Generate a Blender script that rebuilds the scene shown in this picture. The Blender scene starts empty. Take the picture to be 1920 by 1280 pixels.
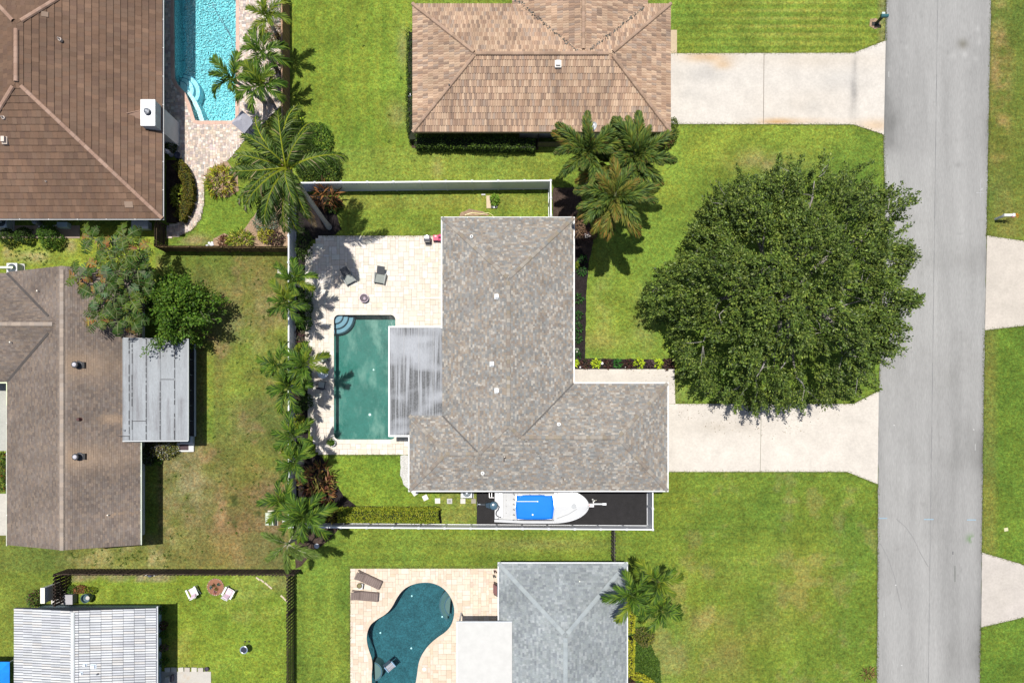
import bpy, math, random
import numpy as np
from mathutils import Vector, Matrix, Euler

random.seed(7)
RS = np.random.RandomState(11)
scene = bpy.context.scene
PI = math.pi

# ------------------------------------------------------------------ camera, sky, sun, exposure
CAMH, FPX, U0, V0 = 52.0, 1280.0, 927.0, 783.0       # drone height (m), focal length (px), point straight below the drone
cam_d = bpy.data.cameras.new('camera')
cam = bpy.data.objects.new('camera', cam_d)
scene.collection.objects.link(cam)
cam.location = (0, 0, CAMH)
cam_d.sensor_width = 36.0
cam_d.lens = 24.0
cam_d.shift_x = (960 - U0) / 1920.0
cam_d.shift_y = (V0 - 640) / 1920.0
cam_d.clip_start = 0.5
cam_d.clip_end = 6000
scene.camera = cam

SUNX, SUNY = 0.09, -0.165                              # shadow offset on the ground per metre of height
sun_dir = Vector((SUNX, SUNY, -1.0)).normalized()      # direction the light travels
sun_d = bpy.data.lights.new('sun', 'SUN')
sun_d.energy = 4.9
sun_d.angle = math.radians(0.5)
sun_d.color = (1.0, 0.965, 0.90)
sun = bpy.data.objects.new('sun', sun_d)
scene.collection.objects.link(sun)
sun.rotation_euler = sun_dir.to_track_quat('-Z', 'Y').to_euler()
sun.location = (0, 0, 80)

world = bpy.data.worlds.new('World')
scene.world = world
world.use_nodes = True
wn = world.node_tree
wn.nodes.clear()
sky = wn.nodes.new('ShaderNodeTexSky')
sky.sky_type = 'NISHITA'
sky.sun_disc = False
sky.sun_elevation = math.atan2(1.0, math.hypot(SUNX, SUNY))
sky.sun_rotation = math.atan2(-SUNX, -SUNY)
sky.air_density = 1.0
sky.dust_density = 1.5
bg = wn.nodes.new('ShaderNodeBackground')
bg.inputs[1].default_value = 0.085
wo = wn.nodes.new('ShaderNodeOutputWorld')
wn.links.new(sky.outputs[0], bg.inputs[0])
wn.links.new(bg.outputs[0], wo.inputs[0])

scene.view_settings.view_transform = 'Standard'
scene.view_settings.look = 'None'
scene.view_settings.gamma = 1.0
scene.view_settings.use_curve_mapping = False
scene.view_settings.exposure = 0.36
scene.render.resolution_x = 1024
scene.render.resolution_y = 682

# ------------------------------------------------------------------ pixel of the photograph -> place at a height
def W(u, v, z=0.0):
    s = (CAMH - z) / FPX
    return Vector(((u - U0) * s, (V0 - v) * s, z))
def XY(pts, z=0.0):
    return [tuple(W(u, v, z)[:2]) for (u, v) in pts]

# ------------------------------------------------------------------ object helpers
COL = scene.collection
WP = {}
def reg(o, parent, pos):
    COL.objects.link(o)
    if parent is not None:
        o.parent = parent
        o.location = Vector(pos) - WP[parent.name]
    else:
        o.location = pos
    WP[o.name] = Vector(pos)
    return o
def tag(o, label=None, cat=None, group=None, kind=None):
    if label: o['label'] = label
    if cat: o['category'] = cat
    if group: o['group'] = group
    if kind: o['kind'] = kind
    return o
def empty(name, loc, label=None, cat=None, group=None, rz=0.0):
    o = bpy.data.objects.new(name, None)
    o.empty_display_size = 0.3
    COL.objects.link(o)
    o.location = loc
    o.rotation_euler = (0, 0, rz)
    WP[o.name] = Vector(loc)
    return tag(o, label, cat, group)

def mesh_np(name, V, Fq, C=None, mat=None, smooth=False, tri=None):
    """V (n,3); Fq (m,4) quads; tri (k,3); C (n,3) vertex colours"""
    me = bpy.data.meshes.new(name)
    V = np.asarray(V, dtype=np.float32)
    nq = 0 if Fq is None else len(Fq); nt = 0 if tri is None else len(tri)
    me.vertices.add(len(V)); me.vertices.foreach_set('co', V.ravel())
    loops = []; starts = []; tot = []
    if nq:
        loops.append(np.asarray(Fq, dtype=np.int32).ravel()); starts.append(np.arange(nq) * 4); tot.append(np.full(nq, 4))
    if nt:
        loops.append(np.asarray(tri, dtype=np.int32).ravel()); starts.append(nq * 4 + np.arange(nt) * 3); tot.append(np.full(nt, 3))
    loops = np.concatenate(loops)
    me.loops.add(len(loops)); me.loops.foreach_set('vertex_index', loops.astype(np.int32))
    me.polygons.add(nq + nt)
    me.polygons.foreach_set('loop_start', np.concatenate(starts).astype(np.int32))
    me.polygons.foreach_set('loop_total', np.concatenate(tot).astype(np.int32))
    if smooth: me.polygons.foreach_set('use_smooth', np.ones(nq + nt, dtype=bool))
    me.update(calc_edges=True)
    if C is not None:
        a = me.attributes.new('Col', 'FLOAT_COLOR', 'POINT')
        C4 = np.ones((len(V), 4), dtype=np.float32); C4[:, :3] = C
        a.data.foreach_set('color', C4.ravel())
    if mat: me.materials.append(mat)
    return me

class MB:
    """collects polygons with a colour and links them as ONE mesh object"""
    def __init__(s): s.v = []; s.f = []; s.c = []
    def poly(s, pts, col=(1, 1, 1)):
        i = len(s.v); s.v += [tuple(p) for p in pts]; s.c += [tuple(col)] * len(pts)
        s.f.append(tuple(range(i, i + len(pts)))); return s
    def box(s, x0, x1, y0, y1, z0, z1, col=(1, 1, 1)):
        return s.hexa([(x0, y0, z0), (x1, y0, z0), (x1, y1, z0), (x0, y1, z0), (x0, y0, z1), (x1, y0, z1), (x1, y1, z1), (x0, y1, z1)], col)
    def hexa(s, p, col=(1, 1, 1)):
        i = len(s.v); s.v += [tuple(q) for q in p]; s.c += [tuple(col)] * 8
        for f in ((0, 3, 2, 1), (4, 5, 6, 7), (0, 1, 5, 4), (1, 2, 6, 5), (2, 3, 7, 6), (3, 0, 4, 7)):
            s.f.append(tuple(i + k for k in f))
        return s
    def obox(s, c, sx, sy, z0, z1, ang=0.0, col=(1, 1, 1)):
        ca, sa = math.cos(ang), math.sin(ang)
        q = []
        for z in (z0, z1):
            for (a, b) in ((-1, -1), (1, -1), (1, 1), (-1, 1)):
                x, y = a * sx / 2, b * sy / 2
                q.append((c[0] + x * ca - y * sa, c[1] + x * sa + y * ca, z))
        return s.hexa(q, col)
    def prism(s, pts, z0, z1, col=(1, 1, 1), bottom=True):
        n = len(pts)
        a = sum(pts[i][0] * pts[(i + 1) % n][1] - pts[(i + 1) % n][0] * pts[i][1] for i in range(n))
        if a < 0: pts = pts[::-1]
        i = len(s.v)
        s.v += [(p[0], p[1], z0) for p in pts] + [(p[0], p[1], z1) for p in pts]; s.c += [tuple(col)] * (2 * n)
        s.f.append(tuple(i + n + k for k in range(n)))
        if bottom: s.f.append(tuple(i + n - 1 - k for k in range(n)))
        for k in range(n):
            k2 = (k + 1) % n
            s.f.append((i + k, i + k2, i + n + k2, i + n + k))
        return s
    def tube(s, pts, rads, n=6, col=(1, 1, 1), cap=True):
        pts = [Vector(p) for p in pts]
        if not hasattr(rads, '__len__'): rads = [rads] * len(pts)
        base = len(s.v)
        up = Vector((0, 0, 1))
        for k, p in enumerate(pts):
            d = (pts[min(k + 1, len(pts) - 1)] - pts[max(k - 1, 0)])
            if d.length < 1e-9: d = Vector((0, 0, 1))
            d.normalize()
            a = d.cross(up if abs(d.z) < 0.95 else Vector((1, 0, 0))).normalized(); b = d.cross(a)
            for j in range(n):
                t = 2 * PI * j / n
                s.v.append(tuple(p + (a * math.cos(t) + b * math.sin(t)) * rads[k]))
            s.c += [tuple(col)] * n
        for k in range(len(pts) - 1):
            for j in range(n):
                j2 = (j + 1) % n
                s.f.append((base + k * n + j, base + (k + 1) * n + j, base + (k + 1) * n + j2, base + k * n + j2))
        if cap:
            s.f.append(tuple(base + j for j in range(n)))
            s.f.append(tuple(base + (len(pts) - 1) * n + n - 1 - j for j in range(n)))
        return s
    def lathe(s, c, prof, n=16, col=(1, 1, 1)):
        base = len(s.v)
        for (r, z) in prof:
            for j in range(n):
                t = 2 * PI * j / n
                s.v.append((c[0] + r * math.cos(t), c[1] + r * math.sin(t), c[2] + z))
            s.c += [tuple(col)] * n
        for k in range(len(prof) - 1):
            for j in range(n):
                j2 = (j + 1) % n
                s.f.append((base + k * n + j, base + k * n + j2, base + (k + 1) * n + j2, base + (k + 1) * n + j))
        s.f.append(tuple(base + n - 1 - j for j in range(n)))
        s.f.append(tuple(base + (len(prof) - 1) * n + j for j in range(n)))
        return s
    def mesh(s, name, mat, org=(0, 0, 0), smooth=False):
        me = bpy.data.meshes.new(name)
        V = np.array(s.v, dtype=np.float64) - np.array(org)
        me.from_pydata([tuple(p) for p in V.tolist()], [], s.f)
        a = me.attributes.new('Col', 'FLOAT_COLOR', 'POINT')
        C4 = np.ones((len(s.v), 4), dtype=np.float32); C4[:, :3] = np.array(s.c)[:, :3]
        a.data.foreach_set('color', C4.ravel())
        if mat: me.materials.append(mat)
        if smooth: me.polygons.foreach_set('use_smooth', np.ones(len(me.polygons), dtype=bool))
        me.update()
        return me
    def build(s, name, mat, parent=None, label=None, cat=None, group=None, kind=None, org=None, smooth=False, bevel=0):
        if org is None:
            if parent is not None: org = WP[parent.name]
            else:
                V = np.array(s.v); org = ((V[:, 0].min() + V[:, 0].max()) / 2, (V[:, 1].min() + V[:, 1].max()) / 2, V[:, 2].min())
        org = Vector(org)
        me = s.mesh(name, mat, org, smooth)
        o = bpy.data.objects.new(name, me)
        reg(o, parent, org)
        if bevel:
            m = o.modifiers.new('bevel', 'BEVEL'); m.width = bevel; m.segments = 2; m.limit_method = 'ANGLE'
        return tag(o, label, cat, group, kind)

def inst(name, me, parent, pos, rot=(0, 0, 0), scale=1.0, label=None):
    """a piece that shares its mesh; pos is relative to the parent"""
    o = bpy.data.objects.new(name, me)
    COL.objects.link(o)
    o.parent = parent
    o.location = pos
    o.rotation_euler = rot
    o.scale = scale if hasattr(scale, '__len__') else (scale,) * 3
    WP[o.name] = (WP[parent.name] if parent else Vector((0, 0, 0))) + Vector(pos)
    if label: o['label'] = label
    return o

def copy_tree(o, parent=None):
    c = o.copy(); COL.objects.link(c); c.parent = parent
    for ch in [x for x in o.children]:
        copy_tree(ch, c)
    return c

# ------------------------------------------------------------------ materials
def _node(nt, t, **kw):
    n = nt.nodes.new(t)
    for k, v in kw.items(): setattr(n, k, v)
    return n
def pmat(name, base=(0.5, 0.5, 0.5), rough=0.7, var=0.15, scale=2.0, fine=0.1, fscale=30.0, bump=0.3, bscale=25.0, bdist=0.01,
         attr=False, spec=0.3, metal=0.0, stretch=None, dirt_or_reflection=None, dscale=1.0, dstretch=None, dlo=0.5, dhi=0.7, sss=False, coat=0.0):
    m = bpy.data.materials.new(name); m.use_nodes = True
    nt = m.node_tree; nt.nodes.clear(); L = nt.links.new
    out = _node(nt, 'ShaderNodeOutputMaterial'); b = _node(nt, 'ShaderNodeBsdfPrincipled')
    b.inputs['Roughness'].default_value = rough; b.inputs['Metallic'].default_value = metal
    b.inputs['Specular IOR Level'].default_value = spec
    if coat: b.inputs['Coat Weight'].default_value = coat
    geo = _node(nt, 'ShaderNodeNewGeometry')
    def vec(st):
        if st is None: return geo.outputs['Position']
        mp = _node(nt, 'ShaderNodeMapping'); mp.inputs['Scale'].default_value = st; L(geo.outputs['Position'], mp.inputs[0]); return mp.outputs[0]
    if attr:
        a = _node(nt, 'ShaderNodeAttribute'); a.attribute_name = 'Col'; col = a.outputs['Color']
    else:
        r = _node(nt, 'ShaderNodeRGB'); r.outputs[0].default_value = (*base, 1); col = r.outputs[0]
    def mulnoise(col, sc, amt, st=None, det=4):
        n = _node(nt, 'ShaderNodeTexNoise'); n.inputs['Scale'].default_value = sc; n.inputs['Detail'].default_value = det
        n.inputs['Roughness'].default_value = 0.6
        L(vec(st), n.inputs['Vector'])
        mr = _node(nt, 'ShaderNodeMapRange'); mr.inputs['From Min'].default_value = 0.3; mr.inputs['From Max'].default_value = 0.7
        mr.inputs['To Min'].default_value = 1 - amt; mr.inputs['To Max'].default_value = 1 + amt
        L(n.outputs['Fac'], mr.inputs['Value'])
        mx = _node(nt, 'ShaderNodeVectorMath', operation='SCALE'); L(col, mx.inputs[0]); L(mr.outputs[0], mx.inputs['Scale'])
        return mx.outputs[0]
    if var: col = mulnoise(col, scale, var, stretch)
    if fine: col = mulnoise(col, fscale, fine, stretch, 2)
    if dirt_or_reflection:
        n = _node(nt, 'ShaderNodeTexNoise'); n.inputs['Scale'].default_value = dscale; n.inputs['Detail'].default_value = 6; n.inputs['Roughness'].default_value = 0.65
        L(vec(dstretch), n.inputs['Vector'])
        mr = _node(nt, 'ShaderNodeMapRange'); mr.inputs['From Min'].default_value = dlo; mr.inputs['From Max'].default_value = dhi
        L(n.outputs['Fac'], mr.inputs['Value'])
        mx = _node(nt, 'ShaderNodeMix', data_type='RGBA'); L(mr.outputs[0], mx.inputs['Factor']); L(col, mx.inputs['A']); mx.inputs['B'].default_value = (*dirt_or_reflection, 1)
        col = mx.outputs['Result']
    L(col, b.inputs['Base Color'])
    if bump:
        n = _node(nt, 'ShaderNodeTexNoise'); n.inputs['Scale'].default_value = bscale; n.inputs['Detail'].default_value = 3
        L(vec(stretch), n.inputs['Vector'])
        bp = _node(nt, 'ShaderNodeBump'); bp.inputs['Strength'].default_value = bump; bp.inputs['Distance'].default_value = bdist
        L(n.outputs['Fac'], bp.inputs['Height']); L(bp.outputs[0], b.inputs['Normal'])
    sh = b.outputs[0]
    if sss:
        t = _node(nt, 'ShaderNodeBsdfTranslucent'); L(col, t.inputs['Color'])
        mx = _node(nt, 'ShaderNodeMixShader'); mx.inputs[0].default_value = 0.3; L(sh, mx.inputs[1]); L(t.outputs[0], mx.inputs[2]); sh = mx.outputs[0]
    L(sh, out.inputs['Surface'])
    m['nt'] = 1
    return m

M = {}
M['paint'] = pmat('painted_surface', attr=True, rough=0.55, var=0.05, fine=0.03, bump=0.05)
M['gloss'] = pmat('gloss_paint', attr=True, rough=0.25, var=0.03, fine=0.0, bump=0.0, spec=0.5)
M['metal'] = pmat('metal_parts', attr=True, rough=0.35, var=0.08, fine=0.05, bump=0.05, metal=0.6)
M['matte'] = pmat('matte_surface', attr=True, rough=0.85, var=0.12, fine=0.12, bump=0.3)
M['leaf'] = pmat('leaf', attr=True, rough=0.55, var=0.14, scale=1.6, fine=0.0, bump=0.0, spec=0.18, sss=True)
M['shingle'] = pmat('shingle', attr=True, rough=0.9, var=0.12, scale=0.8, fine=0.14, fscale=40, bump=0.5, bscale=60, spec=0.15)
M['clay'] = pmat('clay_tile', attr=True, rough=0.8, var=0.1, scale=0.6, fine=0.1, fscale=25, bump=0.3, bscale=50, spec=0.2)
M['oak_leaf'] = pmat('oak_leaf', attr=True, rough=0.5, var=0.2, scale=0.9, fine=0.0, bump=0.0, spec=0.2)
M['bark'] = pmat('bark', attr=True, rough=0.9, var=0.25, scale=6, fine=0.2, bump=0.6, bscale=12, bdist=0.03)
M['stone'] = pmat('stone', attr=True, rough=0.75, var=0.07, scale=2.5, fine=0.07, fscale=28, bump=0.2, bscale=40)
M['vinyl'] = pmat('white_vinyl', base=(0.6, 0.61, 0.63), rough=0.35, var=0.04, fine=0.02, bump=0.0, spec=0.5)
M['wall'] = pmat('stucco', attr=True, rough=0.9, var=0.06, fine=0.06, bump=0.4, bscale=40)
M['glass'] = pmat('window_glass', base=(0.03, 0.04, 0.05), rough=0.08, var=0.0, fine=0.0, bump=0.0, spec=0.8)
M['wood'] = pmat('fence_wood', attr=True, rough=0.85, var=0.2, scale=5, fine=0.15, bump=0.4, bscale=30, stretch=(1, 1, 0.15))
M['white_alu'] = pmat('white_aluminium', base=(0.62, 0.62, 0.6), rough=0.4, var=0.05, fine=0.03, bump=0.0)
M['rubber'] = pmat('rubber', base=(0.015, 0.015, 0.016), rough=0.8, var=0.1, fine=0.1, bump=0.2)

def vnoise(x, y, scale, seed=0):
    """smooth value noise in numpy, about -1..1"""
    x = np.asarray(x) / scale; y = np.asarray(y) / scale
    xi = np.floor(x).astype(int); yi = np.floor(y).astype(int); fx = x - xi; fy = y - yi
    fx = fx * fx * (3 - 2 * fx); fy = fy * fy * (3 - 2 * fy)
    def h(a, b):
        n = (a * 374761393 + b * 668265263 + seed * 1442695041) & 0xffffffff
        n = ((n ^ (n >> 13)) * 1274126177) & 0xffffffff
        return ((n ^ (n >> 16)) & 0xffff) / 32767.5 - 1
    return (h(xi, yi) * (1 - fx) + h(xi + 1, yi) * fx) * (1 - fy) + (h(xi, yi + 1) * (1 - fx) + h(xi + 1, yi + 1) * fx) * fy
def fbm(x, y, scale, seed=0, o=4):
    s = 0; a = 0.5; t = 0
    for k in range(o):
        s = s + a * vnoise(x, y, scale / 2 ** k, seed + k * 17); t += a; a *= 0.55
    return s / t
def in_poly(x, y, P):
    x = np.asarray(x); y = np.asarray(y); ins = np.zeros(np.broadcast(x, y).shape, dtype=bool)
    n = len(P)
    for i in range(n):
        x1, y1 = P[i]; x2, y2 = P[(i + 1) % n]
        if y1 == y2: continue
        c = ((y1 > y) != (y2 > y)) & (x < (x2 - x1) * (y - y1) / (y2 - y1) + x1)
        ins ^= c
    return ins
def dist_poly(x, y, P, closed=True):
    """distance to the outline"""
    x = np.asarray(x, dtype=float); y = np.asarray(y, dtype=float); d = np.full(np.broadcast(x, y).shape, 1e9)
    n = len(P)
    for i in range(n if closed else n - 1):
        x1, y1 = P[i]; x2, y2 = P[(i + 1) % n]
        dx, dy = x2 - x1, y2 - y1; L2 = dx * dx + dy * dy + 1e-12
        t = np.clip(((x - x1) * dx + (y - y1) * dy) / L2, 0, 1)
        d = np.minimum(d, np.hypot(x - x1 - t * dx, y - y1 - t * dy))
    return d
def smooth_poly(P, it=2):
    for _ in range(it):
        Q = []
        n = len(P)
        for i in range(n):
            a, b = P[i], P[(i + 1) % n]
            Q.append((a[0] * .75 + b[0] * .25, a[1] * .75 + b[1] * .25)); Q.append((a[0] * .25 + b[0] * .75, a[1] * .25 + b[1] * .75))
        P = Q
    return P
# ------------------------------------------------------------------ pools (outlines on the ground)
def round_rect(x0, x1, y0, y1, r, n=5):
    P = []
    for (cx, cy, a0) in ((x1 - r, y1 - r, 0), (x0 + r, y1 - r, 90), (x0 + r, y0 + r, 180), (x1 - r, y0 + r, 270)):
        for k in range(n + 1):
            a = math.radians(a0 + 90 * k / n); P.append((cx + r * math.cos(a), cy + r * math.sin(a)))
    return P
_a, _b = W(626, 824), W(742, 590)
POOL_MAIN = round_rect(_a.x, _b.x, _a.y, _b.y, 0.38)
kid = [(1360,520),(1430,533),(1495,570),(1545,635),(1570,710),(1568,780),(1545,850),(1500,900),(1440,938),(1375,995),(1325,1065),(1300,1130),(1290,1220),(1270,1330),(1200,1410),(1100,1430),(1000,1400),(950,1330),(945,1220),(953,1150),(948,1090),(925,1030),(908,960),(912,900),(935,840),(985,800),(1055,760),(1100,710),(1140,630),(1190,568),(1270,530)]
POOL_KID = smooth_poly(XY([(460 + a / 4, 960 + b / 4) for a, b in kid]), 2)
tl = [(326, -40), (326.5, 60), (327, 120), (328, 148), (334, 160), (347, 174), (357, 196), (366, 226), (372, 227.5), (436, 227.5), (442, 222), (443, 100), (443, -40)]
POOL_CYAN = XY(tl)
POOLS = [POOL_MAIN, POOL_KID, POOL_CYAN]

# ------------------------------------------------------------------ ground sheet with the lawns' own colours
def px_of(x, y): return x * FPX / CAMH + U0, V0 - y * FPX / CAMH
def ground():
    st = 0.2
    xs = np.arange(-39.5, 41.5, st); ys = np.arange(-22, 33.5, st)
    xs = np.concatenate([[-2500, -600, -150, -70, -48], xs, [48, 70, 150, 600, 2500]])
    ys = np.concatenate([[-2500, -600, -150, -60, -30], ys, [40, 60, 150, 600, 2500]])
    X, Y = np.meshgrid(xs, ys)
    U, V = px_of(X, Y)
    lush = np.array([0.098, 0.150, 0.020]); deep = np.array([0.062, 0.105, 0.014]); dry = np.array([0.185, 0.160, 0.065]); yell = np.array([0.145, 0.180, 0.024])
    brown = np.array([0.125, 0.088, 0.040])
    C = np.zeros(X.shape + (3,)); C[:] = lush
    def mixto(col, w):
        w = np.clip(w, 0, 1)[..., None]; C[:] = C * (1 - w) + np.array(col) * w
    def rect(u0, u1, v0, v1, f=12):
        a = np.clip((U - u0) / f + .5, 0, 1) * np.clip((u1 - U) / f + .5, 0, 1) * np.clip((V - v0) / f + .5, 0, 1) * np.clip((v1 - V) / f + .5, 0, 1)
        return a
    def blob(u, v, ru, rv): return np.exp(-(((U - u) / ru) ** 2 + ((V - v) / rv) ** 2) * 1.4)
    n1 = fbm(X, Y, 6.0, 1); n2 = fbm(X, Y, 2.2, 5); n3 = fbm(X, Y, 0.9, 9); n4 = fbm(X, Y, 14, 21)
    mixto(yell, 0.35 + 0.5 * n1 + .25 * n2)
    mixto(deep, np.clip(n2 * .6 + n4 * .5 - .1, 0, .6))
    # back strip between the two fences, vertical mowing stripes
    a = rect(545, 775, -60, 335)
    mixto((0.095, 0.150, 0.016), a * .6)
    mixto(yell, a * (.16 + .28 * np.sin(U / 27 * 2 * PI + n2)) )
    mixto(dry, blob(755, 90, 12, 40) * .6 + blob(745, 215, 22, 28) * .5 + blob(820, 315, 12, 22) * .9)
    # lawn beyond the fence north of the main house
    mixto((0.15, 0.185, 0.03), rect(545, 1040, 275, 340) * .5)
    # fenced strip
    mixto((0.165, 0.165, 0.035), rect(630, 1030, 365, 392, 6) * .6 * (.7 + .5 * n2))
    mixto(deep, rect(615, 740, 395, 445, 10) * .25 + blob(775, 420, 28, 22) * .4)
    mixto(yell, rect(820, 1030, 385, 410, 6) * .5)
    # weedy yard of the gabled house
    a = rect(296, 541, 478, 1066, 8)
    mixto((0.098, 0.100, 0.026), a * .8)
    mixto(brown, a * np.clip(.25 + n1 * 1.0 + n2 * .8 + n3 * .6, 0, .9)); mixto((.035, .05, .012), a * np.clip(fbm(X, Y, .6, 55) * 3.4 - .9, 0, .8) * np.clip(.6 + n1 * 2, 0, 1)); mixto((.20, .13, .065), a * np.clip(fbm(X, Y, 1.3, 58) * 2.6 - .7, 0, .6))
    mixto((0.115, 0.155, 0.022), a * np.clip(-n1 * 1.3 + n2 * .9 - .05, 0, .9))
    mixto((0.19, 0.14, 0.075), a * blob(470, 600, 60, 60) * np.clip(.4 + n3, 0, .7))
    mixto((0.22, 0.18, 0.09), blob(350, 900, 55, 70) * np.clip(.3 + n3, 0, .6))
    mixto(deep, blob(425, 500, 60, 45) * .3 + rect(296, 541, 478, 500, 8) * .15)
    mixto((0.12, 0.175, 0.02), rect(382, 402, 640, 830, 5) * .6)
    # yard south of it
    a = rect(-60, 541, 1000, 1072, 10)
    mixto((0.12, 0.11, 0.035), a * .6); mixto((0.20, 0.165, 0.075), a * np.clip(n3 * 1.2 + n2 * .4, 0, .7) * rect(90, 330, 1010, 1064, 20))
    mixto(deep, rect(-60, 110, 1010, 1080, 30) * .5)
    mixto((0.10, 0.125, 0.02), rect(-60, 97, 1070, 1300, 8) * .6)
    # strip between the brown tile house and the gabled house
    a = rect(-60, 290, 425, 510, 10)
    mixto((0.16, 0.19, 0.022), a * .7); mixto((0.24, 0.19, 0.10), (blob(60, 482, 45, 12) + blob(8, 470, 14, 20) + blob(135, 460, 14, 14)) * np.clip(.5 + n3, 0, .8))
    # small lawn behind the paver path
    a = in_poly(U, V, [(384, 345), (545, 345), (545, 462), (315, 462), (360, 440), (380, 400)])
    mixto((0.10, 0.165, 0.018), a * .6); mixto((0.24, 0.18, 0.09), a * (blob(365, 450, 32, 12)) * .8)
    # garden bottom left
    a = rect(97, 541, 1072, 1300, 8)
    mixto((0.130, 0.180, 0.020), a * .8); mixto(deep, a * np.clip(n2 * .9 - .1, 0, .5)); mixto((0.2, 0.2, 0.05), a * np.clip(n1 + n3 * .5 - .15, 0, .5))
    mixto((0.13, 0.10, 0.045), blob(530, 1092, 26, 22) * .6)
    mixto((0.17, 0.13, 0.08), rect(125, 330, 1072, 1090, 6) * np.clip(.4 + n3, 0, .8))
    # strip between fence and bottom patio : vertical stripes
    a = rect(556, 657, 1030, 1300, 8)
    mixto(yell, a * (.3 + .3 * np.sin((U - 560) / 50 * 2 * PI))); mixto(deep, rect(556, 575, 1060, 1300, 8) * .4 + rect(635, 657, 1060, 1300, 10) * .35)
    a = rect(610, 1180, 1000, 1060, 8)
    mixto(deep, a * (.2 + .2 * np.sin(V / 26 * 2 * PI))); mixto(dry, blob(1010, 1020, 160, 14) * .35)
    # small lawn south of the pool patio
    a = rect(600, 770, 850, 950, 6)
    mixto((0.125, 0.19, 0.02), a * .6); mixto(deep, a * np.clip(n2, 0, .6) * .6)
    mixto((0.15, 0.15, 0.04), rect(825, 895, 915, 980, 8) * np.clip(.5 + n2, 0, .9))
    # lawn south-east
    a = rect(1180, 1648, 885, 1300, 14)
    mixto((0.105, 0.150, 0.018), a * .65)
    mixto((0.150, 0.125, 0.045), a * np.clip(n1 * 1.2 + n2 * .6 + .3, 0, .85) * (blob(1330, 1180, 170, 110) + blob(1480, 1060, 120, 60) * .4))
    mixto(deep, a * np.clip(blob(1430, 985, 230, 60) * (.5 + n2 * .5), 0, .6))
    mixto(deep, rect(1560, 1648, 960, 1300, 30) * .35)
    mixto(yell, blob(1480, 1040, 120, 50) * .45 + blob(1340, 930, 110, 40) * .3)
    mixto(deep, a * np.clip(.32 * np.sin(V / 24 * 2 * PI + n1 * 2), 0, 1) * (V < 1080))
    mixto(dry, blob(1570, 1190, 14, 50) * np.clip(n3 * 1.5, 0, .8) + blob(1485, 939, 14, 5) * .7)
    mixto((.15, .115, .05), a * np.clip(n2 * 1.4 + n3 - .35, 0, .32))
    mixto(dry, rect(1258, 1275, 695, 757, 5) * .4 + blob(1290, 740, 40, 22) * .35)
    # lawn north-east with horizontal stripes
    a = rect(1262, 1662, -60, 100, 5)
    mixto((0.12, 0.165, 0.02), a * .4); mixto((0.20, 0.20, 0.04), a * np.clip(.9 * np.sin(V / 15.5 * 2 * PI + n4 * 1.2) + n3 * .35, 0, .8) * blob(1480, 40, 150, 80))
    mixto(deep, a * np.clip(-.6 * np.sin(V / 15.5 * 2 * PI + n4 * 2), 0, .5))
    # lawn under the tree
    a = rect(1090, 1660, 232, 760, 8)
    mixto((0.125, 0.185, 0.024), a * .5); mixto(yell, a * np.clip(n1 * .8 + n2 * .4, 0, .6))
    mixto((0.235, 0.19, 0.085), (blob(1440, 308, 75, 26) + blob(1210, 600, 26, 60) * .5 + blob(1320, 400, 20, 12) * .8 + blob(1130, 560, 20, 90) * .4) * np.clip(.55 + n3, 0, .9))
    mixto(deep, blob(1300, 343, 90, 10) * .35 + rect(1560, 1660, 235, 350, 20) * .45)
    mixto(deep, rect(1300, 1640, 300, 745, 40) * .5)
    mixto((0.2, 0.165, 0.05), blob(1120, 640, 60, 20) * .5)
    # verge east of the road
    a = rect(1836, 2400, -100, 445, 8)
    mixto((0.085, 0.10, 0.02), a * .7); mixto((0.20, 0.135, 0.055), a * np.clip(blob(1875, 150, 22, 200) * (.4 + n3 * 1.3) + n2 * .3, 0, .75))
    mixto(deep, rect(1900, 2400, 0, 445, 15) * .3)
    a = rect(1836, 2400, 610, 1300, 8)
    mixto((0.062, 0.115, 0.014), a * .75); mixto((0.13, 0.12, 0.03), rect(1838, 1868, 610, 1040, 14) * .5)
    # soil edge beside the road and beds
    mixto((0.16, 0.13, 0.08), rect(1648, 1663, -60, 110, 4) * .4)
    # random mottling
    C *= (1 + 0.20 * n3 + 0.16 * n2)[..., None]; C[..., 2] *= 1.05; n5 = fbm(X, Y, 1.5, 77); n6 = fbm(X, Y, 3.4, 91); C *= (1 + .22 * n5)[..., None]; C[..., 0] *= 1 + .22 * n6; C[..., 1] *= 1 + .05 * n6; C *= np.array([.93, .97, 1])
    C = np.clip(C, 0.004, 1)
    ny, nx = X.shape
    Z = np.zeros_like(X)
    Vv = np.stack([X, Y, Z], -1).reshape(-1, 3)
    idx = np.arange(nx * ny).reshape(ny, nx)
    Q = np.stack([idx[:-1, :-1], idx[:-1, 1:], idx[1:, 1:], idx[1:, :-1]], -1)
    bad = np.zeros(X.shape, dtype=bool)
    for P in POOLS: bad |= in_poly(X, Y, P)
    keep = ~(bad[:-1, :-1] | bad[:-1, 1:] | bad[1:, 1:] | bad[1:, :-1])
    Q = Q[keep]
    m = bpy.data.materials.new('lawn'); m.use_nodes = True
    nt = m.node_tree; nt.nodes.clear(); L = nt.links.new
    out = _node(nt, 'ShaderNodeOutputMaterial'); b = _node(nt, 'ShaderNodeBsdfPrincipled')
    b.inputs['Roughness'].default_value = 0.9; b.inputs['Specular IOR Level'].default_value = 0.12
    geo = _node(nt, 'ShaderNodeNewGeometry'); a = _node(nt, 'ShaderNodeAttribute'); a.attribute_name = 'Col'
    def noise(sc, det, ro=.6):
        n = _node(nt, 'ShaderNodeTexNoise'); n.inputs['Scale'].default_value = sc; n.inputs['Detail'].default_value = det; n.inputs['Roughness'].default_value = ro
        L(geo.outputs['Position'], n.inputs['Vector']); return n
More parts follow.
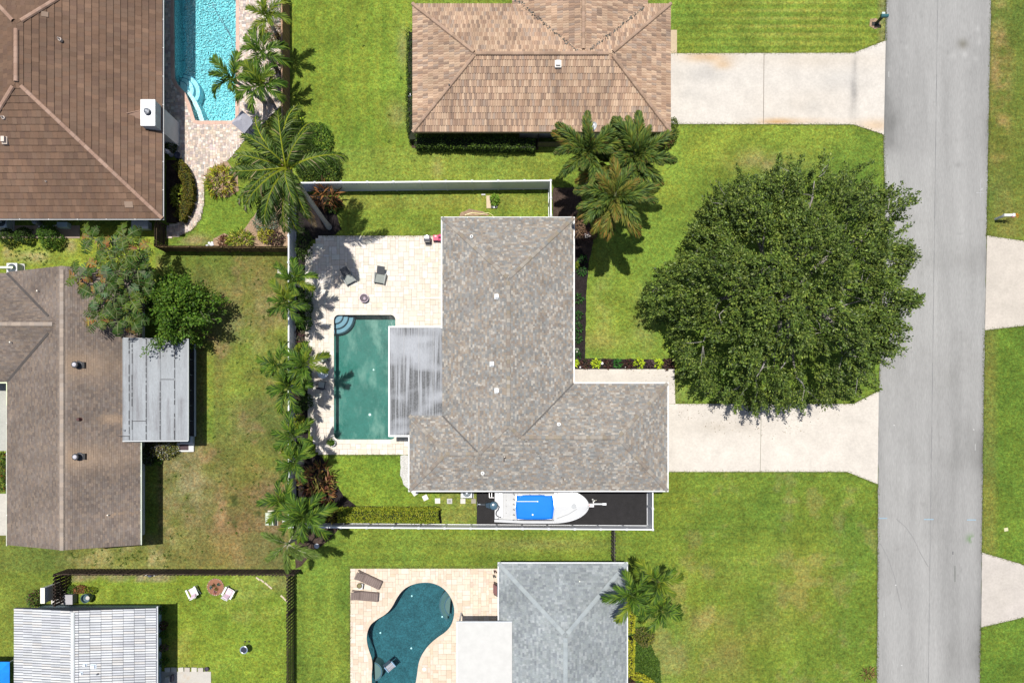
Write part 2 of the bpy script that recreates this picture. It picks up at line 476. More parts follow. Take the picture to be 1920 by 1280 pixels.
    def mr(s, lo, hi, a0=.3, a1=.7):
        r = _node(nt, 'ShaderNodeMapRange'); r.inputs['From Min'].default_value = a0; r.inputs['From Max'].default_value = a1
        r.inputs['To Min'].default_value = lo; r.inputs['To Max'].default_value = hi; L(s, r.inputs['Value']); return r.outputs[0]
    def scl(c, f):
        x = _node(nt, 'ShaderNodeVectorMath', operation='SCALE'); L(c, x.inputs[0]); L(f, x.inputs['Scale']); return x.outputs[0]
    c = a.outputs['Color']
    nA = noise(5.5, 5, .85); nB = noise(2.2, 4); nC = noise(18, 2, .7); nD = noise(4, 4)
    c = scl(c, mr(nA.outputs['Fac'], .30, 1.78)); c = scl(c, mr(nB.outputs['Fac'], .76, 1.24)); c = scl(c, mr(nC.outputs['Fac'], .55, 1.45))
    mx = _node(nt, 'ShaderNodeMix', data_type='RGBA', blend_type='MULTIPLY'); mx.inputs['B'].default_value = (1.20, 0.98, 0.85, 1)
    L(mr(nD.outputs['Fac'], 0, 1, .45, .65), mx.inputs['Factor']); L(c, mx.inputs['A'])
    L(mx.outputs['Result'], b.inputs['Base Color'])
    bp = _node(nt, 'ShaderNodeBump'); bp.inputs['Strength'].default_value = 0.9; bp.inputs['Distance'].default_value = 0.05
    L(nA.outputs['Fac'], bp.inputs['Height']); L(bp.outputs[0], b.inputs['Normal']); L(b.outputs[0], out.inputs['Surface'])
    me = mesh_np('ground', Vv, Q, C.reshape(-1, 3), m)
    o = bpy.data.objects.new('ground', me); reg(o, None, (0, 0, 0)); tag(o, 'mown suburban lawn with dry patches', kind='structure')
ground()

def sheet(name, pts, z, mat, col=(1, 1, 1), label=None, zb=None, kind='structure'):
    """a flat slab whose top is at z"""
    mb = MB(); mb.prism(list(pts), -0.02 if zb is None else zb, z, col)
    return mb.build(name, mat, None, label, kind=kind, org=(pts[0][0], pts[0][1], 0))

# ------------------------------------------------------------------ road, drives, walks
def road_mat():
    m = pmat('asphalt', base=(0.236, 0.233, 0.226), rough=0.9, var=0.13, scale=0.5, fine=0.10, fscale=22, bump=0.5, bscale=60, spec=0.15, stretch=(1, .12, 1))
    nt = m.node_tree; L = nt.links.new
    b = [n for n in nt.nodes if n.type == 'BSDF_PRINCIPLED'][0]
    src = b.inputs['Base Color'].links[0].from_socket
    a = _node(nt, 'ShaderNodeAttribute'); a.attribute_name = 'Col'
    mx = _node(nt, 'ShaderNodeMix', data_type='RGBA', blend_type='MULTIPLY'); mx.inputs['Factor'].default_value = 1
    L(src, mx.inputs['A']); L(a.outputs['Color'], mx.inputs['B']); L(mx.outputs['Result'], b.inputs['Base Color'])
    return m
def road():
    # grid sheet whose colour attribute carries the dirt along the edges and the stains
    n_u, n_v = 90, 420
    vs = np.concatenate([[-4000], np.linspace(-120, 1400, n_v), [5000]])
    def left(v): return np.interp(v, [-4000, 0, 250, 400, 760, 1280, 5000], [1663, 1661, 1656, 1659.5, 1646.5, 1644, 1640])
    def right(v): return np.interp(v, [-4000, 0, 440, 1040, 1280, 5000], [1870, 1858, 1849, 1840, 1837, 1830])
    T = np.linspace(0, 1, n_u); VV = vs[:, None] + 0 * T[None, :]
    UU = left(vs)[:, None] * (1 - T) + right(vs)[:, None] * T
    jit = fbm(VV, VV * 0 + 3, 22, 3) * 1.3
    UU = UU + jit * (np.abs(T - .5) > .49)
    X = (UU - U0) * CAMH / FPX; Y = (V0 - VV) * CAMH / FPX
    C = np.ones(X.shape + (3,))
    TT = T[None, :] + 0 * VV
    n = fbm(X, Y, 3.0, 4); n2 = fbm(X, Y * .15, 0.8, 8); n3 = fbm(X, Y, 1.0, 12)
    def dark(w, amt, tint=(1, 1, 1)):
        w = np.clip(w, 0, 1) * amt
        C[:] = C * (1 - w[..., None] * np.array(tint))
    sm = lambda a, b: 1 / (1 + np.exp(-(VV + 8 * n3 - a) / b))
    dark(np.exp(-TT / .05) * (1 - sm(285, 6)) * (.6 + .6 * n), .50)
    dark(np.exp(-(TT - .08) ** 2 / .004) * sm(195, 16) * (1 - sm(290, 5)) * (.7 + n), .38)
    dark(np.exp(-(1 - TT) / .10) * (.55 + .6 * n) * sm(800, 40), .32)
    dark(np.exp(-(1 - TT) / .03) * (.55 + .6 * n), .45)
    dark(np.exp(-TT / .02) * (.5 + .6 * n), .25)
    dark((np.exp(-(TT - .32) ** 2 / .002) + np.exp(-(TT - .72) ** 2 / .003)) * (.5 + .6 * n) * sm(650, 60), .16)
    dark(n2 * .8, .12); dark(np.clip(n * 1.5 - .1, 0, 1), .10, (1, 1.02, 1.08)); dark(np.clip(fbm(X, Y, .5, 90) * 3 - 1.5, 0, 1), .16)
    dark(np.exp(-((UU - 1805) / 9) ** 2 - ((VV - 83) / 9) ** 2), .42, (1, 1.05, 1.2))
    dark(np.exp(-((UU - 1796) / 5) ** 2 - ((VV - 310) / 5) ** 2), .25)
    dark(np.exp(-((UU - 1820) / 8) ** 2 - ((VV - 1010) / 8) ** 2) * (n3 > 0), .35, (1.5, .7, 1.8))
    li = lambda u, v, r: np.exp(-((UU - u) / r) ** 2 - ((VV - v) / r) ** 2)
    lg = li(1837, 78, 8) + li(1832, 55, 5) + li(1786, 105, 6) + li(1808, 103, 6) + li(1828, 110, 6) + li(1698, 90, 4) + li(1700, 142, 4)
    C *= (1 + .18 * np.clip(lg, 0, 1))[..., None]
    C *= (1 + .06 * sm(292, 5) * (UU < 1757))[..., None]
    C *= (1 - .03 * sm(640, 20))[..., None]
    Z = np.full_like(X, 0.03)
    Vv = np.stack([X, Y, Z], -1).reshape(-1, 3); ny, nx = X.shape
    idx = np.arange(nx * ny).reshape(ny, nx)
    Q = np.stack([idx[1:, :-1], idx[1:, 1:], idx[:-1, 1:], idx[:-1, :-1]], -1).reshape(-1, 4)
    # thin edges down into the ground
    me = mesh_np('road', Vv, Q, C.reshape(-1, 3), road_mat())
    o = bpy.data.objects.new('road', me); reg(o, None, (0, 0, 0)); tag(o, 'pale grey asphalt residential road', kind='structure')
    # centre seam
    mb = MB(); pts = [(u, v) for u, v in zip(np.interp(np.arange(-100, 1400, 30), [0, 1280], [1757.5, 1740]), np.arange(-100, 1400, 30))]
    for k in range(len(pts) - 1):
        a = W(*pts[k]); b = W(*pts[k + 1]); w = .018 + .008 * math.sin(k * 1.7)
        mb.poly([(a.x - w, a.y, .034), (b.x - w, b.y, .034), (b.x + w, b.y, .034), (a.x + w, a.y, .034)], (.15, .15, .15))
    mb.build('paving_seam', M['matte'], o, kind='stuff')
    # survey paint: blue dashes and faint white marks
    mb = MB()
    def mark(u, v, w, h, col, z=.038, a=0):
        p = W(u, v); mb.obox((p.x, p.y), w * CAMH / FPX, h * CAMH / FPX, z - .003, z, a, col)
    for (u, v, w) in ((1655, 971, 16), (1741, 973, 18), (1821, 974, 17)): mark(u, v, w, 2, (.20, .28, .34))
    mark(1838, 352, 1.2, 36, (.27, .27, .275)); mark(1837, 362, 15, 1.2, (.29, .29, .29), .042); mark(1839, 356, 7, 3, (.27, .27, .27), .046, .7)
    for (u, v, h) in ((1664, 22, 14), (1666, 140, 10), (1664, 315, 10), (1663, 345, 8), (1657, 1150, 12), (1828, 838, 12)): mark(u, v, 1.3, h, (.31, .31, .30))
    for (u, v) in ((1676, 797), (1825, 805), (1679, 1096), (1690, 1246)): mark(u, v, 2.4, 1.4, (.42, .42, .41))
    mark(1790, 1075, 2, 30, (.13, .135, .125)); mark(1786, 1036, 2.5, 6, (.12, .12, .12))
    mb.build('paint_marks', M['matte'], o, kind='stuff')
    # dark arcs left by tyres
    mb = MB()
    for arc in ([(1650, 1018), (1664, 1044), (1676, 1078), (1683, 1110), (1690, 1142)], [(1680, 972), (1698, 988), (1712, 1008), (1724, 1034), (1740, 1062)]):
        for k in range(len(arc) - 1):
            a = W(*arc[k]); b = W(*arc[k + 1]); d = (b - a).normalized(); nn = Vector((-d.y, d.x, 0)) * .03
            mb.poly([tuple(a - nn + Vector((0, 0, .0335))), tuple(b - nn + Vector((0, 0, .0335))), tuple(b + nn + Vector((0, 0, .0335))), tuple(a + nn + Vector((0, 0, .0335)))], (.185, .183, .18))
    mb.build('tyre_marks', M['matte'], o, kind='stuff')
road()

conc = pmat('concrete', base=(0.47, 0.435, 0.395), rough=0.85, var=0.05, scale=0.5, fine=0.04, fscale=14, bump=0.2, bscale=50, spec=0.2,
            dirt_or_reflection=(0.40, 0.335, 0.26), dscale=0.5, dlo=0.55, dhi=0.95)
conc_rust = pmat('stained_concrete', base=(0.47, 0.44, 0.41), rough=0.85, var=0.07, scale=0.9, fine=0.07, fscale=7, bump=0.2, bscale=50, spec=0.2, attr=True)
def col_north(U, V, X, Y):
    base = np.array([.43, .40, .362]); C = np.zeros(U.shape + (3,)); C[:] = base
    n = fbm(X, Y, 2, 31); n2 = fbm(X, Y, .6, 37)
    def mixto(c, w):
        w = np.clip(w, 0, 1)[..., None]; C[:] = C * (1 - w) + np.array(c) * w
    bl = lambda u, v, a, b: np.exp(-((U - u) / a) ** 2 - ((V - v) / b) ** 2)
    rust = (.37, .22, .08)
    mixto(rust, bl(1325, 108, 45, 10) * .7 + bl(1355, 123, 18, 8) * .55 + bl(1455, 229, 32, 6) * .7 + bl(1640, 236, 35, 12) * .5 + bl(1265, 60, 8, 25) * .5 + bl(1500, 228, 80, 6) * .35)
    mixto((.33, .27, .20), bl(1530, 112, 130, 18) * .35 + bl(1500, 195, 100, 35) * .2 * (1 + n))
    mixto((.10, .10, .10), (bl(1600, 175, 7, 38) * .75 + bl(1602, 120, 4, 18) * .5) * (.8 + n2 * .5))
    mixto((.24, .235, .225), (bl(1330, 140, 60, 20) + bl(1300, 180, 26, 12) + bl(1525, 200, 20, 14) + bl(1560, 150, 70, 20)) * (.25 + n * .3))
    mixto((.40, .375, .35), np.clip(n * .4, 0, .4)); C *= (1 + .03 * n2)[..., None]
    return C
drive_n = [(1254, 101), (1600, 100), (1660, 77), (1656.5, 253), (1600, 234), (1254, 233)]
def grid_in_poly(name, P_px, z, colfn, mat, label, step=1.6):
    P = XY(P_px); us = [p[0] for p in P]; vs = [p[1] for p in P]
    # triangulate as clipped cells (Sutherland-Hodgman against each convex cell)
    mb = MB(); s = step * CAMH / FPX
    nx = max(1, int(math.ceil((max(us) - min(us)) / (s * 3)))); ny = max(1, int(math.ceil((max(vs) - min(vs)) / (s * 3))))
    xs = np.linspace(min(us), max(us), nx + 1); ys = np.linspace(min(vs), max(vs), ny + 1)
    cache = {}
    pts = []; faces = []
    def vid(p):
        k = (round(p[0], 4), round(p[1], 4))
        if k not in cache: cache[k] = len(pts); pts.append(p)
        return cache[k]
    for i in range(nx):
        for j in range(ny):
            q = clip_rect(P, xs[i], xs[i + 1], ys[j], ys[j + 1])
            if len(q) < 3: continue
            ids = []
            for p in q:
                t = vid(p)
                if not ids or ids[-1] != t: ids.append(t)
            if ids and ids[0] == ids[-1]: ids.pop()
            if len(ids) >= 3: faces.append(tuple(ids))
    A = np.array(pts); U, V = px_of(A[:, 0], A[:, 1])
    C = colfn(U, V, A[:, 0], A[:, 1])
    me = bpy.data.meshes.new(name)
    n0 = len(pts); Pn = len(P)
    allp = [(p[0], p[1], z) for p in pts] + [(p[0], p[1], z - .0005) for p in P] + [(p[0], p[1], -.02) for p in P]
    area = sum(P[i][0] * P[(i + 1) % Pn][1] - P[(i + 1) % Pn][0] * P[i][1] for i in range(Pn))
    for k in range(Pn):
        k2 = (k + 1) % Pn
        f = (n0 + k, n0 + k2, n0 + Pn + k2, n0 + Pn + k)
        faces.append(f[::-1] if area > 0 else f)
    me.from_pydata(allp, [], faces)
    a = me.attributes.new('Col', 'FLOAT_COLOR', 'POINT')
    C4 = np.ones((len(allp), 4), dtype=np.float32); C4[:n0, :3] = C; C4[n0:, :3] = C.mean(0)
    a.data.foreach_set('color', C4.ravel()); me.materials.append(mat); me.update()
    o = bpy.data.objects.new(name, me); reg(o, None, (0, 0, 0)); return tag(o, label, kind='structure')
def clip_half(poly, f):
    out = []; n = len(poly)
    for i in range(n):
        a, b = poly[i], poly[(i + 1) % n]; fa, fb = f(a), f(b)
        if fa >= 0: out.append(a)
        if (fa >= 0) != (fb >= 0):
            t = fa / (fa - fb); out.append((a[0] + (b[0] - a[0]) * t, a[1] + (b[1] - a[1]) * t))
    return out
def clip_rect(poly, x0, x1, y0, y1):
    p = clip_half(poly, lambda q: q[0] - x0)
    if p: p = clip_half(p, lambda q: x1 - q[0])
    if p: p = clip_half(p, lambda q: q[1] - y0)
    if p: p = clip_half(p, lambda q: y1 - q[1])
    return p
grid_in_poly('driveway_north', drive_n, .05, col_north, conc_rust, 'rust stained concrete driveway running to the road')
def plain_col(base, amp=.04, seed=1, st=None):
    def f(U, V, X, Y):
        n = fbm(X, Y, 2.5, seed); n2 = fbm(X, Y, .7, seed + 5)
        C = np.zeros(U.shape + (3,)); C[:] = base
        C *= (1 + amp * n + amp * .6 * n2)[..., None]
        if st: st(C, U, V, n, n2)
        return C
    return f
def st_main(C, U, V, n, n2):
    w = np.clip(np.exp(-((U - 1350) / 70) ** 2 - ((V - 800) / 12) ** 2) * .35 * (1 + n2), 0, .5)[..., None]; C[:] = C * (1 - w) + np.array([.30, .26, .21]) * w
grid_in_poly('driveway_main', [(1248, 757), (1600, 757), (1647, 733), (1645, 907), (1588, 884), (1248, 884)], .05, plain_col((.435, .40, .357), .09, 3, st_main), conc_rust, 'clean pale concrete driveway of the grey shingled house')
grid_in_poly('walkway', [(1077, 692), (1264, 692), (1266, 756.5), (1247, 756.5), (1247, 727), (1077, 727)], .052, plain_col((.435, .40, .357), .05, 7), conc_rust, 'pale concrete path along the front of the house')
def st_e(C, U, V, n, n2):
    w = np.clip(.25 + n * .5, 0, .5)[..., None]; C[:] = C * (1 - w) + np.array([.30, .275, .24]) * w
grid_in_poly('driveway_east', [(1850, 442), (1925, 453), (2100, 470), (2100, 600), (1925, 610), (1846, 619)], .05, plain_col((.40, .36, .315), .06, 9, st_e), conc_rust, 'pale concrete driveway apron across the road')
grid_in_poly('driveway_east_lower', [(1840.5, 1035), (1925, 1060), (2100, 1080), (2100, 1130), (1925, 1155), (1839, 1175)], .05, plain_col((.385, .35, .32), .08, 19, st_e), conc_rust, 'weathered concrete driveway apron across the road, lower right')
grid_in_poly('path_west', [(-60, 715), (12, 715), (12, 845), (-60, 845)], .04, plain_col((.32, .32, .29), .05, 23), conc_rust, 'pale concrete strip beside the gabled house')
grid_in_poly('patio_west', [(-60, 925), (20, 925), (20, 1003), (-60, 1003)], .04, plain_col((.37, .35, .31), .05, 27), conc_rust, 'pale concrete pad beside the gabled house')
grid_in_poly('equipment_pad', [(-40, 423), (150, 423), (150, 447), (-40, 447)], .03, plain_col((.26, .2, .16), .2, 29), M['matte'], 'bare soil strip under the eaves of the brown tiled house')
grid_in_poly('walk_stub', [(1254, 57), (1269, 57), (1269, 101.5), (1254, 101.5)], .045, plain_col((.38, .30, .20), .05, 33), conc_rust, 'rust stained concrete strip at the garage corner')
def joint(name, a, b, w=.02, z=.0545, col=(.12, .10, .08), parent=None):
    A, B = W(*a), W(*b); d = (B - A).normalized(); n = Vector((-d.y, d.x, 0)) * w
    mb = MB(); mb.poly([(A.x - n.x, A.y - n.y, z), (B.x - n.x, B.y - n.y, z), (B.x + n.x, B.y + n.y, z), (A.x + n.x, A.y + n.y, z)], col)
    return mb.build(name, M['matte'], bpy.data.objects[parent])
joint('expansion_joint', (1432, 101), (1431, 233), parent='driveway_north')
joint('expansion_joint', (1427, 757), (1425, 884), parent='driveway_main', col=(.2, .19, .15))
# cracked drop line beside the lower apron
# ------------------------------------------------------------------ beds
mulch = pmat('mulch', base=(0.020, 0.016, 0.016), rough=0.95, var=0.3, scale=4, fine=0.55, fscale=26, bump=1.0, bscale=22, bdist=0.05, spec=0.1)
mulch_br = pmat('brown_mulch', base=(0.055, 0.038, 0.030), rough=0.95, var=0.3, scale=3, fine=0.5, fscale=24, bump=1.0, bscale=22, bdist=0.05, spec=0.1)
gravel_blk = pmat('black_gravel', base=(0.018, 0.017, 0.018), rough=0.85, var=0.18, scale=2, fine=0.6, fscale=30, bump=1.0, bscale=30, bdist=0.04, spec=0.25)
soil = pmat('dry_soil', base=(0.26, 0.18, 0.12), rough=0.95, var=0.25, scale=3, fine=0.35, fscale=20, bump=1.0, bscale=20, bdist=0.04, spec=0.1)
def wob(P_px, amp=1.0, n=6, seed=0):
    R = random.Random(seed); Q = []
    for i in range(len(P_px)):
        a, b = P_px[i], P_px[(i + 1) % len(P_px)]
        d = math.hypot(b[0] - a[0], b[1] - a[1]); k = max(1, int(d / n))
        for j in range(k):
            t = j / k; Q.append((a[0] + (b[0] - a[0]) * t + R.uniform(-amp, amp), a[1] + (b[1] - a[1]) * t + R.uniform(-amp, amp)))
    return Q
def bed(name, P_px, mat, label, z=.025, amp=.8, seed=1):
    return sheet(name, XY(wob(P_px, amp, 7, seed)), z, mat, label=label)
bed('mulch_bed', [(1074, 440), (1104, 492), (1099, 560), (1097, 672), (1262, 674), (1265, 692), (1074, 692)], mulch, 'dark mulch bed wrapping the front corner of the grey house', seed=1)
bed('mulch_bed', [(1036, 352), (1080, 352), (1104, 400), (1112, 455), (1104, 492), (1074, 440), (1060, 412), (1036, 412)], mulch_br, 'brown mulch bed under the foxtail palms', z=.021, seed=2)
bed('mulch_bed', [(549, 358), (622, 372), (640, 430), (622, 446), (585, 449), (572, 470), (578, 860), (594, 852), (604, 856), (625, 900), (645, 930), (667, 948), (760, 949), (824, 949), (829, 980), (620, 980), (549, 985)], mulch, 'dark mulch bed along the inside of the white fence', seed=3)
bed('mulch_bed', [(552, 984), (640, 984), (628, 1000), (612, 1016), (590, 1030), (566, 1060), (554, 1066)], mulch_br, 'brown mulch corner outside the white fence', z=.021, seed=4)
bed('gravel_pad', [(894, 905), (1222, 905), (1222, 986), (894, 986)], gravel_blk, 'black gravel pad the boat is parked on', z=.03, amp=.5, seed=5)
bed('gravel_strip', [(750, 853), (775, 853), (775, 918), (768, 918), (756, 908), (751, 890)], pmat('white_gravel', base=(.42, .41, .39), rough=.9, var=.1, fine=.35, fscale=22, bump=1, bscale=22, bdist=.04), 'white gravel beside the grey house', z=.026, amp=1.2, seed=6)
bed('planting_bed', [(382, 310), (425, 300), (446, 330), (448, 358), (430, 370), (408, 370), (390, 358), (383, 342)], soil, 'pale soil bed around the croton shrub', seed=7)
bed('planting_bed', [(330, 300), (350, 305), (362, 340), (363, 370), (350, 405), (332, 418), (312, 418), (312, 300)], mulch_br, 'dark bed between the house wall and the curved paver path', seed=8)
bed('planting_bed', [(400, 448), (420, 438), (450, 440), (480, 400), (500, 380), (536, 360), (549, 362), (549, 462), (400, 462)], soil, 'soil bed at the corner of the brown fence', seed=9)
for k_, (u_, v_) in enumerate([(484, 1084), (492, 1088), (500, 1094), (507, 1100), (530, 1118), (536, 1124)]):
    p_ = W(u_, v_); _m = MB(); _m.obox((p_.x, p_.y), .34, .12, 0, .07, -.7, (.42, .36, .26)); _m.build('edging_stone', M['stone'], None, ('first', 'second', 'third', 'fourth', 'fifth', 'sixth')[k_] + ' curved edging stone from the left in the dark fence corner', 'edging stone', 'edging stones in the fence corner')
bed('planting_bed', [(772, 258), (1010, 262), (1010, 281), (772, 278)], mulch_br, 'soil strip under the hedge of the tan tiled house', z=.02, seed=11)
bed('planting_bed', [(1180, 1175), (1215, 1175), (1222, 1215), (1236, 1240), (1240, 1290), (1174, 1290)], pmat('dark_groundcover', base=(.045, .085, .015), rough=.9, var=.3, scale=3, fine=.5, fscale=18, bump=1, bscale=14, bdist=.06), 'dark green ground cover beside the blue grey roof', z=.03, seed=12)
bed('soil_patch', [(1632, 36), (1642, 34), (1651, 42), (1650, 52), (1640, 56), (1630, 50)], soil, 'bare soil ring around the mailbox', z=.02, seed=13)
bed('soil_patch', [(865, 398), (880, 392), (905, 396), (918, 404), (860, 406)], soil, 'dry patch by the north eave', z=.02, seed=14)
bed('soil_patch', [(310, 826), (300, 860), (272, 872), (264, 826)], mulch_br, 'soil under the flowering shrub', z=.02, seed=15)
bed('paver_slab', [(303, 1258), (396, 1258), (396, 1330), (303, 1330)], pmat('slab_stained', base=(.37, .35, .32), rough=.85, var=.05, fine=.04, bump=.2, dirt_or_reflection=(.36, .24, .12), dscale=.45, dlo=.55, dhi=.8), 'small pale patio slab at the white roofed house', z=.05, amp=.2, seed=16)

# ------------------------------------------------------------------ pavers
TRAV = [(.50, .455, .395), (.52, .475, .415), (.485, .435, .37), (.53, .49, .435), (.51, .46, .395), (.475, .42, .35), (.54, .50, .45), (.50, .45, .385)]
def pack(mask, sizes, R):
    ny, nx = mask.shape; used = ~mask; out = []
    for j in range(ny):
        for i in range(nx):
            if used[j, i]: continue
            ss = sizes[:]; R.shuffle(ss); ss = ss + [(1, 1)]
            for (w, h) in ss:
                if i + w <= nx and j + h <= ny and not used[j:j + h, i:i + w].any():
                    used[j:j + h, i:i + w] = True; out.append((i, j, w, h)); break
    return out
def paver_field(name, P_px, label, unit=.203, holes=(), z=.05, seed=1, pal=TRAV, sizes=((2, 2), (3, 2), (2, 3), (2, 1), (1, 2), (3, 2), (2, 2)), objs=300, joint_col=(.30, .26, .2), gap=.008, margin=.12):
    P = XY(P_px); xs = [p[0] for p in P]; ys = [p[1] for p in P]
    nx = int((max(xs) - min(xs)) / unit) + 1; ny = int((max(ys) - min(ys)) / unit) + 1
    X0, Y0 = min(xs), min(ys)
    cx = X0 + (np.arange(nx) + .5) * unit; cy = Y0 + (np.arange(ny) + .5) * unit
    GX, GY = np.meshgrid(cx, cy)
    mask = in_poly(GX, GY, P)
    for Hh in holes: mask &= ~(in_poly(GX, GY, Hh) | (dist_poly(GX, GY, Hh) < margin))
    R = random.Random(seed)
    pcs = pack(mask, list(sizes), R)
    root = MB()
    # bedding sheet under the pavers: only where cells are
    cells = pack(mask, [(12, 12), (6, 6), (3, 3)], R)
    for (i, j, w, h) in cells:
        root.poly([(X0 + i * unit, Y0 + j * unit, z - .012), (X0 + (i + w) * unit, Y0 + j * unit, z - .012), (X0 + (i + w) * unit, Y0 + (j + h) * unit, z - .012), (X0 + i * unit, Y0 + (j + h) * unit, z - .012)], joint_col)
    ro = root.build(name, M['stone'], None, label, kind='structure', org=(X0, Y0, 0))
    pcs.sort(key=lambda t: -t[2] * t[3])
    # interleave big ones so individually built pavers spread over the field
    big = [p for p in pcs if p[2] * p[3] >= 4]; R.shuffle(big)
    chosen = set(big[:objs]) if objs else set()
    cache = {}
    rest = MB()
    for p in pcs:
        i, j, w, h = p; k = R.randrange(len(pal)); c = pal[k]; dz = R.choice((0, .0015, .003, .0045))
        x0, x1, y0, y1 = X0 + i * unit + gap, X0 + (i + w) * unit - gap, Y0 + j * unit + gap, Y0 + (j + h) * unit - gap
        if p in chosen:
            key = (w, h, k)
            if key not in cache:
                m = MB(); bw, bh = w * unit / 2 - gap, h * unit / 2 - gap; b = .006
                m.hexa([(-bw, -bh, -.03), (bw, -bh, -.03), (bw, bh, -.03), (-bw, bh, -.03), (-bw + b, -bh + b, 0), (bw - b, -bh + b, 0), (bw - b, bh - b, 0), (-bw + b, bh - b, 0)], c)
                cache[key] = m.mesh('paver', M['stone'])
            inst('paver', cache[key], ro, (X0 + (i + w / 2) * unit - WP[ro.name].x, Y0 + (j + h / 2) * unit - WP[ro.name].y, z + dz))
        else:
            rest.box(x0, x1, y0, y1, z - .03, z + dz, tuple(q * R.uniform(.96, 1.04) for q in c))
    if rest.v: rest.build('small_pavers', M['stone'], ro, kind='stuff')
    return ro
PATIO_MAIN = [(598, 444), (840, 444), (840, 812), (780, 812), (780, 852), (596, 852), (580, 800), (574, 700), (572, 478)]
paver_field('patio', PATIO_MAIN, 'pale travertine paver patio around the rectangular pool', holes=[POOL_MAIN], seed=3)
paver_field('patio', [(657, 1063), (940, 1063), (940, 1340), (657, 1340)], 'beige travertine paver patio around the kidney shaped pool', holes=[POOL_KID], seed=5,
            pal=[(.50, .415, .335), (.52, .44, .36), (.48, .39, .305), (.53, .46, .39), (.49, .40, .32), (.51, .43, .345), (.455, .36, .275)])
BRICK = [(.46, .37, .30), (.52, .45, .38), (.40, .32, .26), (.36, .30, .26), (.50, .40, .33), (.55, .49, .43), (.42, .36, .33), (.30, .26, .24)]
paver_field('paver_patio', [(310, -40), (527, -40), (527, 200), (490, 235), (460, 262), (430, 300), (389, 318), (384, 345), (383, 380), (377, 410), (360, 432), (335, 444), (314, 447), (314, 422), (336, 418), (352, 402), (362, 380), (363, 345), (352, 312), (333, 290), (310, 285)],
            'small mottled brick pavers around the cyan pool and down the curved path', unit=.11, holes=[POOL_CYAN], seed=9, pal=BRICK, sizes=((2, 1), (1, 2), (2, 2), (2, 2)), objs=0, gap=.007, joint_col=(.20, .16, .13), margin=.1)

# ------------------------------------------------------------------ swimming pools
def offset_poly(P, d):
    n = len(P); a = sum(P[i][0] * P[(i + 1) % n][1] - P[(i + 1) % n][0] * P[i][1] for i in range(n)); sg = 1 if a > 0 else -1
    Q = []
    for i in range(n):
        p0, p1, p2 = Vector(P[i - 1]), Vector(P[i]), Vector(P[(i + 1) % n])
        t = ((p1 - p0).normalized() + (p2 - p1).normalized()).normalized()
        Q.append((p1.x + t.y * d * sg, p1.y - t.x * d * sg))
    return Q
def water_mat(name, tint, dens, rough=.03, bump=.15, bscale=3.0, glint=0.0):
    m = bpy.data.materials.new(name); m.use_nodes = True; nt = m.node_tree; nt.nodes.clear(); L = nt.links.new
    out = _node(nt, 'ShaderNodeOutputMaterial'); tr = _node(nt, 'ShaderNodeBsdfTransparent'); tr.inputs[0].default_value = (.95, .98, .98, 1)
    gl = _node(nt, 'ShaderNodeBsdfGlossy'); gl.inputs['Roughness'].default_value = rough
    geo = _node(nt, 'ShaderNodeNewGeometry')
    n = _node(nt, 'ShaderNodeTexNoise'); n.inputs['Scale'].default_value = bscale; n.inputs['Detail'].default_value = 3; n.inputs['Distortion'].default_value = .6
    L(geo.outputs['Position'], n.inputs['Vector'])
    bp = _node(nt, 'ShaderNodeBump'); bp.inputs['Strength'].default_value = 1.0; bp.inputs['Distance'].default_value = bump
    L(n.outputs['Fac'], bp.inputs['Height']); L(bp.outputs[0], gl.inputs['Normal'])
    fr = _node(nt, 'ShaderNodeFresnel'); fr.inputs['IOR'].default_value = 1.33; L(bp.outputs[0], fr.inputs['Normal'])
    mx = _node(nt, 'ShaderNodeMixShader'); L(fr.outputs[0], mx.inputs[0]); L(tr.outputs[0], mx.inputs[1]); L(gl.outputs[0], mx.inputs[2])
    L(mx.outputs[0], out.inputs['Surface'])
    va = _node(nt, 'ShaderNodeVolumeAbsorption'); va.inputs['Color'].default_value = (*tint, 1); va.inputs['Density'].default_value = dens
    L(va.outputs[0], out.inputs['Volume'])
    return m
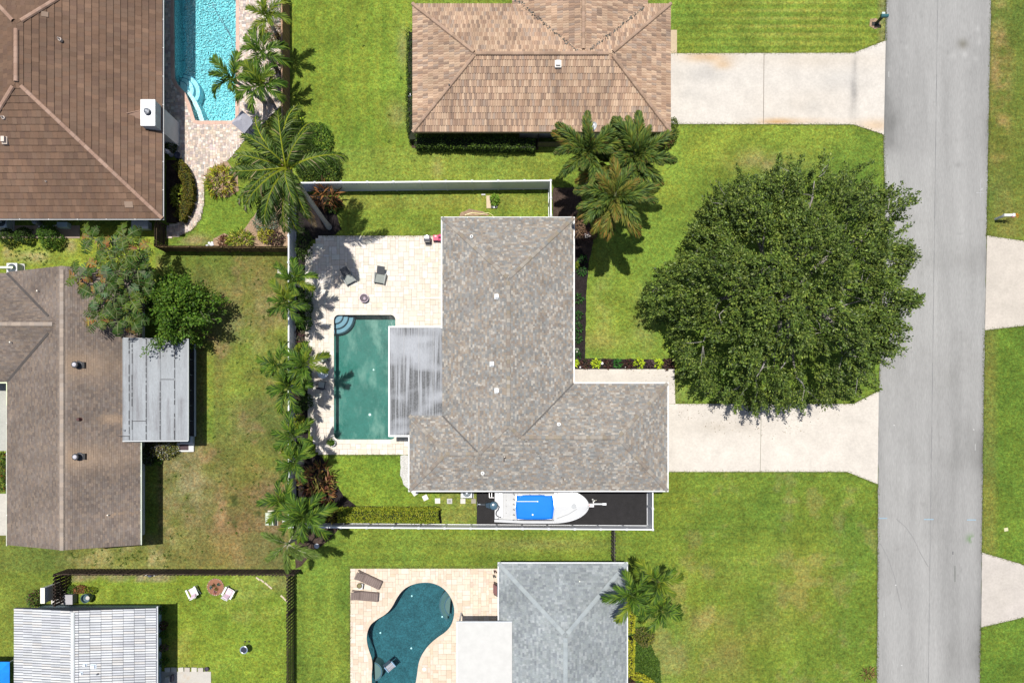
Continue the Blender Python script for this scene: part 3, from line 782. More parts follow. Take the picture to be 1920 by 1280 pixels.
def pool(name, P, label, depth, plaster, water, coping_cols, cat='swimming pool', coping_w=.32, band=(.05, .08, .09), deepfn=None):
    cx = sum(p[0] for p in P) / len(P); cy = sum(p[1] for p in P) / len(P)
    root = empty(name, (cx, cy, 0), label, cat)
    n = len(P); a = sum(P[i][0] * P[(i + 1) % n][1] - P[(i + 1) % n][0] * P[i][1] for i in range(n))
    if a < 0: P = P[::-1]
    # shell
    mb = MB()
    for i in range(n):
        p, q = P[i], P[(i + 1) % n]
        mb.poly([(p[0], p[1], -.20), (p[0], p[1], -depth), (q[0], q[1], -depth), (q[0], q[1], -.20)][::-1])
    mb.poly([(p[0], p[1], -depth) for p in P])
    mb.build('basin', plaster, root)
    mb = MB()
    for i in range(n):
        p, q = P[i], P[(i + 1) % n]
        mb.poly([(p[0], p[1], .03), (p[0], p[1], -.20), (q[0], q[1], -.20), (q[0], q[1], .03)][::-1], band)
    mb.build('waterline_tiles', M['stone'], root)
    # water body
    mb = MB(); I = offset_poly(P, -.004)
    mb.prism(I, -depth + .004, -.09)
    mb.build('water', water, root)
    # coping stones
    O = offset_poly(P, coping_w); IN = offset_poly(P, -.02)
    # walk round the ring cutting stones ~0.45 m long
    seg = []; 
    for i in range(n):
        p, q = Vector(IN[i]), Vector(IN[(i + 1) % n]); p2, q2 = Vector(O[i]), Vector(O[(i + 1) % n])
        L_ = (q - p).length; k = max(1, round(L_ / .45)) if L_ > .3 else 1
        for j in range(k):
            t0, t1 = j / k, (j + 1) / k
            seg.append((p.lerp(q, t0), p.lerp(q, t1), p2.lerp(q2, t0), p2.lerp(q2, t1)))
    # merge short segments
    R = random.Random(4); i = 0
    while i < len(seg):
        g = [seg[i]]; L_ = (seg[i][1] - seg[i][0]).length; i += 1
        while i < len(seg) and L_ + (seg[i][1] - seg[i][0]).length < .5: g.append(seg[i]); L_ += (seg[i][1] - seg[i][0]).length; i += 1
        inner = [g[0][0]] + [s[1] for s in g]; outer = [g[0][2]] + [s[3] for s in g]
        c = R.choice(coping_cols); mb = MB()
        pts = [tuple(p) for p in inner] + [tuple(p) for p in outer[::-1]]
        # shrink a touch for the joint
        ctr = Vector((sum(p[0] for p in pts) / len(pts), sum(p[1] for p in pts) / len(pts)))
        pts = [tuple(ctr + (Vector(p) - ctr) * .985) for p in pts]
        mb.prism(pts, .005, .066, c)
        mb.build('coping_stone', M['stone'], root)
    return root
plaster_teal = pmat('teal_plaster', base=(.045, .145, .125), rough=.8, var=.22, scale=.5, fine=.12, fscale=6, bump=.1, dirt_or_reflection=(.21, .28, .245), dscale=.8, dlo=.49, dhi=.72, dstretch=(1.3, .6, 1))  # paler swirls in the plaster colour imitate clouds mirrored by the water
plaster_blue = pmat('dark_blue_plaster', base=(.036, .105, .125), rough=.8, var=.22, scale=1.2, fine=.35, fscale=9, bump=.1)
plaster_cyan = pmat('cyan_plaster', base=(.50, .80, .82), rough=.8, var=.12, scale=1.2, fine=.12, fscale=8, bump=.1)
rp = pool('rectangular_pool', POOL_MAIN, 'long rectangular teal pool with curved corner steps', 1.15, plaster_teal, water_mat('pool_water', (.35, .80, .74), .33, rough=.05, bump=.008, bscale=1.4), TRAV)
sp = empty
# corner steps of the rectangular pool
c0 = W(627, 591)
for k, (r, z) in enumerate(((1.35, -.60), (.98, -.42), (.60, -.26))):
    mb = MB(); pts = [(c0.x, c0.y)]
    for j in range(13):
        t = -PI / 2 * j / 12; pts.append((c0.x + r * math.cos(t), c0.y + r * math.sin(t)))
    mb.prism(pts, -1.13, z, (.14, .24, .31)); s_ = mb.build('pool_step', M['stone'], rp)
    mb = MB()
    for j in range(12):
        t, t2 = -PI / 2 * j / 12, -PI / 2 * (j + 1) / 12
        q = [(c0.x + rr * math.cos(tt), c0.y + rr * math.sin(tt)) for tt, rr in ((t, r + .012), (t2, r + .012), (t2, r - .05), (t, r - .05))]
        mb.prism(q, z - .05, z + .006, (.03, .06, .08))
    mb.build('step_edge_tiles', M['stone'], s_)
for (u, v, r) in ((693.5, 777, .10), (700.5, 693, .06)):
    p = W(u, v, -1.14); mb = MB(); mb.lathe((p.x, p.y, -1.147), [(r, 0), (r, .03), (r * .5, .04)], 14, (.75, .8, .8)); mb.build('drain_cover', M['gloss'], rp)
kp = pool('kidney_pool', POOL_KID, 'kidney shaped dark blue green pool', 1.6, plaster_blue, water_mat('dark_pool_water', (.25, .72, .78), .28, rough=.05, bump=.01, bscale=2.5), [(.48, .39, .305), (.50, .415, .335), (.455, .36, .275), (.49, .40, .32)], coping_w=.26)
def crescent(root, ctr, r0, a0, a1, clip, z, col, dots):
    mb = MB(); pts = []
    C0 = W(*ctr)
    for j in range(17):
        t = math.radians(a0 + (a1 - a0) * j / 16); pts.append((C0.x + r0 * math.cos(t), C0.y + r0 * math.sin(t)))
    mb.prism(pts, -1.55, z, col); s_ = mb.build('pool_step', M['stone'], root)
    mb = MB(); R = random.Random(5)
    for j in range(1, 40):
        t = math.radians(a0 + (a1 - a0) * j / 40)
        for rr in (r0 - .06,):
            mb.obox((C0.x + rr * math.cos(t), C0.y + rr * math.sin(t)), .05, .05, z - .02, z + .006, t, (.02, .08, .16))
    mb.build('mosaic_tiles', M['stone'], s_, kind='stuff')
crescent(kp, (858, 1138), 1.45, 115, 235, None, -.55, (.06, .115, .115), 1)
crescent(kp, (855, 1138), .95, 115, 235, None, -.35, (.085, .14, .135), 1)
crescent(kp, (697, 1262), .75, -75, 78, None, -.35, (.10, .155, .15), 1)
for (u, v) in ((772, 1117), (713, 1186), (771, 1215), (829, 1156)):
    p = W(u, v, -1.55); mb = MB(); mb.lathe((p.x, p.y, -1.597), [(.07, 0), (.07, .03), (.03, .04)], 10, (.6, .7, .7)); mb.build('drain_cover', M['gloss'], kp)
cp = pool('lap_pool', POOL_CYAN, 'bright cyan rippled pool beside the brown tiled house', 1.5, plaster_cyan, water_mat('cyan_pool_water', (.30, .84, .92), .36, rough=.16, bump=.18, bscale=6.5), [(.46, .30, .24), (.43, .29, .23), (.49, .33, .27)], coping_w=.26)
# curved bench and steps of the cyan pool
mb = MB(); mb.prism(XY([(331, 157), (345, 168), (356, 185), (365, 205), (372, 226), (376, 227), (381, 227), (373, 203), (363, 182), (352, 168), (339, 156)]), -1.48, -.32, (.5, .72, .74)); mb.build('pool_bench', M['stone'], cp)
for (r, z) in ((1.35, -.8), (.98, -.55), (.6, -.3)):
    c0 = W(334, 163); pts = [(c0.x, c0.y)] + [(c0.x + r * math.cos(math.radians(a)), c0.y + r * math.sin(math.radians(a))) for a in range(-38, 96, 9)]
    mb = MB(); mb.prism(pts, -1.48, z, (.42, .68, .72)); s_ = mb.build('pool_step', M['stone'], cp)
    mb = MB(); A = [math.radians(a) for a in range(-38, 96, 9)]
    for t, t2 in zip(A[:-1], A[1:]):
        q = [(c0.x + rr * math.cos(tt), c0.y + rr * math.sin(tt)) for tt, rr in ((t, r + .01), (t2, r + .01), (t2, r - .04), (t, r - .04))]
        mb.prism(q, z - .04, z + .006, (.05, .22, .34))
    mb.build('step_edge_tiles', M['stone'], s_)
# vacuum hose lying in the cyan pool
mb = MB(); pts = [W(398, 5, -.08), W(404, 20, -.08), W(414, 38, -.08), W(424, 54, -.08), W(433, 70, -.08), W(437, 92, -.08)]
mb.tube(pts, .022, 6, (.10, .16, .2)); mb.build('pool_hose', M['gloss'], None, 'thin dark vacuum hose floating in the cyan pool', 'pool hose', org=tuple(pts[0]))

# ragged turf leaning over the edges of the paving
def turf_edges():
    R = np.random.RandomState(12); P = []; AX = []
    for L_ in ([(1254, 101), (1600, 100), (1660, 77)], [(1656, 253), (1600, 234), (1254, 233)], [(1248, 884), (1588, 884), (1645, 907)], [(1270, 757), (1600, 757), (1647, 733)], [(1266, 694), (1267, 756)],
               [(1850, 442), (1925, 453)], [(1846, 619), (1925, 610)], [(1840, 1035), (1925, 1060)], [(1839, 1175), (1925, 1155)], [(1661, 0), (1660, 77)], [(1656, 253), (1659, 400), (1647, 733)], [(1645, 907), (1644, 1290)],
               [(1858, 0), (1850, 442)], [(1846, 619), (1840.5, 1035)], [(1839, 1175), (1837, 1290)], [(657, 1062), (935, 1062)], [(656, 1062), (656, 1290)], [(600, 853), (752, 853)], [(605, 443.5), (828, 443.5)], [(384, 345), (383, 380), (377, 410), (360, 432), (335, 444)]):
        for (a, b) in zip(L_[:-1], L_[1:]):
            A, B = W(*a), W(*b); d = B - A; n = int(d.length * 75); t = R.uniform(0, 1, n); k = np.clip(fbm(A.x + d.x * t, A.y + d.y * t, .8, 6) + .55, .05, 1)
            q = np.stack([A.x + d.x * t, A.y + d.y * t, np.full(n, .03)], 1); q[:, :2] += R.normal(size=(n, 2)) * (.035 + .05 * k)[:, None]; q[:, 2] += R.uniform(0, .04, n)
            P.append(q)
    P = np.concatenate(P); n = len(P); D = R.normal(size=(n, 3)); D[:, 2] = .35; D /= np.linalg.norm(D, axis=1)[:, None]; S = np.cross(D, [0, 0, 1.0]); S /= np.linalg.norm(S, axis=1)[:, None]; l = R.uniform(.04, .09, n)[:, None]; w = .012
    V = np.stack([P - S * w, P + S * w, P + S * w * .3 + D * l, P - S * w * .3 + D * l], 1).reshape(-1, 3)
    pal = np.array([(.10, .15, .02), (.08, .12, .018), (.14, .15, .035), (.06, .10, .014), (.16, .13, .06)]); C = np.repeat(pal[R.randint(0, 5, n)] * R.uniform(.8, 1.2, n)[:, None], 4, axis=0)
    o = bpy.data.objects.new('turf_edge', mesh_np('turf_edge', V, np.arange(len(V)).reshape(-1, 4), C, M['leaf'])); reg(o, None, (0, 0, 0)); tag(o, 'ragged grass blades along the edges of the paving', kind='stuff')
turf_edges()
# ------------------------------------------------------------------ roofs
class Hip:
    def __init__(s, x0, x1, y0, y1, z, p): s.x0, s.x1, s.y0, s.y1, s.z, s.p = x0, x1, y0, y1, z, p; s.hh = min(x1 - x0, y1 - y0) / 2; s.zr = z + p * s.hh
    def h(s, x, y):
        d = min(x - s.x0, s.x1 - x, y - s.y0, s.y1 - y)
        return s.z + s.p * d if d > -1e-6 else -1e9
    def faces(s):
        w, d, hh = s.x1 - s.x0, s.y1 - s.y0, s.hh
        k = math.sqrt(1 + s.p ** 2); r = hh * k; F = []
        def face(O, U, In, L_):
            V = Vector((In[0], In[1], s.p)) / k; U = Vector((*U, 0)); N = U.cross(V)
            poly = [(0, 0), (L_, 0), (L_ - hh, r), (hh, r)] if L_ > 2 * hh + 1e-6 else [(0, 0), (L_, 0), (hh, r)]
            return (Vector(O), U, V, N, poly)
        F.append(face((s.x0, s.y0, s.z), (1, 0), (0, 1), w)); F.append(face((s.x1, s.y1, s.z), (-1, 0), (0, -1), w))
        F.append(face((s.x1, s.y0, s.z), (0, 1), (-1, 0), d)); F.append(face((s.x0, s.y1, s.z), (0, -1), (1, 0), d))
        return F
    def lines(s):
        hh, zr = s.hh, s.zr
        if s.x1 - s.x0 >= s.y1 - s.y0: a, b = (s.x0 + hh, s.y0 + hh, zr), (s.x1 - hh, s.y0 + hh, zr); E = [(s.x0, s.y0, a), (s.x0, s.y1, a), (s.x1, s.y0, b), (s.x1, s.y1, b)]
        else: a, b = (s.x0 + hh, s.y0 + hh, zr), (s.x0 + hh, s.y1 - hh, zr); E = [(s.x0, s.y0, a), (s.x1, s.y0, a), (s.x0, s.y1, b), (s.x1, s.y1, b)]
        L_ = [(Vector((x, y, s.z)), Vector(q)) for x, y, q in E]
        if (Vector(a) - Vector(b)).length > .3: L_.append((Vector(a), Vector(b)))
        return L_
    def deck(s, mb, col, t=.16):
        hh, zr, z = s.hh, s.zr - .02, s.z - .02
        b = [(s.x0, s.y0), (s.x1, s.y0), (s.x1, s.y1), (s.x0, s.y1)]
        if s.x1 - s.x0 >= s.y1 - s.y0: r0, r1 = (s.x0 + hh, s.y0 + hh, zr), (s.x1 - hh, s.y0 + hh, zr); f = [(b[0], b[1], r1, r0), (b[1], b[2], r1), (b[2], b[3], r0, r1), (b[3], b[0], r0)]
        else: r0, r1 = (s.x0 + hh, s.y0 + hh, zr), (s.x0 + hh, s.y1 - hh, zr); f = [(b[0], b[1], r0), (b[1], b[2], r1, r0), (b[2], b[3], r1), (b[3], b[0], r0, r1)]
        for q in f: mb.poly([(p[0], p[1], z if len(p) == 2 else p[2]) for p in q], col)
        for i in range(4):
            p, q = b[i], b[(i + 1) % 4]; mb.poly([(p[0], p[1], z - t), (q[0], q[1], z - t), (q[0], q[1], z), (p[0], p[1], z)], col)
        mb.poly([(p[0], p[1], z - t) for p in b[::-1]], col)
class Gable:
    """ridge runs along y at x = xr"""
    def __init__(s, x0, x1, y0, y1, z, xr, zr): s.x0, s.x1, s.y0, s.y1, s.z, s.xr, s.zr = x0, x1, y0, y1, z, xr, zr
    def h(s, x, y):
        if not (s.x0 - 1e-6 <= x <= s.x1 + 1e-6 and s.y0 - 1e-6 <= y <= s.y1 + 1e-6): return -1e9
        return s.z + (s.zr - s.z) * ((x - s.x0) / (s.xr - s.x0) if x < s.xr else (s.x1 - x) / (s.x1 - s.xr))
    def faces(s):
        L_ = s.y1 - s.y0; F = []
        V = Vector((s.xr - s.x1, 0, s.zr - s.z)); r = V.length; V.normalize(); U = Vector((0, 1, 0)); F.append((Vector((s.x1, s.y0, s.z)), U, V, U.cross(V), [(0, 0), (L_, 0), (L_, r), (0, r)]))
        V = Vector((s.xr - s.x0, 0, s.zr - s.z)); r = V.length; V.normalize(); U = Vector((0, -1, 0)); F.append((Vector((s.x0, s.y1, s.z)), U, V, U.cross(V), [(0, 0), (L_, 0), (L_, r), (0, r)]))
        return F
    def lines(s): return [(Vector((s.xr, s.y0, s.zr)), Vector((s.xr, s.y1, s.zr)))]
    def deck(s, mb, col, t=.16):
        for y, fl in ((s.y0, 0), (s.y1, 1)):
            q = [(s.x0, y, s.z - .02 - t), (s.x1, y, s.z - .02 - t), (s.x1, y, s.z - .02), (s.xr, y, s.zr - .02), (s.x0, y, s.z - .02)]
            mb.poly(q[::-1] if fl else q, col)
        mb.poly([(s.x1, s.y0, s.z - .02), (s.x1, s.y1, s.z - .02), (s.xr, s.y1, s.zr - .02), (s.xr, s.y0, s.zr - .02)], col)
        mb.poly([(s.x0, s.y1, s.z - .02), (s.x0, s.y0, s.z - .02), (s.xr, s.y0, s.zr - .02), (s.xr, s.y1, s.zr - .02)], col)
        for x in (s.x0, s.x1): mb.poly([(x, s.y0, s.z - .02 - t), (x, s.y0, s.z - .02), (x, s.y1, s.z - .02), (x, s.y1, s.z - .02 - t)], col)
        mb.poly([(s.x0, s.y0, s.z - .02 - t), (s.x0, s.y1, s.z - .02 - t), (s.x1, s.y1, s.z - .02 - t), (s.x1, s.y0, s.z - .02 - t)], col)

def tile_face(mb, face, others, R, prior=(), exp=.14, wid=(.12, .3), th=.014, pal=((.1, .1, .1),), prof='flat', gap=.004, stag='rand', hb=.03, xlim=None, colfn=None):
    O, U, V, N, poly = face
    vmax = max(p[1] for p in poly); umin = min(p[0] for p in poly); umax = max(p[0] for p in poly)
    convex = poly
    def inside(u, v):
        n = len(convex)
        for i in range(n):
            a, b = convex[i], convex[(i + 1) % n]
            if (b[0] - a[0]) * (v - a[1]) - (b[1] - a[1]) * (u - a[0]) < -1e-9: return False
        return True
    # frame limits: only tiles the photograph could show or just beyond
    r = 0; v0 = 0.0
    while v0 < vmax - 1e-4:
        v1 = min(v0 + exp, vmax)
        u = umin - (R.uniform(0, wid[1]) if stag == 'rand' else (wid[1] / 2 if (stag == 'half' and r % 2) else 0))
        while u < umax:
            w = R.uniform(*wid) if wid[0] != wid[1] else wid[0]
            a, b = u + gap / 2, u + w - gap / 2; u += w
            mid = O + U * ((a + b) / 2) + V * ((v0 + v1) / 2)
            if mid.x < -39.5 or mid.x > 42 or mid.y > 33 or mid.y < -21.5: continue
            if others:
                if max(o.h(mid.x, mid.y) for o in others) > mid.z + .05: continue
                if prior and max(o.h(mid.x, mid.y) for o in prior) > mid.z - .015: continue
            if b <= umin or a >= umax: continue
            col = pal[R.randrange(len(pal))]; s = R.uniform(.9, 1.1); col = tuple(q * s for q in col)
            if colfn: col = colfn(mid, col)
            lift = th * (R.choice((1, 1, 1.7)) if prof == 'shingle' else R.uniform(.85, 1.2))
            def off(v): return lift * (1 - (v - v0) / exp * .95) + .004
            if prof == 'barrel':
                k = 4; strips = [(a + (b - a) * i / k, a + (b - a) * (i + 1) / k, hb * math.sin(PI * i / k), hb * math.sin(PI * (i + 1) / k)) for i in range(k)]
            else: strips = [(a, b, 0, 0)]
            for (sa, sb, ha, hbb) in strips:
                full = inside(sa, v0) and inside(sb, v0) and inside(sa, v1) and inside(sb, v1)
                if full: q = [(sa, v0), (sb, v0), (sb, v1), (sa, v1)]
                else:
                    q = clip_rect(convex, sa, sb, v0, v1)
                    if len(q) < 3: continue
                def P3(u_, v_, extra=True):
                    hh = ha + (hbb - ha) * ((u_ - sa) / (sb - sa) if sb > sa else 0)
                    return tuple(O + U * u_ + V * v_ + N * ((off(v_) + hh) if extra else .0))
                mb.poly([P3(*p) for p in q], col)
                low = [p for p in q if abs(p[1] - v0) < 1e-5]
                if len(low) >= 2:
                    p, p2 = min(low), max(low)
                    mb.poly([P3(*p, False), P3(*p2, False), P3(*p2), P3(*p)], tuple(c * .9 for c in col))
        v0 += exp; r += 1

def cap_mesh(name, L_, rad, th, col, mat, n=4):
    """half-round or folded ridge piece, long axis x, sits astride the ridge"""
    mb = MB()
    for i in range(n):
        a, b = PI * i / n, PI * (i + 1) / n
        z0, z1 = (.012, .0)
        mb.poly([(-L_ / 2, rad * math.cos(a), th * math.sin(a) + z0), (L_ / 2, rad * math.cos(a), th * math.sin(a) + z1), (L_ / 2, rad * math.cos(b), th * math.sin(b) + z1), (-L_ / 2, rad * math.cos(b), th * math.sin(b) + z0)][::-1] if False else
                [(-L_ / 2, rad * math.cos(a), th * math.sin(a) + z0), (-L_ / 2, rad * math.cos(b), th * math.sin(b) + z0), (L_ / 2, rad * math.cos(b), th * math.sin(b) + z1), (L_ / 2, rad * math.cos(a), th * math.sin(a) + z1)][::-1], col)
    mb.poly([(-L_ / 2, rad * math.cos(PI * i / n), th * math.sin(PI * i / n) + .012) for i in range(n + 1)] + [(-L_ / 2, -rad, -.03), (-L_ / 2, rad, -.03)], tuple(c * .8 for c in col))
    return mb.mesh(name, mat)
def ridge_caps(name, root, lines, blocks, pal, mat, L_=.3, rad=.13, th=.05, lift=.02, R=None, overlap=.9):
    R = R or random.Random(3)
    meshes = [cap_mesh(name, L_, rad, th, c, mat) for c in pal]; k = 0
    for (A, B) in lines:
        d = B - A; n = int(d.length / (L_ * overlap)); d.normalize()
        side = d.cross(Vector((0, 0, 1))).normalized(); up = side.cross(d).normalized()
        M3 = Matrix((d, up.cross(d), up)).transposed()
        for i in range(n):
            p = A + d * (L_ * overlap) * (i + .5)
            if p.x < -39.5 or p.x > 42 or p.y > 32.5 or p.y < -20.9: continue
            if sum(1 for b in blocks if b.h(p.x, p.y) > p.z - .03): continue
            o = inst(name, meshes[R.randrange(len(meshes))], root, p + up * lift - WP[root.name], M3.to_euler()); k += 1
    return k
def walls(root, rects, z, col, mat=None, inset=.0):
    mb = MB()
    for (x0, x1, y0, y1) in rects: mb.box(x0, x1, y0, y1, -.05, z, col)
    return mb.build('wall', mat or M['wall'], root)
def window(root, x, y, z0, z1, w, face, name='window'):
    """face: 'e','w','n','s' — outside direction"""
    t = .03; mb = MB(); pb = MB()
    if face in 'ew':
        s = 1 if face == 'e' else -1
        for (a, b, c, d) in ((-w / 2, -w / 2 + .06, z0, z1), (w / 2 - .06, w / 2, z0, z1), (-w / 2 + .06, w / 2 - .06, z0, z0 + .06), (-w / 2 + .06, w / 2 - .06, z1 - .06, z1)): mb.box(min(x, x + s * t), max(x, x + s * t), y + a, y + b, c, d, (.7, .7, .7))
        mb.box(min(x, x + s * .08), max(x, x + s * .08), y - w / 2 - .05, y + w / 2 + .05, z0 - .06, z0 - .002, (.6, .6, .58))
        pb.box(min(x, x + s * .012), max(x, x + s * .012), y - w / 2 + .06, y + w / 2 - .06, z0 + .06, z1 - .06)
    else:
        s = 1 if face == 'n' else -1
        for (a, b, c, d) in ((-w / 2, -w / 2 + .06, z0, z1), (w / 2 - .06, w / 2, z0, z1), (-w / 2 + .06, w / 2 - .06, z0, z0 + .06), (-w / 2 + .06, w / 2 - .06, z1 - .06, z1)): mb.box(x + a, x + b, min(y, y + s * t), max(y, y + s * t), c, d, (.7, .7, .7))
        mb.box(x - w / 2 - .05, x + w / 2 + .05, min(y, y + s * .08), max(y, y + s * .08), z0 - .06, z0 - .002, (.6, .6, .58))
        pb.box(x - w / 2 + .06, x + w / 2 - .06, min(y, y + s * .012), max(y, y + s * .012), z0 + .06, z1 - .06)
    o = mb.build(name, M['paint'], root); pb.build('pane', M['glass'], o); return o
def gutters(root, segs, z, w=.10, h=.11, col=(.62, .62, .61), name='gutter', mat=None):
    """each seg ((x0,y0),(x1,y1)) on the eave line; the gutter sits just outside. segs run counter-clockwise so outside is to the right"""
    for (a, b) in segs:
        a, b = Vector(a), Vector(b); d = (b - a).normalized(); n = Vector((d.y, -d.x))
        a = a - d * 0; b = b + d * w
        mb = MB()
        # trough: outer lip, bottom, inner lip
        def bar(n0, n1, z0, z1):
            q = []
            for zz in (z0, z1):
                for (p, nn) in ((a, n0), (a, n1), (b, n1), (b, n0)): q.append((p.x + n.x * nn, p.y + n.y * nn, zz))
            q = [q[0], q[1], q[2], q[3], q[4], q[5], q[6], q[7]]
            mb.hexa(q, col)
        bar(.002, .016, z - h, z - .004); bar(.016, w - .016, z - h, z - h + .02); bar(w - .022, w, z - h, z)
        # lip returns and hangers
        bar(w - .045, w - .022, z - .014, z - .002)
        L_ = (b - a).length; k = int(L_ / 1.9)
        mb.build(name, mat or M['paint'], root)
        hb = MB()
        for i in range(1, k):
            p = a + d * (L_ * i / k)
            q = []
            for zz in (z - .012, z + .006):
                for (s_, nn) in ((-.02, .0), (-.02, w), (.02, w), (.02, .0)): q.append((p.x + d.x * s_ + n.x * nn, p.y + d.y * s_ + n.y * nn, zz))
            hb.hexa(q, (.66, .66, .66))
        if hb.v: hb.build('gutter_hangers', mat or M['paint'], root, kind='stuff')
def pipe_vent(root, u, v, zf, r=.05, h=.3, col=(.6, .6, .6), name='vent_pipe', lean=None, cap=False):
    p = W(u, v, zf); z0 = zf - .25
    mb = MB(); mb.lathe((p.x, p.y, z0), [(r * 2.2, 0), (r * 2.2, .22), (r, .26), (r, .26 + h), (r * .75, .26 + h), (r * .75, .27)], 12, col)
    if cap: mb.lathe((p.x, p.y, z0 + .30 + h), [(r * 1.6, 0), (r * 1.5, .05), (r * .4, .1)], 12, col)
    o = mb.build(name, M['paint'], root)
    mb = MB(); mb.lathe((p.x, p.y, z0 + .28), [(r * .7, 0), (r * .7, .006)], 10, (.01, .01, .01)); mb.build('opening', M['matte'], o)
    return o
def box_vent(root, u, v, zf, sx, sy, h, col, name='roof_vent'):
    p = W(u, v, zf + h); mb = MB()
    mb.box(p.x - sx * .7, p.x + sx * .7, p.y - sy * .7, p.y + sy * .7, zf - .15, zf + .03, tuple(c * .8 for c in col))
    mb.hexa([(p.x - sx / 2, p.y - sy / 2, zf + .03), (p.x + sx / 2, p.y - sy / 2, zf + .03), (p.x + sx / 2, p.y + sy / 2, zf + .03), (p.x - sx / 2, p.y + sy / 2, zf + .03),
             (p.x - sx * .45, p.y - sy * .45, zf + h), (p.x + sx * .45, p.y - sy * .45, zf + h), (p.x + sx * .45, p.y + sy * .45, zf + h), (p.x - sx * .45, p.y + sy * .45, zf + h)], col)
    mb.build(name, M['paint'], root)
def hip_px(u0, u1, v0, v1, z, p):
    a, b = W(u0, v1, z), W(u1, v0, z); return Hip(a.x, b.x, a.y, b.y, z, p)
def roof_part(root, blocks, deckcol, mat):
    mb = MB()
    for b in blocks: b.deck(mb, deckcol)
    return mb.build('roof', mat, root)

# ================= the grey shingled house (centre)
EV = 2.7
RA = random.Random(21)
HA = empty('house', (5.0, 2.0, 0), 'hip roofed house with blended grey and tan shingles beside the rectangular pool', 'house')
A1 = hip_px(829.5, 1075, 409, 919, EV, .40)
A2 = hip_px(768, 1251, 719, 919, EV, .40)
A3 = hip_px(768, 1075, 779, 919, EV, .40)
A2 = Hip(A1.x0 + 1.2, A2.x1, A2.y0, A2.y1, EV, .40)
blocksA = [A1, A2, A3]
roofA = roof_part(HA, blocksA, (.10, .09, .08), M['shingle'])
PALA = [(0.2087, 0.1783, 0.1485), (0.1924, 0.1783, 0.1634), (0.1638, 0.1643, 0.16), (0.2292, 0.2055, 0.1757), (0.1801, 0.1519, 0.1286), (0.2577, 0.2345, 0.2048), (0.1556, 0.1477, 0.1385), (0.2005, 0.1998, 0.1923), (0.2169, 0.1808, 0.1451), (0.2904, 0.2691, 0.2395), (0.1924, 0.1783, 0.165), (0.1801, 0.1783, 0.1716)]
mb = MB()
for b in blocksA:
    for f in b.faces(): tile_face(mb, f, [o for o in blocksA if o is not b], RA, blocksA[:blocksA.index(b)], exp=.14, wid=(.10, .27), th=.012, pal=PALA, prof='shingle')
mb.build('shingles', M['shingle'], roofA, kind='stuff')
nA = 0
for b in blocksA: nA += ridge_caps('ridge_cap', roofA, b.lines(), [o for o in blocksA if o is not b], PALA[:6] + [(.20, .17, .13)], M['shingle'], L_=.30, rad=.13, th=.035, lift=.02, overlap=.95)
walls(HA, [(A1.x0 + .45, A1.x1 - .45, A1.y0 + .45, A1.y1 - .45), (A2.x0 + .45, A2.x1 - .45, A2.y0 + .452, A2.y1 - .45), (A3.x0 + .45, A3.x0 + 3, A3.y0 + .454, A3.y1 - .45)], EV - .17, (.62, .62, .60))
gutters(HA, [((A3.x0, A3.y0), (A2.x1, A3.y0)), ((A2.x1, A2.y0), (A2.x1, A2.y1)), ((A2.x1, A2.y1), (A1.x1 + .1, A2.y1)), ((A1.x1, A2.y1), (A1.x1, A1.y1)), ((A1.x1, A1.y1), (A1.x0, A1.y1)), ((A1.x0, A1.y1), (A1.x0, W(0, 613, EV).y)), ((A3.x0, W(0, 815, EV).y), (A3.x0, A3.y0))], EV)
for (x, y, w, f) in ((A2.x1 - .45, (A2.y0 + A2.y1) / 2, 4.9, 'e'),):
    g = MB(); g.box(x, x + .05, y - 2.45, y + 2.45, 0, 2.2, (.66, .66, .64))
    for k in range(1, 4): g.box(x + .05, x + .06, y - 2.45, y + 2.45, k * .55 - .012, k * .55 + .012, (.3, .3, .3))
    g.build('garage_door', M['paint'], HA)
for (x, y, w, f) in ((A1.x1 - .45, 8.5, 1.8, 'e'), (A1.x1 - .45, 5.2, 1.5, 'e'), (A1.x0 + .45, 11.5, 1.5, 'w'), (4.0, A1.y1 - .45, 1.2, 'n'), (-1.0, A3.y0 + .452, 1.1, 's'), (8.0, A2.y0 + .452, 1.2, 's')): window(HA, x, y, .9, 2.1, w, f)
mb = MB(); mb.box(A1.x0 + .41, A1.x0 + .448, 8.2, 10.2, .05, 2.15, (.05, .06, .07)); mb.build('sliding_door', M['gloss'], HA)
for (u, v, s_) in ((932, 555, .26), (923, 682, .26), (932, 732, .26)):
    x, y = W(u, v, 4.4).xy; box_vent(HA, u, v, max(b.h(x, y) for b in blocksA) + .02, s_, s_, .22, (.62, .64, .66))
for (u, v, r) in ((884, 443, .055), (1048, 795, .06), (905, 887, .06), (1039, 876, .02)):
    x, y = W(u, v, 3.6).xy; pipe_vent(HA, u, v, max(b.h(x, y) for b in blocksA) + .2, r, .12, (.7, .7, .68))
# tall leaning flue near the valley
x, y = W(946, 856, 4.3).xy; zf = max(b.h(x, y) for b in blocksA)
mb = MB(); mb.tube([(x, y, zf - .1), (x, y, zf + .7)], .045, 8, (.45, .38, .32)); mb.tube([(x - .02, y - .35, zf - .12), (x, y - .02, zf - .02)], .06, 6, (.09, .08, .075)); mb.build('flue_pipe', M['paint'], HA)
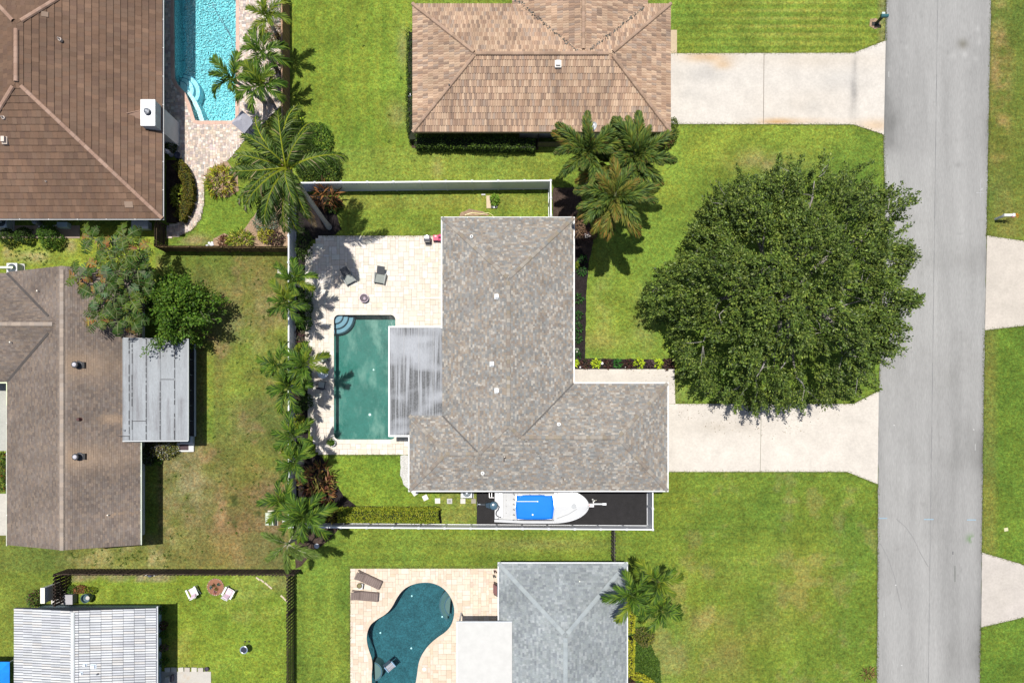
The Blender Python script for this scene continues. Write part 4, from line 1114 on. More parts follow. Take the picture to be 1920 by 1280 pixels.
# dark valley flashing where the wings meet
def valley(root, x, y, dx, dy, z, p, L_, col=(.095, .088, .082)):
    mb = MB(); n = int(L_ / .4); w = .042
    for k in range(n):
        t0, t1 = L_ * k / n, L_ * (k + 1) / n; q = []
        for t, s in ((t0, -1), (t0, 1), (t1, 1), (t1, -1)): q.append((x + dx * t - dy * w * s, y + dy * t + dx * w * s, z + p * t + .035))
        mb.poly(q if dx * dy > 0 and False else q, col)
    o = mb.build('valley_strip', M['matte'], root)
valley(HA, A1.x1, A2.y1, -1, -1, EV, .40, A2.hh - .1)
valley(HA, A1.x0, A3.y1, 1, -1, EV, .40, A3.hh - .1)
# panelled porch roof over the pool edge
def awning(root, u0, u1, v0, v1, z, seams, cols, mat, rim=(.62, .63, .63), t=.06, skip=None, zslope=0.0, name='porch_roof'):
    a, b = W(u0, v1, z), W(u1, v0, z)
    fr = MB(); fr.box(a.x, b.x, a.y, b.y, z - .10, z - .035, rim); pr = fr.build(name, M['paint'], root)
    xs = [a.x] + [W(s, 0, z).x for s in seams] + [b.x]
    for i in range(len(xs) - 1):
        m = MB(); m.box(xs[i] + .008, xs[i + 1] - .008, a.y + .02, b.y - .02, z - .034, z, cols[i % len(cols)])
        m.box(xs[i] + .008, xs[i] + .03, a.y + .02, b.y - .02, z, z + .018, cols[i % len(cols)])
        m.build('roof_panel', mat, pr)
    return pr, a, b
def mildew(name, base, amt_lo, amt_hi, dirt_or_reflection=(.035, .035, .038), st=(3.2, .16, 1), sc=1.7):
    m = pmat(name, base=base, rough=.6, var=.10, scale=.7, fine=.10, fscale=9, bump=.05, stretch=(2.2, .5, 1), dirt_or_reflection=dirt_or_reflection, dscale=sc, dlo=amt_lo, dhi=amt_hi, dstretch=st)
    nt = m.node_tree; L = nt.links.new      # the streaks only collect in some bands down the slope
    mix = [n for n in nt.nodes if n.type == 'MIX'][0]
    fac = mix.inputs['Factor'].links[0].from_socket
    geo = [n for n in nt.nodes if n.type == 'NEW_GEOMETRY'][0]
    mp = _node(nt, 'ShaderNodeMapping'); mp.inputs['Scale'].default_value = (.35, .55, 1); mp.inputs['Location'].default_value = (1.3, 2.1, 0); L(geo.outputs['Position'], mp.inputs[0])
    n = _node(nt, 'ShaderNodeTexNoise'); n.inputs['Scale'].default_value = .9; n.inputs['Detail'].default_value = 2; L(mp.outputs[0], n.inputs['Vector'])
    r = _node(nt, 'ShaderNodeMapRange'); r.inputs['From Min'].default_value = .40; r.inputs['From Max'].default_value = .54; L(n.outputs['Fac'], r.inputs['Value'])
    n2 = _node(nt, 'ShaderNodeTexNoise'); n2.inputs['Scale'].default_value = 9; n2.inputs['Detail'].default_value = 4; L(geo.outputs['Position'], n2.inputs['Vector'])
    r2 = _node(nt, 'ShaderNodeMapRange'); r2.inputs['From Min'].default_value = .3; r2.inputs['From Max'].default_value = .6; L(n2.outputs['Fac'], r2.inputs['Value'])
    mu = _node(nt, 'ShaderNodeMath', operation='MULTIPLY'); L(fac, mu.inputs[0]); L(r.outputs[0], mu.inputs[1])
    mu2 = _node(nt, 'ShaderNodeMath', operation='MULTIPLY'); L(mu.outputs[0], mu2.inputs[0]); r2.inputs['To Min'].default_value = .72; L(r2.outputs[0], mu2.inputs[1]); L(mu2.outputs[0], mix.inputs['Factor'])
    return m
mil_A = mildew('mildewed_aluminium', (.235, .245, .265), .38, .54, dirt_or_reflection=(.045, .047, .05), st=(4.2, .10, 1), sc=1.5)
prA, a, b = awning(HA, 731, 839, 614, 816, 2.55, [757, 785, 812], [(1, 1, 1)], mil_A)
mb = MB()
for (x0, x1, y0, y1) in ((a.x - .10, a.x - .002, a.y - .10, b.y + .10), (a.x, W(768, 0, 2.55).x, a.y - .10, a.y - .002), (a.x, b.x - .3, b.y + .002, b.y + .10)): mb.box(x0, x1, y0, y1, 2.42, 2.585, (.68, .68, .67))
mb.build('fascia', M['paint'], prA)
for y in (a.y + .1, (a.y * 2 + b.y) / 3, (a.y + b.y * 2) / 3, b.y - .1):
    mb = MB(); mb.box(a.x + .05, a.x + .15, y - .05, y + .05, .0, 2.45, (.66, .66, .65)); mb.build('porch_post', M['paint'], HA)
# satellite dish and wire at its north eave
mb = MB(); pts = [W(872, 403, .03), W(885, 399, .04), W(903, 401, .03), W(916, 399, .05), W(924, 404, .03), W(927, 412, .04)]
mb.tube(pts, .02, 6, (.55, .5, .12)); mb.build('garden_hose', M['gloss'], None, 'thin yellow hose lying in the grass at the north eave', 'garden hose', org=tuple(pts[0]))

# ================= the tan tiled house (top)
HB = empty('house', (3.4, 25.5, 0), 'house with mottled tan barrel tile hip roof at the top of the view', 'house')
B1 = Hip(-5.89, 12.71, 20.64, 29.84, EV, .42)
B2 = Hip(1.30, 11.06, 20.7, 44.0, EV, .385)
blocksB = [B1, B2]
roofB = roof_part(HB, blocksB, (.12, .08, .055), M['clay'])
PALB = [(0.3503, 0.2445, 0.1692), (0.2967, 0.1943, 0.1324), (0.2479, 0.1642, 0.1167), (0.3893, 0.2797, 0.1954), (0.2723, 0.2044, 0.1587), (0.3308, 0.2245, 0.1534), (0.2138, 0.1491, 0.1114), (0.3698, 0.2546, 0.1744), (0.3113, 0.2144, 0.1534)]
RB = random.Random(5)
def colB(mid, c):
    n = float(vnoise(mid.x, mid.y, 1.1, 7)); return tuple(q * (1 + .16 * n) for q in c)
mb = MB()
for b in blocksB:
    for f in b.faces():
        if f[0].z < 0: continue
        tile_face(mb, f, [o for o in blocksB if o is not b], RB, exp=.42, wid=(.175, .175), th=.035, pal=PALB, prof='barrel', hb=.035, gap=.006, stag='half', colfn=colB)
mb.build('barrel_tiles', M['clay'], roofB, kind='stuff')
for b in blocksB: ridge_caps('ridge_tile', roofB, b.lines(), [o for o in blocksB if o is not b], [(.28, .19, .135), (.32, .22, .155), (.25, .17, .12), (.30, .205, .15)], M['clay'], L_=.40, rad=.135, th=.13, lift=.03, overlap=.92)
# debris in the valleys
for (A, B) in ((W(1083, 96, 4.6), W(967, -10, 3.3)), (W(1106, 94, 4.6), W(1212, 5, 3.4))):
    mb = MB(); R = random.Random(8); d = B - A
    for k in range(150):
        t = k / 150; p = A + d * t; p.x += R.gauss(0, .06); p.y += R.gauss(0, .06)
        z = max(b.h(p.x, p.y) for b in blocksB) + .05; s_ = R.uniform(.03, .09)
        mb.obox((p.x, p.y), s_, s_ * R.uniform(.6, 1.5), z - .03, z + R.uniform(.0, .04), R.uniform(0, 3), R.choice([(.06, .06, .055), (.1, .1, .09), (.035, .035, .03)]))
    mb.build('valley_debris', M['matte'], roofB, kind='stuff')
walls(HB, [(B1.x0 + .6, B1.x1 - .6, B1.y0 + 1.1, B1.y1 - .6), (B2.x0 + .6, B2.x1 - .6, B2.y0 + .602, B2.y1 - .6)], EV - .17, (.45, .40, .32))
for (x, w) in ((-3.5, 1.5), (3.0, 1.5), (9.5, 1.6)): window(HB, x, B1.y0 + 1.1, .9, 2.1, w, 's')
for y in (22.5, 26.0): window(HB, B1.x0 + .6, y, .9, 2.1, 1.3, 'w')
g = MB(); g.box(B1.x1 - .6, B1.x1 - .55, 21.6, 26.5, 0, 2.2, (.6, .55, .45)); g.build('garage_door', M['paint'], HB)
mb = MB(); mb.box(B1.x0, B1.x1, B1.y0 - .03, B1.y0 - .002, EV - .2, EV - .01, (.22, .15, .1)); mb.box(B1.x0 - .03, B1.x0 - .002, B1.y0, B1.y1, EV - .2, EV - .01, (.22, .15, .1)); mb.box(B1.x1 + .002, B1.x1 + .03, B1.y0, B1.y1, EV - .2, EV - .01, (.22, .15, .1)); mb.build('fascia', M['paint'], HB)
x, y = W(1047, 117, 4.5).xy; box_vent(HB, 1047, 117, B1.h(x, y) + .06, .32, .36, .22, (.68, .66, .62))
mb = MB(); p = W(843, 165, 3.6); z = B1.h(p.x, p.y); mb.lathe((p.x, p.y, z), [(.06, 0), (.06, .25)], 8, (.03, .03, .03)); mb.build('vent_pipe', M['paint'], HB)
# patio wall niche with bins under the south eave
dish = empty('satellite_dish', W(1107, 240, EV), 'small grey satellite dish tilted on the south eave of the tan tiled house', 'satellite dish')
p = W(1108, 240, EV); mb = MB()
n = 18; ax = Vector((.35, -.5, .55)).normalized(); s1 = ax.cross(Vector((0, 0, 1))).normalized(); s2 = ax.cross(s1); c = Vector((p.x, p.y - .05, EV + .35))
ring = [c + (s1 * math.cos(2 * PI * k / n) * .40 + s2 * math.sin(2 * PI * k / n) * .33) + ax * .07 for k in range(n)]; ring2 = [c + (s1 * math.cos(2 * PI * k / n) * .2 + s2 * math.sin(2 * PI * k / n) * .17) + ax * .02 for k in range(n)]
for k in range(n):
    k2 = (k + 1) % n; mb.poly([ring[k], ring[k2], ring2[k2], ring2[k]], (.55, .57, .6)); mb.poly([ring2[k], ring2[k2], c], (.55, .57, .6))
mb.build('reflector', M['gloss'], dish)
mb = MB(); q = c + ax * .5 + Vector((-.1, .25, .05)); mb.tube([c - ax * .02 + s2 * .3, q], .02, 6, (.4, .4, .42)); mb.obox((q.x, q.y), .09, .14, q.z - .04, q.z + .05, .4, (.62, .62, .62)); mb.build('feed_arm', M['paint'], dish)
mb = MB(); mb.tube([(c.x, c.y, EV - .05), (c.x, c.y + .02, EV + .3)], .03, 8, (.3, .3, .3)); mb.build('mast', M['paint'], dish)

# ================= the brown flat-tile house (top left)
EC = 2.85
HC = empty('house', (-32, 22, 0), 'house with brown flat tile hip roof and white chimney, top left', 'house')
C1 = Hip(-40.4, W(304.5, 0, EC).x, W(0, 409.5, EC).y, 34.7, EC, .39)
roofC = roof_part(HC, [C1], (.05, .03, .02), M['clay'])
PALC = [(0.1215, 0.0725, 0.0475), (0.1125, 0.0688, 0.0456), (0.1305, 0.08, 0.0532), (0.1062, 0.0651, 0.0456), (0.117, 0.0744, 0.0513)]
def colC(mid, c):
    n = float(fbm(mid.x, mid.y * .5, 2.2, 40)); return tuple(q * (1 + .22 * n) for q in c)
mb = MB(); RC = random.Random(6)
for f in C1.faces():
    tile_face(mb, f, [], RC, exp=.445, wid=(.32, .32), th=.05, pal=PALC, gap=.005, stag='half', colfn=colC)
mb.build('flat_tiles', M['clay'], roofC, kind='stuff')
ridge_caps('ridge_tile', roofC, C1.lines(), [], [(.27, .175, .13), (.29, .195, .15), (.25, .16, .12)], M['clay'], L_=.42, rad=.15, th=.13, lift=.04, overlap=.93)
walls(HC, [(C1.x0 + .6, C1.x1 - 1.3, C1.y0 + 1.0, C1.y1 - .6)], EC - .17, (.42, .42, .38))
gutters(HC, [((C1.x0, C1.y0), (C1.x1, C1.y0)), ((C1.x1, C1.y0), (C1.x1, C1.y1))], EC, w=.10, col=(.40, .40, .40))
for y in (17.5, 28.0): window(HC, C1.x1 - 1.3, y, .4, 2.2, 1.8, 'e')
for x in (-37, -30): window(HC, x, C1.y0 + 1.0, .9, 2.1, 1.4, 's')
a, b = W(264.5, 235, 3.85), W(290, 187.5, 3.85)
mb = MB(); mb.box(a.x, b.x, a.y, b.y, -.05, 3.78, (.42, .44, .46)); ch = mb.build('chimney', M['wall'], HC)
mb = MB(); mb.box(a.x - .03, b.x + .03, a.y - .03, b.y + .03, 3.781, 3.86, (.80, .80, .80)); mb.build('chimney_cap', M['paint'], ch)
p = W(276, 209, 4.0); mb = MB(); mb.lathe((p.x, p.y, 3.861), [(.26, 0), (.26, .01), (.15, .02), (.15, .22), (.22, .22), (.2, .28), (.08, .33)], 16, (.22, .23, .25)); mb.build('flue_cap', M['metal'], ch)
mb = MB(); q = [W(264.5, 209, 3.4), W(238, 214, 3.65)]; mb.hexa([(q[1].x, q[1].y - .05, C1.h(q[1].x, q[1].y) - .02), (a.x, a.y + .4, C1.h(a.x + .001, a.y + 1) - .02), (a.x, b.y - .35, C1.h(a.x + .001, b.y) - .02), (q[1].x, q[1].y + .05, C1.h(q[1].x, q[1].y) - .02),
    (q[1].x, q[1].y - .02, C1.h(q[1].x, q[1].y) + .09), (a.x, q[0].y - .03, C1.h(a.x + .001, a.y + 1) + .42), (a.x, q[0].y + .03, C1.h(a.x + .001, b.y) + .42), (q[1].x, q[1].y + .02, C1.h(q[1].x, q[1].y) + .09)], (.24, .155, .115)); mb.build('cricket', M['clay'], roofC)
for (u, v) in ((111, 73), (88, 341), (5, 220)):
    x, y = W(u, v, 4.6).xy; z = C1.h(x, y); pipe_vent(HC, u, v, z + .1, .055, .14, (.42, .36, .32))
x, y = W(5, 260, 4.4).xy; box_vent(HC, 4, 260, C1.h(x, y), .26, .40, .25, (.5, .42, .36))
for (u, v) in ((242, 384), (90, 32)):      # paler replaced tiles
    p = W(u, v, 3.2 if u > 200 else 5.2); z = C1.h(p.x, p.y); mb = MB(); s = .39
    if u > 200: mb.hexa([(p.x - .3, p.y - .2, z - .2 * s + .02), (p.x + .3, p.y - .2, z - .2 * s + .02), (p.x + .3, p.y + .2, z + .2 * s + .02), (p.x - .3, p.y + .2, z + .2 * s + .02), (p.x - .3, p.y - .2, z - .2 * s + .085), (p.x + .3, p.y - .2, z - .2 * s + .085), (p.x + .3, p.y + .2, z + .2 * s + .05), (p.x - .3, p.y + .2, z + .2 * s + .05)], (.20, .145, .11))
    else: mb.hexa([(p.x - .2, p.y - .17, z + .2 * s + .0), (p.x + .2, p.y - .17, z - .2 * s), (p.x + .2, p.y + .17, z - .2 * s), (p.x - .2, p.y + .17, z + .2 * s), (p.x - .2, p.y - .17, z + .2 * s + .06), (p.x + .2, p.y - .17, z - .2 * s + .085), (p.x + .2, p.y + .17, z - .2 * s + .085), (p.x - .2, p.y + .17, z + .2 * s + .06)], (.20, .145, .11))
    mb.build('replacement_tile', M['clay'], roofC)

# ================= the gabled shingle house (left)
HD = empty('house', (-30.4, 1.0, 0), 'brown grey shingled gable house with porch roof, left of the weedy yard', 'house')
D1 = Gable(W(13.5, 0, EV).x, W(263, 0, EV).x, W(0, 1021, EV).y, W(0, 510, EV).y, EV, W(116, 0, 4.7).x, 4.7)
D2 = Hip(-50, -26.6, W(0, 716, EV).y, W(0, 512, EV).y, EV, .47)
blocksD = [D1, D2]
roofD = roof_part(HD, blocksD, (.08, .06, .05), M['shingle'])
PALD = [(0.1478, 0.1144, 0.0929), (0.1364, 0.1074, 0.0894), (0.125, 0.1012, 0.0877), (0.1628, 0.1276, 0.1015), (0.132, 0.1091, 0.0963), (0.1496, 0.1232, 0.1049), (0.1144, 0.0915, 0.0791)]
STN = [(W(146, 684, 4), 1.0, 2.5), (W(147, 857, 4), 1.0, 2.5), (W(210, 786, 3.6), .35, 2.5), (W(220, 965, 3.6), .12, 1.0)]
def colD(mid, c):
    n = float(fbm(mid.x * .45, mid.y, 2.0, 60)); w = 0
    for (p, ry, rx) in STN:
        dx = mid.x - p.x; w = max(w, (1 if dx > -.3 else math.exp(-((dx + .3) / .5) ** 2)) * math.exp(-((mid.y - p.y + 0.0) / ry) ** 2) * math.exp(-max(0, dx) / (rx * 1.2)))
    w *= .75; r = math.exp(-((mid.x - D1.xr) / .25) ** 2) * .5 if mid.y < 12 else 0
    pale = (.245, .175, .120)
    c = tuple(q * (1 + .28 * n) * (1 - w) + pq * w for q, pq in zip(c, pale))
    return tuple(q * (1 - r) + pq * r for q, pq in zip(c, (.27, .225, .19)))
mb = MB(); RD = random.Random(9)
for b in blocksD:
    for f in b.faces(): tile_face(mb, f, [o for o in blocksD if o is not b], RD, exp=.14, wid=(.16, .30), th=.012, pal=PALD, prof='shingle', colfn=colD)
mb.build('shingles', M['shingle'], roofD, kind='stuff')
for b in blocksD: ridge_caps('ridge_cap', roofD, [l for l in b.lines()], [o for o in blocksD if o is not b], [(.25, .21, .18), (.22, .18, .15), (.27, .22, .18)], M['shingle'], L_=.33, rad=.14, th=.03, lift=.02, overlap=.95)
mb = MB(); mb.box(D1.x0 + .5, D1.x1 - 1.05, D1.y0 + .3, D1.y1 - .3, -.05, EV - .17, (.55, .56, .50)); 
for y in (D1.y0 + .3, D1.y1 - .3): mb.hexa([(D1.x0 + .5, y - .04, EV - .17), (D1.x1 - 1.05, y - .04, EV - .17), (D1.x1 - 1.05, y + .04, EV - .17), (D1.x0 + .5, y + .04, EV - .17), (D1.xr - .05, y - .04, D1.zr - .2), (D1.xr + .05, y - .04, D1.zr - .2), (D1.xr + .05, y + .04, D1.zr - .2), (D1.xr - .05, y + .04, D1.zr - .2)], (.55, .56, .50))
mb.build('wall', M['wall'], HD)
gutters(HD, [((D1.x1, D1.y0), (D1.x1, W(0, 829, EV).y))], EV, w=.09, col=(.62, .66, .55))
gutters(HD, [((D1.x0, W(0, 735, EV).y), (D1.x0, D1.y0))], EV, w=.08, col=(.5, .5, .42))
for (u, v, w) in ((0, 880, 1.2), (0, 950, 1.5)): window(HD, D1.x1 - 1.05, W(0, v, 1.5).y, .9, 2.1, w, 'e')
window(HD, -32, D1.y0 + .26, .9, 2.1, 1.4, 's')
mb = MB(); mb.box(D1.x0 - .06, D1.x0 - .002, W(0, 760, EV).y, W(0, 716, EV).y, EV - .15, EV + .02, (.55, .6, .4)); mb.box(-39.9, D1.x0 - .06, W(0, 716, EV).y - .09, W(0, 716, EV).y - .002, EV - .15, EV + .01, (.55, .6, .4)); mb.build('fascia', M['paint'], HD)
mb = MB(); mb.box(-39.9, W(24, 0, EV).x, W(0, 503, EV).y, W(0, 499, EV).y, EV - .2, EV, (.55, .62, .42)); mb.build('fascia', M['paint'], HD)
for (y_, sy) in ((D2.y1, -1), (D2.y0, 1)):  # dark strips paint in the shading of the wing's two valleys
    mb = MB(); w = .09; k1 = (D1.zr - D1.z) / (D1.xr - D1.x0); n_ = 11
    for k in range(n_):
        q = []
        for t, s_ in ((4.1 * k / n_, -1), (4.1 * k / n_, 1), (4.1 * (k + 1) / n_, 1), (4.1 * (k + 1) / n_, -1)): q.append((D1.x0 + t * .98 + w * s_ * .7, y_ + sy * t * k1 / .47 - sy * w * s_ * .7, EV + k1 * t + .045))
        mb.poly(q if sy < 0 else q[::-1], (.062, .054, .05))
    mb.build('valley_strip', M['matte'], roofD)
for (u, v) in ((142, 683.5), (143, 856)):
    x, y = W(u, v, 4.6).xy; z = D1.h(x, y)
    mb = MB(); mb.lathe((x, y, z - .08), [(.30, 0), (.30, .12), (.14, .16), (.14, .50), (.24, .50), (.22, .56)], 16, (.03, .03, .035)); o = mb.build('turbine_vent', M['paint'], HD)
    mb = MB(); mb.lathe((x, y, z + .485), [(.15, 0), (.14, .04), (.06, .08)], 14, (.40, .39, .42)); mb.build('vent_cap', M['paint'], o)
    mb = MB(); mb.obox((x + .22, y), .40, .42, z - .22, z + .02, 0, (.02, .02, .022)); mb.build('vent_base', M['paint'], o)
x, y = W(149, 786, 4.3).xy; mb = MB(); z = D1.h(x, y); mb.lathe((x, y, z - .05), [(.16, 0), (.12, .1), (.1, .3)], 12, (.06, .02, .02)); mb.build('vent_pipe', M['paint'], HD)
for (u, v, du, dv) in ((199, 966, 0, 0), (73, 546, -24, -2), (24, 642, 3, 22)):
    p = W(u, v, 3.9); z = max(b.h(p.x, p.y) for b in blocksD); mb = MB(); mb.tube([(p.x, p.y, z - .05), (p.x, p.y, z + .25)], .05, 8, (.66, .6, .52)); mb.build('vent_pipe', M['paint'], HD)
panel_D = mildew('weathered_aluminium', (.215, .23, .245), .42, .68, dirt_or_reflection=(.13, .13, .14), st=(2.6, .2, 1), sc=1.2)
ZL, ZR = 3.38, 2.62
xl, xr_, yb, yt = W(229.5, 0, ZL).x, W(352, 0, ZR).x, W(0, 826, 2.9).y, W(0, 634, 2.9).y
def zD(x): return ZL + (ZR - ZL) * (x - xl) / (xr_ - xl)
def slab_x(mb, x0, x1, y0, y1, t0, t1, col): mb.hexa([(x0, y0, zD(x0) + t0), (x1, y0, zD(x1) + t0), (x1, y1, zD(x1) + t0), (x0, y1, zD(x0) + t0), (x0, y0, zD(x0) + t1), (x1, y0, zD(x1) + t1), (x1, y1, zD(x1) + t1), (x0, y1, zD(x0) + t1)], col)
mb = MB(); slab_x(mb, xl, xr_, yb, yt, -.12, -.036, (.36, .375, .385)); prD = mb.build('porch_roof', M['paint'], HD)
XS = [xl] + [W(u_, 0, 2.9).x for u_ in (248, 253, 277, 301, 326)] + [xr_]
for i in range(len(XS) - 1):
    mb = MB(); slab_x(mb, XS[i] + .008, XS[i + 1] - .008, yb + .02, yt - .02, -.035, 0, (1, 1, 1)); slab_x(mb, XS[i] + .03, XS[i] + .05, yb + .02, yt - .02, .0, .02, (1, 1, 1)); mb.build('roof_panel', panel_D, prD)
mb = MB(); R = random.Random(3)
for x in XS[1:-1]:
    yy = yb + .1
    while yy < yt - .1:
        l = R.uniform(.15, .7)
        if R.random() < .85: q_ = R.uniform(.018, .034); slab_x(mb, x - q_, x + q_, yy, min(yy + l, yt - .05), -.02, .024, (.03, .03, .033))
        yy += l + R.uniform(.02, .2)
for (u0, u1, v) in ((253, 277, 789), (302, 325, 711), (230, 247, 817)): A_, B_ = W(u0, v, 2.9), W(u1, v, 2.9); slab_x(mb, A_.x, B_.x, A_.y - .02, A_.y + .02, -.02, .026, (.04, .04, .045))
mb.build('tar_seams', M['matte'], prD, kind='stuff')
p = W(234.5, 806.5, 3.3); mb = MB(); mb.lathe((p.x, p.y, zD(p.x) - .02), [(.07, 0), (.07, .09)], 10, (.12, .13, .15)); mb.build('vent_stub', M['paint'], prD)
mb = MB(); slab_x(mb, xl, xr_ + .02, yb - .05, yb - .002, -.13, .0, (.45, .47, .48)); slab_x(mb, xr_ + .002, xr_ + .05, yb, yt, -.13, .0, (.45, .47, .48)); mb.build('fascia', M['paint'], prD)
a, b = Vector((D1.x1 - 1.0, yb)), Vector((xr_, yt))
# screened porch enclosure under that roof
xe, y0, y1 = W(368, 0, 0).x, a.y + .25, b.y - .15
mb = MB(); mb.box(a.x + .02, xe, y0, y1, .0, .04, (.05, .05, .05)); mb.build('porch_floor', M['matte'], HD)
for k in range(7):
    y = y0 + (y1 - y0) * k / 6; mb = MB(); mb.box(xe - .30, xe - .25, y - .025, y + .025, .04, 2.48, (.18, .19, .2)); mb.build('porch_post', M['paint'], HD)
mb = MB(); mb.box(xe - .04, xe, y0, y1, .0, .28, (.42, .45, .48)); mb.build('porch_kerb', M['paint'], HD)
scr = pmat('screen_mesh', base=(.04, .045, .05), rough=.8, var=0, fine=0, bump=0)

# ================= the white tiled house (bottom left)
EE = 2.6
HE = empty('house', (-29.5, -18, 0), 'low gabled house with white flat tiles and pale blue walls, bottom left', 'house')
E1 = Gable(W(27, 0, EE).x, W(293, 0, EE).x, -32, W(0, 1139.5, EE).y, EE, W(137, 0, 3.3).x, 3.3)
roofE = roof_part(HE, [E1], (.06, .068, .085), M['clay'])
PALE = [(.46, .47, .48), (.40, .41, .425), (.44, .445, .45), (.38, .39, .41), (.43, .42, .41), (.36, .365, .385)]
mb = MB(); RE = random.Random(4)
def tile_face_cols(mb, face, R):
    tile_face(mb, face, [], R, exp=.75, wid=(.185, .185), th=.045, pal=PALE, gap=.046, stag='none')
for f in E1.faces(): tile_face_cols(mb, f, RE)
mb.build('white_tiles', M['clay'], roofE, kind='stuff')
ridge_caps('ridge_tile', roofE, E1.lines(), [], [(.46, .48, .48), (.44, .45, .46)], M['clay'], L_=.42, rad=.15, th=.10, lift=.03)
mb = MB(); mb.box(E1.x0 + .35, E1.x1 - .9, E1.y0 + .3, E1.y1 - .5, -.05, EE - .12, (.33, .42, .48)); mb.build('wall', M['wall'], HE)
gutters(HE, [((E1.x1, -31), (E1.x1, E1.y1))], EE, w=.11, col=(.55, .56, .6))
window(HE, -27, E1.y1 - .5, 1.3, 2.0, 1.2, 'n'); window(HE, E1.x1 - .9, -16.5, .9, 2.0, 1.2, 'e')
for (u, v, s) in ((173, 1250, .30), (157, 1247, .2), (150, 1263, .16)):
    x, y = W(u, v, 3.2).xy; box_vent(HE, u, v, E1.h(x, y), s, s * .8, .18, (.62, .68, .75))
mb = MB(); p = W(184.5, 1262, 3.1); mb.lathe((p.x, p.y, E1.h(p.x, p.y)), [(.06, 0), (.06, .2)], 8, (.05, .06, .08)); mb.build('vent_pipe', M['paint'], HE)

# ================= the blue grey shingled house (bottom centre)
HF = empty('house', (5.0, -16, 0), 'blue grey shingled hip roof house with flat white patio roof, bottom centre', 'house')
F1 = Hip(W(935.5, 0, EV).x, W(1175, 0, EV).x, -34, W(0, 1056, EV).y, EV, .40)
roofF = roof_part(HF, [F1], (.1, .11, .12), M['shingle'])
PALF = [(0.1999, 0.2195, 0.2272), (0.1823, 0.1998, 0.21), (0.2234, 0.2414, 0.2486), (0.167, 0.1822, 0.195), (0.2117, 0.2327, 0.2336), (0.2411, 0.2579, 0.2625), (0.1882, 0.2085, 0.2143)]
def colF(mid, c):
    n = float(fbm(mid.x * .5, mid.y, 1.6, 80)); n2 = float(vnoise(mid.x, mid.y, .35, 5)); return tuple(q * (1 + .18 * n + .08 * n2) for q in c)
mb = MB(); RF = random.Random(12)
for f in F1.faces(): tile_face(mb, f, [], RF, exp=.15, wid=(.12, .30), th=.012, pal=PALF, prof='shingle', colfn=colF)
mb.build('shingles', M['shingle'], roofF, kind='stuff')
ridge_caps('ridge_cap', roofF, F1.lines(), [], [(.245, .27, .28), (.23, .255, .265), (.255, .28, .285)], M['shingle'], L_=.33, rad=.16, th=.035, lift=.02, overlap=.95)
walls(HF, [(F1.x0 + .4, F1.x1 - .3, F1.y0 + .5, F1.y1 - .5)], EV - .17, (.5, .52, .5))
gutters(HF, [((F1.x1, -22), (F1.x1, F1.y1)), ((F1.x1, F1.y1), (F1.x0, F1.y1)), ((F1.x0, F1.y1), (F1.x0, -22))], EV, w=.09, col=(.58, .6, .62))
window(HF, F1.x1 - .3, -16, .9, 2.1, 1.5, 'e'); window(HF, 5, F1.y1 - .5, .9, 2.1, 1.4, 'n')
p = W(1087, 1090, 3.6); mb = MB(); z = F1.h(p.x, p.y); mb.tube([(p.x, p.y, z - .05), (p.x + .01, p.y - .01, z + .32)], .045, 8, (.62, .62, .55)); mb.build('vent_pipe', M['paint'], HF)
a, b = W(858, 1300, 3.2), W(960, 1166.5, 3.2)
mb = MB(); mb.box(a.x, b.x, -24, b.y, 3.07, 3.2, (.41, .405, .39)); fr = mb.build('patio_roof', M['paint'], HF)
mb = MB(); mb.box(a.x - .09, a.x - .002, -24, b.y + .07, 3.04, 3.17, (.45, .47, .50)); mb.box(a.x, b.x, b.y + .002, b.y + .07, 3.04, 3.17, (.45, .47, .50)); mb.build('fascia', M['paint'], fr)
R = random.Random(2)
for k in range(12):
    y = b.y - .5 - k * .35; mb = MB(); mb.box(a.x - .115, a.x - .092, y - .03, y + .03, 3.06, 3.14, (.3, .3, .32)); mb.build('bracket', M['paint'], fr)
for y in (b.y - .2, b.y - 2.6, b.y - 5): mb = MB(); mb.box(a.x + .05, a.x + .15, y - .05, y + .05, 0, 3.06, (.6, .6, .6)); mb.build('porch_post', M['paint'], HF)

